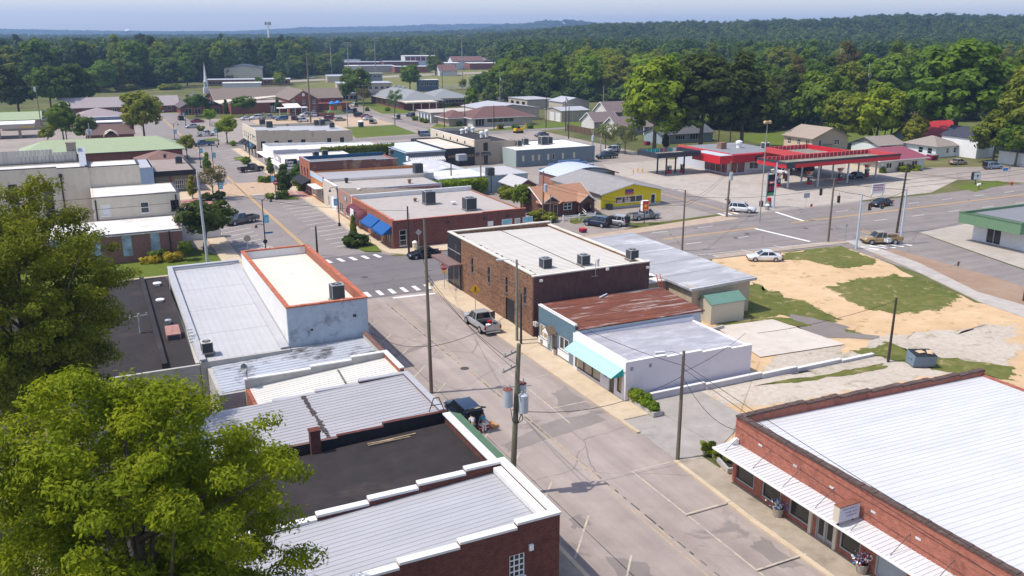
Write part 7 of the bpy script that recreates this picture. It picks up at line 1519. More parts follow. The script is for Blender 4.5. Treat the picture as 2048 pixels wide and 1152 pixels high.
for a in((690,762,138,6,BR_FAR,RFG,'long brown brick workshop with a grey roof above the white low shed','building'),(768,838,138,6.5,BR_FAR,METAL_LT,'brick workshop with a pale roof left of the white-framed school','building'),(940,1008,139,5.5,BR_FAR,WHITEROOF,'low dark brick wing with a white roof at the field road','building'),(655,700,165,4,BEI,RFG,'low tan block left of the press box','building'),(880,915,152,4,GW,SH_RD,'small pinkish pitched kiosk by the curving road','building'),(925,975,128,6,CREAM,WHITEROOF,'cream flat block behind the school hall','building'),(1000,1030,140,5,BEI,RFG,'beige block at the tree edge right of the field','building'),(745,800,124,6,GW,RFG,'pale long block behind the warehouses','building'),(860,905,122,7,BR_FAR,SH_GR,'brick block between school wings','building'),(585,615,152,4.5,BR_FAR,RFG,'small dark shed beside the pale-roofed shed at the wood edge','shed'),(1180,1215,128,6,WHT,WHITEROOF,'white roof glimpsed in the green belt','building'),(1240,1262,118,7,WHT,SH_GR,'pitched white house glimpsed on the green slope','house'),(676,735,143,4.5,WHT,GW,'long white low shed by the curving road','shed'),(690,722,131,5,GW,RFG,'pale grey block left of the warehouses','building'),(722,790,144,5,TANB,RFG,'wide grey-roofed warehouse behind the road','warehouse'),(790,862,146,5,BR_FAR,RFG,'brown brick warehouse beside the lone round tree','warehouse'),(620,640,150,4.5,BR_FAR,GW,'dark shed with a pale roof at the wood edge','shed'),
(882,922,140,6,GW,WHITEROOF,'white flat block right of the lone round tree','building'),(905,968,136,6.5,WHT,SH_RD,'white school hall with a pinkish pitched roof','school'),(960,1010,133,6,BR_FAR,RFG,'dark low wing at the right end of the school','school'),(1030,1060,128,8,CREAM,CREAM,'cream block half hidden in the belt of trees','building'),(1070,1140,131,6,GW,SH_GR,'grey hip-roofed hall with an orange sign among the trees','building'),(1405,1435,133,7,GW,WHITEROOF,'pale building glimpsed in the wood behind the gas station','building'),
(1500,1522,128,8,WHT,WHITEROOF,'white house front glimpsed at the top of the right wood','house'),(640,690,122,7,GW,WHITEROOF,'pale long roof beyond the left wood','building'),(672,700,124,7,surf('blue_shed_wall',(.04,.16,.30),.1,.5),surf('blue_shed_roof',(.05,.20,.38),.1,.5),'blue metal shed beyond the left wood','shed')):
 far(a[7],a[6],a[7],a[0],a[1],a[2],a[3],24,a[4],a[5],'hip' if 'hip' in a[6]else 'gable' if 'pitched' in a[6]else 'flat',a[3]+4)
 # -------- poles, wires, signs
POLE=surf('creosoted_pole',(.17,.135,.10),.25,3,stretch=(1,1,.15));POLED=surf('dark_pole',(.055,.042,.035),.25,3,stretch=(1,1,.15));POLEG=surf('weathered_grey_pole',(.30,.29,.27),.15,3,stretch=(1,1,.15))
TRF=surf('transformer_paint',(.42,.45,.48),.08,2,rough=.45);TRFR=surf('transformer_lid',(.20,.06,.05),.2,3);INS=surf('insulator',(.42,.40,.38),.1,5,rough=.3);WIRE=surf('wire_black',(.02,.02,.02),.1,1)
def transformer(p,o,lid=TRF,h=1.2,r=.32):
 m=MB();m.smooth=False;m.cyl((p[0],p[1]),r,p[2],p[2]+h,16);t=m.build('transformer',TRF,o);m=MB();m.cyl((p[0],p[1]),r*1.06,p[2]+h,p[2]+h+.07,16,r*.8);m.build('lid',lid,t);m=MB();m.cyl((p[0]+r*.4,p[1]),.045,p[2]+h+.05,p[2]+h+.34,8);m.cyl((p[0]-r*.4,p[1]),.045,p[2]+h+.05,p[2]+h+.28,8);m.build('bushing',INS,t)
def crossarm(o,z,w,rot,n=3,mat=None):
 m=MB();m.obox((0,.12,z),(w,.1,.12),rot);a=m.build('crossarm',mat or POLEG,o);m=MB()
 for i in range(n):t=(i/(n-1)-.5)*(w-.2);m.cyl((math.cos(rot)*t,.12+math.sin(rot)*t),.05,z+.06,z+.26,7)
 m.build('insulator',INS,a)
def lamp_arm(o,z,rot,L=1.8):
 m=MB();c,s=math.cos(rot),math.sin(rot);m.tube([(0,0,z),(c*L*.6,s*L*.6,z+.35),(c*L,s*L,z+.35)],.035,6);a=m.build('lamp_arm',GREYMET,o);m=MB();m.obox((c*(L+.3),s*(L+.3),z+.33),(.75,.26,.14),rot);m.build('lamp_head',surf('lamp_grey',(.55,.56,.57),.05,2),a)
def pole(base,h,label,mat=None,lean=(0,0),r=.15,arms=(),tr=(),lamp=None,name='utility_pole',group=None):
 p=at(*base)if len(base)==2 else base;o=thing(name,label,'utility pole',p,0,group);m=MB();m.tube([(0,0,-.2),(lean[0]*.5,lean[1]*.5,h*.5),(lean[0],lean[1],h)],[r,r*.85,r*.68],10);m.build('pole',mat or POLE,o)
 for z,w,rot in arms:crossarm(o,z,w,rot)
 for q in tr:transformer(q[:3],o,q[3]if len(q)>3 else TRF)
 if lamp:lamp_arm(o,*lamp)
 return o
p1=pole((863,786),15.6,'tall slim wooden utility pole standing at the kerb of the near street',POLE,(-.25,-.1),r=.17)
m=MB()
for z,w in((11.0,.9),(10.6,.7),(10.2,.8),(6.5,.5),(4.2,.5)):m.obox((0,.15,z),(w,.07,.07),.3)
m.build('bracket',POLEG,p1);m=MB();m.ball((.35,.1,9.8),.16,8,6);m.build('meter',INS,p1)
p2=pole((1024,991),10.8,'wooden utility pole carrying three grey transformers beside the brick building',surf('olive_pole',(.17,.155,.105),.2,3,stretch=(1,1,.15)),(.55,.1),arms=((10.2,1.6,.5),(9.2,1.9,.5)),tr=((-.30,.0,6.6,TRFR),(.85,.3,6.7,TRFR),(.62,-.45,6.2)),r=.21);
m=MB()
for a in range(3):m.tube([(-.2+a*.4,-.2,6.5),(-.1+a*.35,-.35,5.6),(.4,-.1,5.3),(.8,.1,6.0)],.03,5)
m.build('cable_loop',WIRE,p2)
p3=pole((1355,920),8.5,'wooden utility pole with a street lamp beside the driveway of the whitewashed shop',POLE,(.05,.05),lamp=(8.2,2.9,1.5))
p4=pole((1776,724),6.4,'short dark bare pole at the end of the low white wall',POLED,(.05,0),r=.14)
p5=pole((1034,683),8.6,'greenish utility pole with a street lamp in front of the brown brick building',surf('green_grey_pole',(.20,.22,.17),.2,3),(-.05,0),lamp=(8.3,2.8,1.4));p6=pole((1042,690),5.4,'short dark pole right beside the greenish lamp pole',POLED,r=.13)
p7=pole((416,531),12.8,'tall pale grey utility pole on the church lawn beside the dark round tree',surf('pale_grey_pole',(.44,.45,.47),.08,2),(-.2,.1),r=.2);m=MB();m.obox((0,.1,10.6),(1.6,.08,.1),.2);m.obox((0,.1,9.0),(1.0,.08,.1),.2);m.build('crossarm',POLEG,p7)
pole((291,742),5.6,'utility pole with a white crossarm rising between the two big trees and the black roof',POLEG,(0,0),arms=((5.3,1.6,.2),))
pole((635,512),4.3,'short dark pole behind the tile-coped building with a small box hanging beside it',POLED,r=.16)
p8=pole((818,508),6.9,'dark utility pole at the corner of the brick shop with blue awnings',POLED,r=.16);p9=pole((1086,442),8.4,'utility pole with one grey transformer before the orange shingled house',POLE,tr=((.25,-.3,5.0),),arms=());pole((1099,443),4.6,'short leaning post beside the white door of the orange house',POLE,(.2,0),r=.11)
p10=pole((1364,502),8.9,'slim brown pole with a street lamp beside the highway near the blue and silver cars',POLE,lamp=(8.7,2.8,1.2));p11=pole((1453,434),9.6,'utility pole with a white transformer at the corner of the side street',POLE,(.3,.1),tr=((.1,-.36,6.4,INS),),r=.19)
p13=pole((1656,484),9.7,'bare brown pole standing at the highway kerb right of the white sedan',POLE,r=.17);p15=pole((1793,466),10.8,'dark leaning pole beside the pale signal pole across the highway',POLED,(1.3,.6),r=.19);pole((2048,602),5.2,'dark pole at the right picture edge beside the tan worn road',POLED,r=.2)
for b_,h,l,tr,arms in(((184,303),7.6,'utility pole with two blue-grey transformers in front of the green metal roof',((-.35,-.3,4.6),(.35,-.3,4.5)),()),((134,282),8.2,'utility pole with one transformer beside the bushy tree by the restaurant roof',((.3,-.3,5.2),),()),((84,262),14.5,'tall utility pole with a blue transformer left of the bushy dull green tree',((-.3,-.3,12.6),),((14,2.2,.2),)),
((1437,285),9.8,'utility pole with a white drum beside the darkest tree, left of a pair',((-.35,-.2,6.6,INS),),((9.4,1.8,.1),)),((1460,284),10.2,'utility pole with two white drums beside the darkest tree, right of a pair',((-.4,-.2,6.6,INS),(.4,-.2,6.6,INS)),((9.7,2.2,.1),(8.8,2,.1))),((1137,278),9.5,'thin dark pole by the end of the brown board fence',(),()),((1131,262),10.8,'tall dark pole with a box sign at the start of the board fence',((.2,-.3,9.0,INS),),()),
((1092,256),10.5,'thin dark pole between the maroon-roofed house and the tan garage',(),()),((889,258),9.4,'dark pole by the corner of the maroon-roofed house',(),((9,1.6,.3),)),((988,260),8,'dark short pole on the lawn before the maroon-roofed house',(),()),((930,252),10,'thin dark pole left of the maroon-roofed house',(),()),((790,251),10.5,'pole with a crossarm in the lawn at the side street',(),((10,2.2,.2),)),
((696,262),9.5,'grey pole at the corner of the green lawn',(),()),((622,250),25,'very tall slim pole rising beside the gabled brick house',(),()),((728,233),12,'crossarm pole beside the playground car park',(),((11.5,4.5,.2),)),((1185,322),7.6,'grey pole with a small red sign beside the blue-grey hall',((-.2,-.25,5.0),),()),((1201,318),6.5,'thin grey pole next to the dark green pickup',(),()),((1820,303),10.6,'utility pole with a crossarm by the white bungalow',(),((10,3,.1),)),
((1767,293),8.4,'lamp pole beside the dark carport house',(),()),((885,182),14,'dark transformer pole near the bleachers',((-.3,0,10),),()),((1000,206),15,'grey pole with a drum at the edge of the tree belt',((.3,0,10),),()),((1206,236),12,'grey pole rising behind the tall tan garage',(),()),((903,386),6.2,'dark pole against the pale blue workshop wall',(),()),((962,389),8.2,'brown pole with a white globe lamp against the pale blue workshop',(),()),((1610,257),12,'weathered pole in front of the wood behind the beige house',(),((11.4,2.2,.1),))):
 pole(b_,h,l,POLEG if 'grey' in l else POLED if 'dark' in l else POLE,tr=tr,arms=arms,r=.16 if h<20 else .3)
for b_,h,l in(((925,166),36,'tall stadium light pole with a rack of lamps right of the field'),((752,160),34,'stadium light pole in front of the warehouses'),((664,158),34,'stadium light pole left of the warehouses'),((698,158),30,'stadium light pole at the road beside the warehouses')):
 o=pole(b_,h*.8,l,POLEG,r=.32,name='light_pole');m=MB();m.box(-2.6,2.6,-.1,.1,h*.8-1.1,h*.8-.95);m.box(-2.6,2.6,-.1,.1,h*.8+.3,h*.8+.45)
 for i in range(6):m.box(-2.5+i*.9,-2.0+i*.9,-.4,.1,h*.8-.9,h*.8-.4);m.box(-2.5+i*.9,-2.0+i*.9,-.4,.1,h*.8+.5,h*.8+1.0)
 m.build('lamp_rack',ACG,o)
o=pole((1519,446),16.6,'tall slim white lamp mast at the corner of the gas station',POLEG,r=.10,name='lamp_mast');m=MB();m.box(-.5,.5,-.2,.2,16.4,16.7);m.ball((-.5,0,16.5),.3,8,5);m.ball((.5,0,16.5),.3,8,5);m.build('lamp_head',surf('warm_lamp',(.5,.38,.2),.1,2),o)
SIGP=surf('pale_blue_steel',(.42,.48,.55),.06,2,rough=.45)
sp={}
for k,b_,h,l in(('a',(1712,498),8.2,'pale steel signal pole at the near corner of the grass'),('b',(1800,488),8.4,'pale steel signal pole right of the tan pickup'),('c',(1547,417),8.3,'pale steel signal pole at the gas station corner')):sp[k]=pole(b_,h,l,SIGP,r=.17,name='signal_pole')
def cable(p,q,label,sag=.5,r=.022,group='overhead wires',n=9):
 p,q=Vector(p),Vector(q);m=MB();L=(q-p).length
 m.tube([p.lerp(q,i/n)-Vector((0,0,sag*4*(i/n)*(1-i/n)))for i in range(n+1)],r,4);return tag(m.build('overhead_wire',WIRE),label,'wire',group)
T=lambda o,z,dx=0,dy=0:o.location+Vector((dx,dy,z))
def head(p,label,facing):
 o=thing('traffic_light',label,'traffic light',p,facing);m=MB();m.box(-.17,.17,-.12,.12,-1.05,0);c=m.build('housing',BLACK,o)
 for i,cc in enumerate(((.25,.02,.02),(.25,.16,.02),(.02,.14,.06))):
  m=MB();m.tube([(0,-.125,-.2-i*.33),(0,-.28,-.2-i*.33)],.13,10,False);m.tube([(0,-.12,-.2-i*.33),(0,-.135,-.2-i*.33)],.11,10);m.build('lens',surf('lens_%s'%'red amber green'.split()[i],cc,.1,3,rough=.3),c)
 m=MB();m.tube([(0,0,0),(0,0,.5)],.03,5);m.build('hanger',DKMET,o)
A,B_,Cc=T(sp['a'],8.0),T(sp['b'],8.2),T(sp['c'],8.1)
N1=T(p13,9.2);cable(A,B_,'span wire between the two pale signal poles',.9,.03);cable(A,Cc,'span wire from the grass corner to the gas station corner',1.0,.03);cable(B_,Cc,'span wire crossing the highway diagonally',1.0,.03)
for k,(s,e,t,l)in enumerate(((A,Cc,.22,'first traffic light over the highway, near the grass corner'),(A,Cc,.42,'second traffic light over the highway'),(A,B_,.2,'left traffic light of the pair over the tan road'),(A,B_,.48,'right traffic light of the pair over the tan road'),(A,Cc,.86,'traffic light beside the fuel price sign'),(B_,Cc,.93,'traffic light hanging lowest at the gas station corner'))):
 q=s.lerp(e,t);q.z-=1.4;head(q,l,R(0 if k in(2,3)else-90+180*(k%2)))
for p,q,l,s in((T(p2,9.3),T(p1,10.6),'wire from the transformer pole to the tall slim pole',.5),(T(p2,9.3,.5),T(p1,10.2),'second wire from the transformer pole to the tall slim pole',.6),(T(p2,6.3),T(p3,6.6),'thick black cable from the transformer pole to the driveway lamp pole',1.1),(T(p3,6.9),(54,60.5,3.0),'wire from the driveway lamp pole along the whitewashed wall',.3),(T(p3,6.6),(38,42.4,4.0),'slack cable from the driveway lamp pole to the brick store',.9),
(T(p1,4.4),(22.3,76,3.0),'drooping wire from the tall slim pole to the white block building',.6),(T(p1,4.3),T(p6,4.2),'wire from the tall slim pole over the silver pickup',.7),(T(p1,10.8),T(p8,6.5),'wire from the tall slim pole to the awning shop corner',.5),(T(p5,6.0),(39.1,92,4.4),'wire along the brown brick wall from the greenish lamp pole',.2),(T(p5,5.7),(38.9,97,3.8),'lower wire along the brown brick wall',.3),
(T(p5,5.5),T(p3,7.4),'wire between the greenish lamp pole and the driveway lamp pole',.7),(T(p3,7.6),(37.6,12,5.2),'wire past the brick store from the driveway lamp pole',.5),(T(p3,7.2),(37.2,12,4.6),'lower wire past the brick store awning',.5),(T(p10,7.0),T(p11,8.2),'wire between the lamp pole and the corner transformer pole',.6),(T(p10,6.6),T(p11,7.8),'lower wire between the lamp pole and the corner transformer pole',.7),(T(p9,6.6),T(p10,7.2),'wire from the orange house pole to the highway lamp pole',1.0),(T(p9,6.0),T(p10,6.7),'lower wire from the orange house pole to the highway lamp pole',1.0),
(T(p11,8.6),T(sp['c'],7.0),'wire from the corner transformer pole to the gas station signal pole',.4),(T(p13,9.0),T(p15,8.6),'wire across the highway between the two brown poles',.8),(T(p15,8.4),(250,121,9),'long wire along the highway to the right edge',1.5),(T(p15,7.8),(250,118,8.2),'second long wire along the highway to the right edge',1.5),(T(p15,7.2),(250,115,7.6),'third long wire along the highway to the right edge',1.5),(T(p15,9.6),(160,20,10.5),'wire running off past the green-fascia building',1.2),(T(p13,8.4),T(p10,8.0),'wire between the highway lamp pole and the bare brown pole',.8),
(T(p7,10.5),(-30,121,11),'upper wire from the pale grey pole past the church',.5),(T(p7,9.0),(-30,121,9.6),'lower wire from the pale grey pole past the church',.5),(T(p7,10.5),T(p8,6.3),'long wire from the pale grey pole over the main street',.8),(T(p4,6.1),(55,60,3.0),'thin wire from the short dark bare pole',.4)):cable(p,q,l,s)
IRON=surf('lamp_iron',(.025,.026,.03),.1,3,rough=.45);BAN=surf('light_blue_banner',(.12,.42,.58),.12,2)
def street_lamp(p,label,banner=True,h=6.6,sgn=1,twin=False):
 o=thing('street_lamp',label,'street lamp',p,0,'banner lamp posts on the main street');m=MB();m.cyl((0,0),.22,0,.5,10);m.tube([(0,0,.5),(0,0,h)],[.09,.06],8);m.build('post',IRON,o)
 m=MB();m.tube([(0,0,h-.3),(sgn*.5,0,h+.25),(sgn*1.1,0,h+.2),(sgn*1.25,0,h-.1)],.04,6);a=m.build('arm',IRON,o);m=MB();m.tube([(sgn*1.25,0,h-.1),(sgn*1.25,0,h-.45)],[.08,.24],10);m.build('lamp_shade',IRON,a)
 if banner:
  m=MB();m.box(.1*sgn if sgn>0 else-.75,.75 if sgn>0 else-.1,-.02,.02,h*.55,h*.55+1.15);f=m.build('banner',BAN,o);m=MB()
  for z in(.3,.6):m.box(.2*sgn if sgn>0 else-.6,.6 if sgn>0 else-.2,-.026,-.02,h*.55+z,h*.55+z+.14)
  m.build('lettering',surf('banner_mark',(.5,.62,.62),.2,3),f)
 return o
L=street_lamp(at(532,503),'tall banner lamp post with a blue street sign and round plate',h=7.6);m=MB();m.box(.05,1.2,-.015,.015,2.6,2.85);m.build('street_sign',surf('street_sign_blue',(.03,.16,.36),.1,2),L);m=MB();m.tube([(0,-.1,1.5),(0,-.06,1.5)],.32,12);m.build('round_plate',IRON,L)
m=MB();m.tube([(0,0,3.9),(-.5,0,4.1),(-1.1,0,4.0)],.04,6);m.tube([(-1.1,0,4.0),(-1.1,0,3.6)],[.08,.24],10);m.build('lower_lamp',IRON,L)
for p,l,s in(((679,452),'banner lamp post on the sidewalk before the maroon round awning',-1),((553,400),'lamp post with a no-entry sign on the red brick corner',-1),((441,416),'banner lamp post on the left brick corner by the stamped crossing',1),((428,346),'banner lamp post left of the main street by the restaurant, nearer of a pair',1),((402,336),'banner lamp post left of the main street by the restaurant, farther of a pair',1),((500,322),'banner lamp post before the stained cream building',1),((351,292),'banner lamp post at the left kerb far up the main street',1),((437,290),'banner lamp post beside the bright green street trees',-1),((372,252),'banner lamp post beside the church entrance',-1)):
 o=street_lamp(at(*p),l,sgn=s,h=6.2)
 if 'no-entry' in l:m=MB();m.tube([(0,-.16,3.3),(0,-.12,3.3)],.42,16);f=m.build('no_entry_sign',RED,o);m=MB();m.box(-.28,.28,-.175,-.162,3.24,3.36);m.build('bar',WHT2,f)
def octagon(r):return[(r*math.cos(math.pi/8+i*math.pi/4),r*math.sin(math.pi/8+i*math.pi/4))for i in range(8)]
def plate(mb,shape,z,y0,y1):n=len(shape);mb._a([(x,y0,z+v)for x,v in shape]+[(x,y1,z+v)for x,v in shape],[tuple(range(n)),tuple(range(2*n-1,n-1,-1))]+[((i+1)%n,i,n+i,n+(i+1)%n)for i in range(n)])
SGR=surf('stop_red',(.50,.02,.03),.05,3,rough=.5);SGY=surf('warning_yellow',(.75,.42,.01),.05,3,rough=.5)
o=thing('stop_sign','red octagonal stop sign with yellow plate at the brown brick building corner','road sign',at(889,579)+Vector((0,0,.15)),R(-20));m=MB();m.tube([(0,0,0),(0,0,3.0)],.04,6);m.build('post',GREYMET,o);m=MB();plate(m,octagon(.46),2.75,-.07,-.05);f=m.build('face',SGR,o);m=MB();text_mesh(m,'STOP',.36,(-.40,-.075,2.63),(1,0,0),(0,0,1),.004,.012);m.build('lettering',WHT2,f);m=MB();m.box(-.25,.25,-.07,-.05,1.95,2.25);m.build('yellow_plate',SGY,o)
o=thing('pedestrian_sign','yellow diamond crossing sign with a black walking figure before the brown brick wall','road sign',at(951,624)+Vector((0,0,.15)),R(-20));m=MB();m.tube([(0,0,0),(0,0,3.0)],.04,6);m.build('post',GREYMET,o);m=MB();plate(m,[(0,.6),(-.6,0),(0,-.6),(.6,0)],2.5,-.07,-.05);f=m.build('face',SGY,o);m=MB()
for q in(((0,.26),(.07,0)),):m.tube([(0,-.078,2.5+.27),(0,-.072,2.5+.27)],.07,10)
for a,c_,w_ in(((0,.2),(-.03,-.02),.06),((-.03,-.02),(.12,-.28),.035),((-.03,-.02),(-.14,-.28),.035),((0,.14),(.16,.02),.025),((0,.14),(-.14,.04),.025)):m.tube([(a[0],-.075,2.5+a[1]),(c_[0],-.075,2.5+c_[1])],w_,6)
m.build('walking_figure',BLACK,f)
def small_sign(p,label,h,shape,mat,rz=0,back=False):
 o=thing('road_sign',label,'road sign',at(*p),rz);m=MB();m.tube([(0,0,0),(0,0,h)],.035,6);m.build('post',GREYMET,o);m=MB();plate(m,shape,h-.3,-.06,-.04);m.build('face',mat,o);return o
sq=lambda w,h:[(-w/2,-h/2),(w/2,-h/2),(w/2,h/2),(-w/2,h/2)]
for p,l,h,sh,mt in(((912,600),'small white sign on the sidewalk beside the stop sign',1.6,sq(.4,.3),WHT2),((838,498),'grey back of a diamond sign by the awning shop side wall',2.8,[(0,.5),(-.5,0),(0,-.5),(.5,0)],INS),((497,510),'tan back of a round sign behind the tile-coped building',2.7,octagon(.5),surf('tan_sign_back',(.40,.33,.25),.1,2)),((1611,416),'grey highway sign backs on two posts before the pump canopy',2.6,sq(1.4,.9),GREYMET),((1622,416),'small red and white sign at the gas station kerb',.8,sq(.5,.5),RED),((1690,482),'thin signpost near the signal pole',2.7,sq(.4,.3),GREYMET),((1524,492),'thin signpost beside the highway above the white sedan',1.6,sq(.2,.3),GREYMET),
((1911,561),'small red-brown sign on a slim post beside the tan worn road',2.5,sq(.4,.6),MATS['rust_vent']),((1051,262),'yellow diamond sign near the parked yellow digger',2.6,[(0,.55),(-.55,0),(0,-.55),(.55,0)],SGY),((995,268),'orange diamond sign on the far lawn',2.2,[(0,.5),(-.5,0),(0,-.5),(.5,0)],ORA),((2008,357),'blue street sign by the far crossing',2.3,sq(1.6,.6),BLU),((2016,356),'round grey sign back at the far crossing',2.6,octagon(.45),INS)):small_sign(p,l,h,sh,mt)
o=thing('box_sign','white box sign with a dark end and small emblem on the grass triangle','sign',at(1950,368));m=MB();m.tube([(0,0,0),(0,0,1.0)],.08,6);m.build('post',DKMET,o);m=MB();m.box(-1.1,1.0,-.35,.35,1.0,2.5);c=m.build('cabinet',BLACK,o);m=MB();m.box(-1.1,.98,-.37,-.35,1.02,2.48);f=m.build('face',WHT2,c);m=MB();m.box(-.2,.2,-.38,-.37,1.5,2.0);m.build('emblem',DKMET,f)
o=thing('mailbox','white mailbox on a post at the edge of the grass triangle','mailbox',at(1957,380));m=MB();m.box(-.06,.06,-.06,.06,0,1);m.build('post',WOODG,o);m=MB();m.tube([(-.5,0,1.15),(.3,0,1.15)],.24,8);m.build('box',WHT2,o);m=MB();m.tube([(.3,0,1.15),(.45,0,1.15)],.25,8);m.build('door',BLACK,o)
o=thing('hydrant','small red hydrant on the kerb by the far crossing','hydrant',at(2023,371));m=MB();m.cyl((0,0),.16,0,.6,10);m.cyl((0,0),.2,.6,.68,10);m.ball((0,0,.7),.17,8,5);m.tube([(-.28,0,.42),(.28,0,.42)],.08,8);m.build('body',SGR,o)
def bin_(p,label,mat,w=.7,h=1.1,z=0):o=thing('litter_bin',label,'bin',at(*p)+Vector((0,0,z)));m=MB();m.cyl((0,0),w*.5,0,h*.8,12,w*.55);m.build('body',mat,o);m=MB();m.cyl((0,0),w*.6,h*.8,h,12,w*.3);m.build('lid',WHT2 if mat is not DKMET else mat,o)
bin_((830,498),'white-topped litter bin beside the dark pole at the awning shop',CREAM,z=.12);bin_((1534,420),'grey bin beside the fuel price sign',ACG);bin_((1522,413),'dark bin left of the fuel price sign',DKMET);bin_((722,254),'dark green drum in the dirt car park',surf('dark_green_drum',(.03,.07,.05),.1,2),1.8,2.2)
o=thing('air_machine','red-topped tyre air machine by the gas station corner','air machine',at(1537,414));m=MB();m.box(-.35,.35,-.3,.3,0,1.1);m.build('cabinet',ACG,o);m=MB();m.cyl((0,0),.4,1.1,1.7,12);m.build('drum',SGR,o)
def planter(p,label,z=.12):
 o=thing('flower_pot',label,'flower pot',at(*p)+Vector((0,0,z)));m=MB();m.cyl((0,0),.28,0,.6,14,.38);m.build('pot',surf('stone_pot',(.36,.31,.25),.2,4),o);m=MB();m.cyl((0,0),.33,.6,.63,14);m.build('soil',TAR,o);return o
planter((1087,693),'stone flower pot left of the blue shop door');planter((1113,711),'stone flower pot right of the blue shop door')
def flowers(p,label,cols):
 o=planter(p,label);r_=np.random.default_rng(len(label))
 for nm,c,n in cols:
  cen=np.stack([r_.normal(0,.26,n),r_.normal(0,.26,n),r_.uniform(.6,1.15,n)],1);me=leaf_mesh('petals',cen,r_.normal(size=(n,3)),r_.uniform(.06,.11,n),r_.uniform(.3,.7,n),1.2,mat=surf(nm,c,.1,5),r=r_);ob=bpy.data.objects.new('flowers',me);C.objects.link(ob);ob.parent=o
flowers((1555,1035),'pot of white and blue flowers left of the brick store door',(('white_petals',(.75,.75,.72),60),('blue_petals',(.05,.18,.5),40)))
flowers((1722,1148),'pot of white, blue and red flowers before the roller shutter',(('white_petals',(.75,.75,.72),60),('blue_petals',(.05,.18,.5),30),('red_petals',(.5,.03,.08),25)))
def bed(name,label,c,L_,w,rz,cols):
 o=thing(name,label,'planter',c,rz);m=MB();m.box(-L_/2,L_/2,-w/2,-w/2+.15,0,.4);m.box(-L_/2,L_/2,w/2-.15,w/2,0,.4);m.box(-L_/2,-L_/2+.15,-w/2+.15,w/2-.15,0,.4);m.box(L_/2-.15,L_/2,-w/2+.15,w/2-.15,0,.4);m.build('kerb',CONCB,o);m=MB();m.box(-L_/2+.15,L_/2-.15,-w/2+.15,w/2-.15,0,.3);m.build('soil',TAR,o)
bed('flower_bed','stone-edged planting bed by the lamp pole at the brick store corner',(39.2,45.2,.1),3.6,1.0,R(75),0);bed('flower_bed','planting bed along the kerb beside the whitewashed shop',(39.5,56.0,.1),4.4,.9,R(90),0)
for i,(x,y,h,c,l)in enumerate(((38.9,46.6,.8,'bright','green shrub at the far end of the bed by the brick store'),(39.1,45.6,.7,'olive','olive shrub in the middle of the bed by the brick store'),(39.4,44.6,.8,'olive','shrub beside the wall in the bed by the brick store'),(39.6,43.8,.7,'bright','bright shrub at the near end of the bed by the brick store'),
(39.5,57.7,.9,'gold','golden end of the clipped hedge by the whitewashed shop'),(39.5,56.9,1.0,'mid','far part of the clipped green hedge by the whitewashed shop'),(39.5,56.1,1.0,'mid','middle part of the clipped green hedge by the whitewashed shop'),(39.5,55.3,1.0,'mid','near part of the clipped green hedge by the whitewashed shop'),(39.5,54.4,.8,'bright','yellow-green shrub at the near end of the hedge by the whitewashed shop'))):tree('shrub',(x,y,.3),h,l,'bright' if c=='mid' else c,wide=.9)
def dumpster(p,rz,label,mat,s=1.0,lid=BLACK):
 o=thing('dumpster',label,'dumpster',p,rz);a,d,h=1.0*s,.85*s,1.25*s;m=MB();m.loft([[(-a,-d*.7,.12),(a,-d*.7,.12),(a,d,.12),(-a,d,.12)],[(-a,-d,h*.93),(a,-d,h*.93),(a,d,h),(-a,d,h)]]);m.build('body',mat,o);m=MB()
 for x in(-a/2,a/2):m.slab([(x-a*.46,-d*1.02,h*.93+.06),(x+a*.46,-d*1.02,h*.93+.06),(x+a*.46,d,h+.07),(x-a*.46,d,h+.07)],.05)
 m.build('lid',lid,o);m=MB()
 for s_ in(-1,1):m.box(s_*a-.06,s_*a+.06,-d*.3,d*.5,h*.55,h*.7)
 m.build('lifting_pocket',mat,o);m=MB()
 for x in(-a*.8,a*.8):
  for y in(-d*.5,d*.8):m.wheel((x,y,.07),.07,.06,8)
 m.build('wheel',BLACK,o);return o
dumpster((68.6,52.6,0),R(-25),'blue-grey dumpster with black lids standing on the rough grass by the dark bare pole',surf('blue_grey_steel',(.16,.22,.28),.12,2,stain=(.25,.16,.1),st_scale=1,st_amt=.4),1.05)
m=MB();m.obox((-.25,-.05,1.42),(.7,.6,.05),.3,('X',.06));m.obox((.55,-.2,1.44),(.5,.9,.05),-.3,('X',.06));o=tag(m.build('cardboard',surf('cardboard',(.56,.40,.25),.15,2)),'flattened cardboard lying on the lids of the blue-grey dumpster','cardboard');o.location=(68.6,52.6,0);o.rotation_euler=(0,0,R(-25))
dumpster(at(1864,320),0,'dark red dumpster with white rubbish beside the white bungalow',surf('dark_red_steel',(.22,.02,.05),.1,2),1.1,GREYMET);dumpster(at(1294,290),.1,'small crimson bin under the bright green tree',surf('crimson_steel',(.30,.02,.06),.1,2),.75);dumpster(at(1166,465),.2,'small dark red bin beside the blue parked car',MATS['dark_red_steel'],.5,SGR)
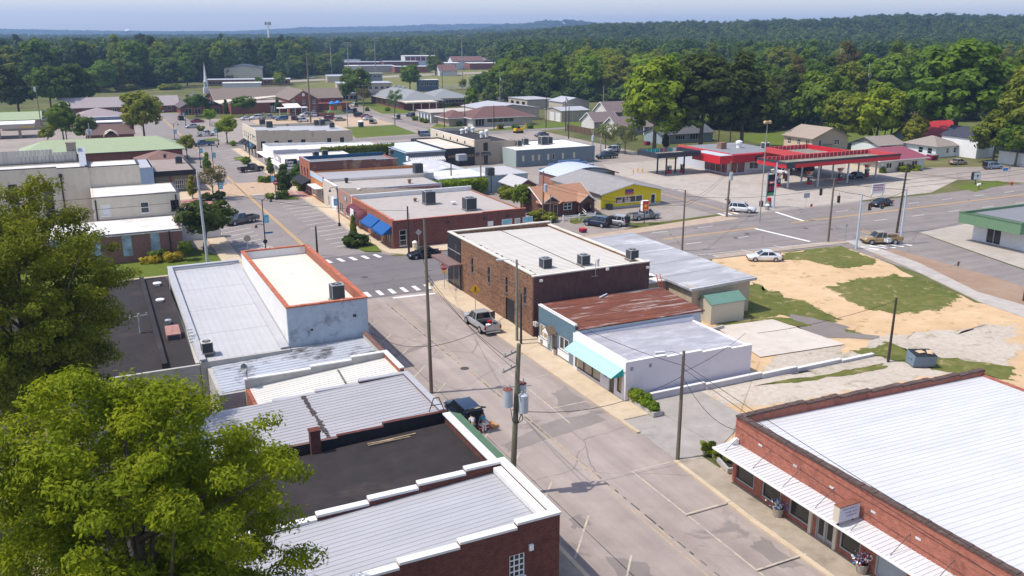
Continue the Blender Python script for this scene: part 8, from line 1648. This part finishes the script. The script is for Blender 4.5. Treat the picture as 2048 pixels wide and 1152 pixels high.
# -------- vehicles
PAINT=objpaint();TYRE=surf('tyre',(.018,.018,.019),.2,8);RIM=surf('alloy_rim',(.42,.43,.45),.1,6,rough=.35,metal=.5);CGL=glass('car_glass',(.012,.016,.02),.05,.8);HL=surf('headlamp',(.62,.64,.66),.05,5,rough=.15);TL=surf('tail_lamp',(.35,.01,.015),.05,5,rough=.2);TRIM=surf('black_trim',(.022,.022,.024),.2,6,rough=.5)
def lerp_table(t,xs):return[np.interp(xs,[r[0]for r in t],[r[k]for r in t])for k in range(1,len(t[0]))]
SPEC={'sedan':dict(L=4.75,W=1.82,H=1.45,r=.33,wx=(1.42,-1.38),low=[(-2.37,.60,.70,.40),(-2.28,.78,.92,.26),(-1.7,.88,.98,.2),(-.9,.91,.95,.19),(.9,.91,.93,.19),(1.5,.89,.88,.2),(2.15,.80,.74,.22),(2.37,.62,.60,.32)],cab=(-1.62,1.08,-.98,.28)),
'suv':dict(L=4.7,W=1.88,H=1.72,r=.37,wx=(1.40,-1.38),low=[(-2.35,.70,.85,.42),(-2.28,.84,1.02,.3),(-1.6,.93,1.06,.25),(0,.94,1.04,.24),(1.0,.94,1.05,.24),(1.6,.92,1.02,.26),(2.2,.82,.90,.3),(2.35,.66,.7,.4)],cab=(-2.25,1.1,-1.95,.35)),
'pickup':dict(L=5.8,W=1.98,H=1.86,r=.41,wx=(1.85,-1.75),low=[(-.55,.96,1.12,.35),(.2,.98,1.12,.33),(1.2,.98,1.12,.33),(1.9,.97,1.12,.35),(2.6,.92,1.06,.38),(2.85,.84,.95,.42),(2.9,.74,.75,.5)],cab=(-.55,1.45,-.4,.8))}
def car_proto(kind):
 S=SPEC[kind];o=thing('parked_car' if kind!='pickup' else 'pickup_truck','car',{'sedan':'car','suv':'car','pickup':'pickup truck'}[kind],(0,0,0));t=S['low'];xs=np.linspace(t[0][0],t[-1][0],22);hw,zt,zb=lerp_table(t,xs);m=MB();m.smooth=True;rings=[]
 for x,w,z,b0 in zip(xs,hw,zt,zb):
  half=[(w*.88,b0),(w,b0+.14),(w*1.0,z-.28),(w*.965,z-.10),(w*.86,z-.02),(w*.45,z+.015)]
  rings.append([(x,y,zz)for y,zz in half]+[(x,-y,zz)for y,zz in reversed(half)])
 m.loft(rings);b0,b1,t0,t1=S['cab'];zc=float(np.interp((b0+b1)/2,xs,zt))-.06;H=S['H'];wb=float(hw.max())*.93;wt=wb*.80
 m.smooth=False;k=7
 rf=[[(x,s*wt*(1-.06*abs(i/(k-1)*2-1)**2),H-.03+.03*(1-abs(i/(k-1)*2-1)**2))for s in(1,.5,-.5,-1)]+[(x,s*wt,H-.11)for s in(-1,1)]for i,x in enumerate(np.linspace(t0,t1,k))]
 m.loft(rf)
 for s in(-1,1):
  m.tube([(b0+.02,s*wb,zc),(t0+.02,s*wt,H-.06)],.055,6);m.tube([(b1-.02,s*wb,zc),(t1-.02,s*wt,H-.06)],.045,6)
  f=.48 if kind!='pickup' else .42;m.tube([(b0+(b1-b0)*f,s*wb,zc),(t0+(t1-t0)*f,s*(wt+.01),H-.06)],.05,6)
  if kind=='suv':m.tube([(b0+(b1-b0)*.2,s*wb,zc),(t0+(t1-t0)*.16,s*(wt+.01),H-.06)],.06,6)
 if kind=='pickup':
  for s in(-1,1):m.box(-2.85,-.56,s*.97-(.07 if s>0 else 0),s*.97+(.07 if s<0 else 0),.52,1.14);
  m.box(-2.92,-2.85,-.95,.95,.55,1.14);m.box(-.62,-.56,-.9,.9,.8,1.16);m.box(-2.85,-.62,-.9,.9,.52,.66)
 m.build('body',PAINT,o)
 if kind=='pickup':m=MB();m.box(-2.84,-.63,-.89,.89,.661,.70);m.build('bed_liner',TRIM,o)
 m=MB();m.loft([[(b0+.02,wb*.985,zc-.02),(b1-.02,wb*.985,zc-.02),(b1-.02,-wb*.985,zc-.02),(b0+.02,-wb*.985,zc-.02)],[(t0+.01,wt*.985,H-.08),(t1-.01,wt*.985,H-.08),(t1-.01,-wt*.985,H-.08),(t0+.01,-wt*.985,H-.08)]]);m.build('window',CGL,o)
 for x in S['wx']:
  for s in(-1,1):
   y=s*(float(hw.max())-.08);m=MB();m.wheel((x,y,S['r']),S['r'],.24,16);w_=m.build('wheel',TYRE,o);m=MB();m.wheel((x,y+s*.10,S['r']),S['r']*.62,.06,12);m.build('rim',RIM,w_)
 xf,xr=float(xs[-1]),(-2.92 if kind=='pickup' else float(xs[0]));zf=S['low'][-2][2]
 for s in(-1,1):
  m=MB();m.obox((xf-.16,s*.66,zf-.14),(.16,.34,.15),-s*.35);m.build('headlight',HL,o);m=MB();m.obox((xr+.05 if kind!='pickup' else xr,s*(.68 if kind!='pickup' else .88),.88),(.12,.30 if kind!='pickup' else .14,.18 if kind=='sedan' else .34),s*.25);m.build('tail_light',TL,o)
  m=MB();m.obox((b1-.1,s*(wb+.16),zc+.06),(.12,.2,.13),0);m.build('wing_mirror',PAINT,o)
 m=MB();m.obox((xf-.03,0,.48),(.12,1.1,.2));m.build('grille',TRIM,o);m=MB();m.obox((xr+(.02 if kind!='pickup' else-.05),0,.42),(.14,1.5,.16));m.build('bumper',TRIM if kind!='pickup' else RIM,o);return o
PRO={k:car_proto(k)for k in SPEC};USED=set()
COL=dict(silver=(.42,.43,.45),white=(.80,.80,.79),black=(.010,.011,.014),navy=(.008,.020,.055),blue=(.05,.13,.25),red=(.22,.012,.03),grey=(.12,.125,.13),gold=(.42,.29,.13),tan=(.34,.29,.22),green=(.02,.05,.06),steel=(.25,.31,.40))
def car(kind,p,head_,col,label,group=None,z=0.):
 o=PRO[kind]if kind not in USED else copy_tree(PRO[kind]);USED.add(kind);q=at(*p);o.location=(q.x,q.y,gz(q.x,q.y)+.005);o.rotation_euler=(0,0,R(head_));o['label']=label
 if group:o['group']=group
 for c in o.children:
  if c.name.startswith(('body','wing_mirror')):c.color=COL[col]+(1,)
 return o
ROADZ=0.
tr=car('pickup',(963,655),90,'silver','silver crew-cab pickup with a loaded bed and one open door at the kerb',z=ROADZ)
m=MB();m.obox((.55,-1.42,.95),(.08,.95,.9),.25);dr=m.build('open_door',PAINT,tr);dr.color=COL['grey']+(1,)
for i,(x,y,sx,sy,sz,mt,nm,l)in enumerate(((-1.2,.4,.7,.6,.45,'black_paint','tool_box','black tool box in the bed of the silver pickup'),(-1.5,-.3,.5,.5,.5,'stop_red','fuel_can','red can in the bed of the silver pickup'),(-2.2,.2,.6,.5,.35,'white_trim','bucket','white bucket in the bed of the silver pickup'),(-2.3,-.45,.5,.4,.4,'galvanised_metal','crate','grey crate in the bed of the silver pickup'))):
 o=thing(nm,l,nm.replace('_',' '),tr.location+Vector((-y,x,.70)));m=MB()
 if nm in('bucket','fuel_can'):m.cyl((0,0),sx*.4,0,sz,12,sx*.45);m.build('body',MATS[mt],o);m=MB();m.tube([(-.15,0,sz),(-.1,0,sz+.16),(.1,0,sz+.16),(.15,0,sz)],.025,5);m.build('handle',TRIM,o)
 else:m.obox((0,0,sz/2),(sy,sx,sz),.1);m.build('body',MATS[mt],o,bevel=.03);m=MB();m.obox((0,0,sz+.025),(sy*1.04,sx*1.04,.05),.1);m.build('lid',TRIM,o)
hb=car('suv',(927,838),90,'navy','dark blue hatchback with its tailgate open beside the grey-roofed store',z=ROADZ)
m=MB();m.obox((-2.62,0,1.98),(.85,1.35,.08),0,('Y',.32));g_=m.build('tailgate',TRIM,hb);m=MB();m.obox((-2.46,0,2.0),(.42,1.1,.02),0,('Y',.32));m.build('rear_window',CGL,g_);m=MB();m.obox((-2.86,0,2.11),(.3,.42,.03),0,('Y',.32));m.build('number_plate',surf('plate_cream',(.6,.5,.35),.1,3),g_);m=MB();m.box(-2.37,-2.2,-.74,.74,.62,1.62);m.build('boot_shade_block',BLACK,hb)  # black block stands in for the shade inside the open boot
car('sedan',(848,515),178,'black','black sedan turning at the crossing in front of the awning shop',z=ROADZ)
car('pickup',(483,447),204,'grey','dark grey pickup parked on the left side of the main street',z=ROADZ);car('pickup',(503,343),14,'black','black pickup parked on the right side of the main street near the round shrub',z=ROADZ);car('pickup',(407,292),188,'blue','dark blue pickup at the kerb below the white pickup',z=ROADZ);car('pickup',(412,272),8,'white','white pickup parked before the bright green street trees',z=ROADZ)
car('sedan',(385,256),185,'silver','silver sedan driving far up the main street',z=ROADZ);car('sedan',(395,245),10,'red','dark red car parked beside the light green street tree',z=ROADZ);car('suv',(362,240),90,'red','small red car farthest up the main street',z=ROADZ);car('sedan',(334,224),200,'white','white car parked at the left by the church wing',z=ROADZ)
car('suv',(1194,452),118,'navy','dark blue hatchback parked next to the silver crossover by the orange house',z=ROADZ);car('suv',(1230,450),119,'silver','silver crossover parked next to the dark blue hatchback by the orange house',z=ROADZ);car('pickup',(1288,438),2,'silver','old silver pickup parked before the yellow shop');car('suv',(1484,424),-50,'white','white crossover with a black roof leaving the side street',z=ROADZ)
car('sedan',(1762,412),183,'black','black sedan driving along the highway',z=ROADZ);car('pickup',(1761,487),158,'gold','tan pickup with a white canister in its bed waiting at the crossing',z=ROADZ);car('sedan',(1528,521),152,'white','white sedan parked on the sandy lot',z=.1)
car('sedan',(1711,357),182,'black','black sedan standing at the pumps under the long canopy',z=.1);car('suv',(1562,348),100,'white','white SUV parked behind the left end of the pump canopy',z=.1);car('suv',(1608,344),90,'black','black SUV behind the pump canopy',z=.1)
car('sedan',(1916,329),-4,'tan','beige sedan parked before the white bungalow');car('suv',(1985,338),-10,'steel','silver-blue SUV parked near the right edge before the white shed');car('suv',(1697,298),170,'green','dark teal car parked in the shade behind the maroon roof');car('sedan',(1721,300),170,'silver','silver car parked in the shade behind the maroon roof');car('sedan',(1741,302),170,'black','dark car rightmost of three behind the maroon roof')
car('pickup',(1213,317),182,'green','dark green pickup beneath the pale green trees');car('suv',(1224,304),190,'white','white van half hidden behind the pale green trees');car('sedan',(1083,273),185,'grey','dark grey sedan in the parking lot by the board fence');car('suv',(852,272),3,'steel','silver-blue SUV in the street behind the cream two-storey building');car('suv',(793,238),90,'white','white SUV driving on the far side street');car('suv',(821,234),100,'black','black SUV in the drive of the flat beige office')
lot=(('sedan',(494,240),5,'white','white sedan leftmost in the church car park'),('suv',(513,238),185,'white','white SUV second from the left in the church car park'),('pickup',(538,238),5,'silver','silver pickup in the church car park'),('suv',(563,241),184,'blue','blue SUV in the church car park'),('suv',(589,240),70,'red','dark red SUV before the white porch'),('suv',(606,244),20,'white','white SUV nearest in the church car park'),('suv',(612,233),185,'white','white van beside the white porch'),('suv',(630,233),5,'white','white SUV beside the playground end of the church car park'),('suv',(653,248),15,'black','black SUV on the tan dirt car park'),('suv',(661,240),20,'red','maroon SUV behind the beige sedan'),
('sedan',(680,242),8,'tan','beige sedan on the tan dirt car park'),('suv',(692,224),100,'black','black car beside the playground'),('suv',(704,226),100,'blue','blue SUV parked at the side street by the playground'),('suv',(720,234),10,'navy','navy SUV at the end of the dirt car park'),('sedan',(733,236),10,'red','dark red sedan behind the white sedan at the dirt car park'),('sedan',(737,240),20,'white','white sedan at the right end of the dirt car park'),('suv',(746,247),60,'white','white SUV at the corner of the dirt car park'),('suv',(709,213),95,'white','white SUV far along the side street'))
for a in lot:car(*a,group='cars around the church car park',z=.1)
for a in(('suv',(926,196),10,'navy','dark blue car by the school gate'),('suv',(953,209),30,'white','white van left of the metal hall'),('sedan',(960,214),30,'silver','pale car behind the metal hall'),('suv',(1003,203),10,'white','white car before the tree belt'),('suv',(1022,203),10,'red','red car before the tree belt'),('pickup',(1075,211),10,'tan','tan pickup beside the small metal garage'),('suv',(1098,215),10,'silver','silver SUV right of the small metal garage'),('suv',(1057,212),10,'white','white car in front of the small metal garage'),('suv',(622,157),5,'white','white car on the curving road'),('sedan',(795,145),5,'white','white car parked at the warehouses'),('suv',(92,230),80,'white','white van left of the bushy tree'),('suv',(88,243),10,'silver','silver car at the foot of the tall transformer pole')):car(*a,group='cars far off',z=.1)
o=thing('canister','white canister box in the bed of the tan pickup','canister',at(1775,484,.72));m=MB();m.box(-.4,.4,-.35,.35,0,.5);m.build('body',WHT2,o,bevel=.04);m=MB();m.box(-.41,.41,-.36,.36,.5,.55);m.build('lid',INS,o)
o=thing('cable_reel','yellow compact digger parked at the far lot beside the yellow sign','digger',at(1038,266));m=MB();m.box(-1.6,1.2,-.8,.8,.7,1.5);m.build('body',SGY,o);o.name='digger';m=MB();m.box(-.9,.1,-.7,.7,1.5,2.2);m.build('cab',GLD,o)
m=MB();m.tube([(1.2,0,1.3),(2.2,0,1.9),(3.0,0,.8)],.14,6);m.build('arm',SGY,o)
for s in(-1,1):m=MB();m.box(-1.5,1.1,s*.85-.2,s*.85+.2,0,.7);m.build('track',TRIM,o)
o=thing('cooler','red and white cooler box standing on the road behind the open hatchback','cooler',at(966,858));m=MB();m.box(-.4,.4,-.28,.28,0,.42);m.build('body',SGR,o,bevel=.03);m=MB();m.box(-.41,.41,-.29,.29,.42,.54);m.build('lid',WHT2,o,bevel=.02);m=MB();m.box(-.405,.405,-.285,.285,.18,.24);m.build('stripe',WHT2,o)
o=thing('carton','small orange carton lying on the road near the open hatchback','carton',at(987,855),.4);m=MB();m.box(-.35,.35,-.25,.25,0,.25);m.build('box',surf('orange_card',(.50,.25,.10),.1,2),o);m=MB();m.slab([(-.35,.25,.26),(.35,.25,.26),(.35,.5,.36),(-.35,.5,.36)],.02);m.build('flap',MATS['orange_card'],o)
# -------- people
SKIN=surf('skin',(.42,.24,.16),.05,5,rough=.6);HAIR=surf('dark_hair',(.03,.02,.015),.2,8)
def skin_obj(name,J,E,parent,mat,lev=1):
 me=bpy.data.meshes.new(name);me.from_pydata([j[:3]for j in J],E,[]);o=bpy.data.objects.new(name,me);C.objects.link(o);md=o.modifiers.new('skin','SKIN');sv=me.skin_vertices[0].data
 for v,j in zip(sv,J):v.radius=(j[3],j[3])
 sv[0].use_root=True;ss=o.modifiers.new('sub','SUBSURF');ss.levels=lev;ss.render_levels=lev
 dg=bpy.context.evaluated_depsgraph_get();m2=bpy.data.meshes.new_from_object(o.evaluated_get(dg));o.modifiers.clear();o.data=m2;m2.materials.clear();m2.materials.append(mat);o.parent=parent
 for p in m2.polygons:p.use_smooth=True
 return o
def person(p,rz,label,shirt,legs,lean=0.0,arm=.2,z=0.):
 """facing +Y; lean tips the upper body forward from the hips"""
 o=thing('person',label,'person',Vector(p)+Vector((0,0,z)),rz);c,s=math.cos(lean),math.sin(lean);hip=.94
 def up(x,y,h):return(x,y*c+(h-hip)*s,hip+(h-hip)*c-y*s)
 J=[(0,0,hip,.13)];E=[]
 def add(par,q,r):J.append((*q,r));E.append((par,len(J)-1));return len(J)-1
 ch=add(0,up(0,.02,1.15),.125);sh=add(ch,up(0,0,1.38),.14);nk=add(sh,up(0,.02,1.50),.055);hd=add(nk,up(0,.05,1.58),.085);top=add(hd,up(0,.04,1.70),.075);nose=add(hd,up(0,.16,1.60),.016)
 hands=[]
 for sx in(-1,1):
  a=add(sh,up(sx*.19,0,1.40),.06);el=add(a,up(sx*.25,.08+arm*.3,1.14),.045);wr=add(el,up(sx*.22,.10+arm,.98+arm*.35),.032);pm=add(wr,up(sx*.215,.16+arm,.93+arm*.4),.034)
  for f,(dx,ln)in enumerate(((-.03,.075),(-.01,.09),(.012,.085),(.032,.065))):k=add(pm,up(sx*.215+dx,.19+arm+ln*.4,.90+arm*.4),.009);add(k,up(sx*.215+dx,.19+arm+ln*.7,.87+arm*.4-ln*.3),.008)
  add(wr,up(sx*.175,.17+arm,.955+arm*.4),.010)
  kn=None
 for sx in(-1,1):
  th=add(0,(sx*.10,0,.86),.09);kn=add(th,(sx*.11,.03,.50),.062);an=add(kn,(sx*.11,-.02,.10),.042);add(an,(sx*.12,.14,.04),.038)
 skin_obj('body',J,E,o,SKIN)
 S_=[(*up(0,0,.96),.155),(*up(0,.02,1.15),.148),(*up(0,0,1.38),.155),(*up(.19,0,1.40),.078),(*up(.235,.05+arm*.2,1.22),.066),(*up(-.19,0,1.40),.078),(*up(-.235,.05+arm*.2,1.22),.066)];skin_obj('shirt',S_,[(0,1),(1,2),(2,3),(3,4),(2,5),(5,6)],o,shirt)
 T_=[(0,0,.95,.15),(.10,0,.84,.105),(.11,.03,.50,.078),(.11,-.02,.16,.062),(-.10,0,.84,.105),(-.11,.03,.50,.078),(-.11,-.02,.16,.062)];skin_obj('trousers',T_,[(0,1),(1,2),(2,3),(0,4),(4,5),(5,6)],o,legs)
 h=MB();h.smooth=True;q=up(0,-.005,1.665);h.ball(q,.105,10,7,(1,1.05,1.05));h.build('hair',HAIR,o);return o
CL={k:surf('cloth_'+k,c,.1,4)for k,c in dict(pale=(.6,.6,.64),teal=(.08,.26,.33),denim=(.06,.11,.22),black=(.02,.02,.022),white=(.7,.7,.68),blue=(.06,.15,.4)).items()}
q=hb.location
person((q.x-.42,q.y-3.0,q.z),0,'person in pale shirt and denim bending into the open boot of the hatchback',CL['pale'],CL['denim'],.75,.25);person((q.x+.45,q.y-3.1,q.z),R(8),'person in teal shirt and pale trousers leaning at the open hatchback boot',CL['teal'],CL['white'],.55,.3)
person(at(506,237),0,'person in blue standing by the white SUV in the church car park',CL['blue'],CL['black']);person(at(499,243),2,'person in white crossing the church car park',CL['white'],CL['black']);person(at(621,243),1,'person in black standing beside the nearest white SUV in the church car park',CL['black'],CL['black'])
# -------- light, air, exposure
w=bpy.data.worlds.new('World');SC.world=w;w.use_nodes=True
wn=w.node_tree.nodes;bg=wn['Background']
sky=wn.new('ShaderNodeTexSky');sky.sky_type='NISHITA';sky.sun_disc=False
SUN_EL=R(60);SUN_AZ=R(166)
sky.sun_elevation=SUN_EL;sky.sun_rotation=R(90)-SUN_AZ
sky.air_density=1.0;sky.dust_density=1.2;sky.ozone_density=1.0;sky.altitude=100
tint=wn.new('ShaderNodeMix');tint.data_type='RGBA';tint.blend_type='MULTIPLY';tint.inputs[0].default_value=1;tint.inputs[7].default_value=(1.50,1.38,1.38,1)
w.node_tree.links.new(sky.outputs[0],tint.inputs[6]);w.node_tree.links.new(tint.outputs[2],bg.inputs[0]);bg.inputs[1].default_value=.15
sl=bpy.data.lights.new('sun','SUN');sl.energy=4.3;sl.angle=R(.53);sl.color=(1.0,.94,.84)
so=bpy.data.objects.new('sun',sl);C.objects.link(so)
dv=Vector((math.cos(SUN_EL)*math.cos(SUN_AZ),math.cos(SUN_EL)*math.sin(SUN_AZ),math.sin(SUN_EL)))
so.rotation_euler=dv.to_track_quat('Z','Y').to_euler();so.location=dv*200
hz=MB();hz.box(-9000,9500,-300,9500,-2,230)
hm=bpy.data.materials.new('haze');hm.use_nodes=True;hn=hm.node_tree
hn.nodes.remove(hn.nodes['Principled BSDF']);pv=hn.nodes.new('ShaderNodeVolumePrincipled')
pv.inputs['Color'].default_value=(.42,.62,1.0,1);pv.inputs['Density'].default_value=HAZE;pv.inputs['Anisotropy'].default_value=.2
hn.links.new(pv.outputs[0],hn.nodes['Material Output'].inputs['Volume'])
if HAZE>0:tag(hz.build('haze',hm),'thin blue haze that fades the far hills',None,kind='stuff')
SC.view_settings.view_transform='Standard';SC.view_settings.look='None';SC.view_settings.gamma=1;SC.view_settings.exposure=EXPO
SC.view_settings.use_curve_mapping=False
SC.render.engine='CYCLES'
SC.cycles.max_bounces=6;SC.cycles.diffuse_bounces=3;SC.cycles.glossy_bounces=2;SC.cycles.transmission_bounces=4;SC.cycles.volume_bounces=1
SC.cycles.use_denoising=True;SC.cycles.use_adaptive_sampling=True;SC.cycles.adaptive_threshold=.012
SC.cycles.volume_step_rate=10.0;SC.cycles.volume_max_steps=64
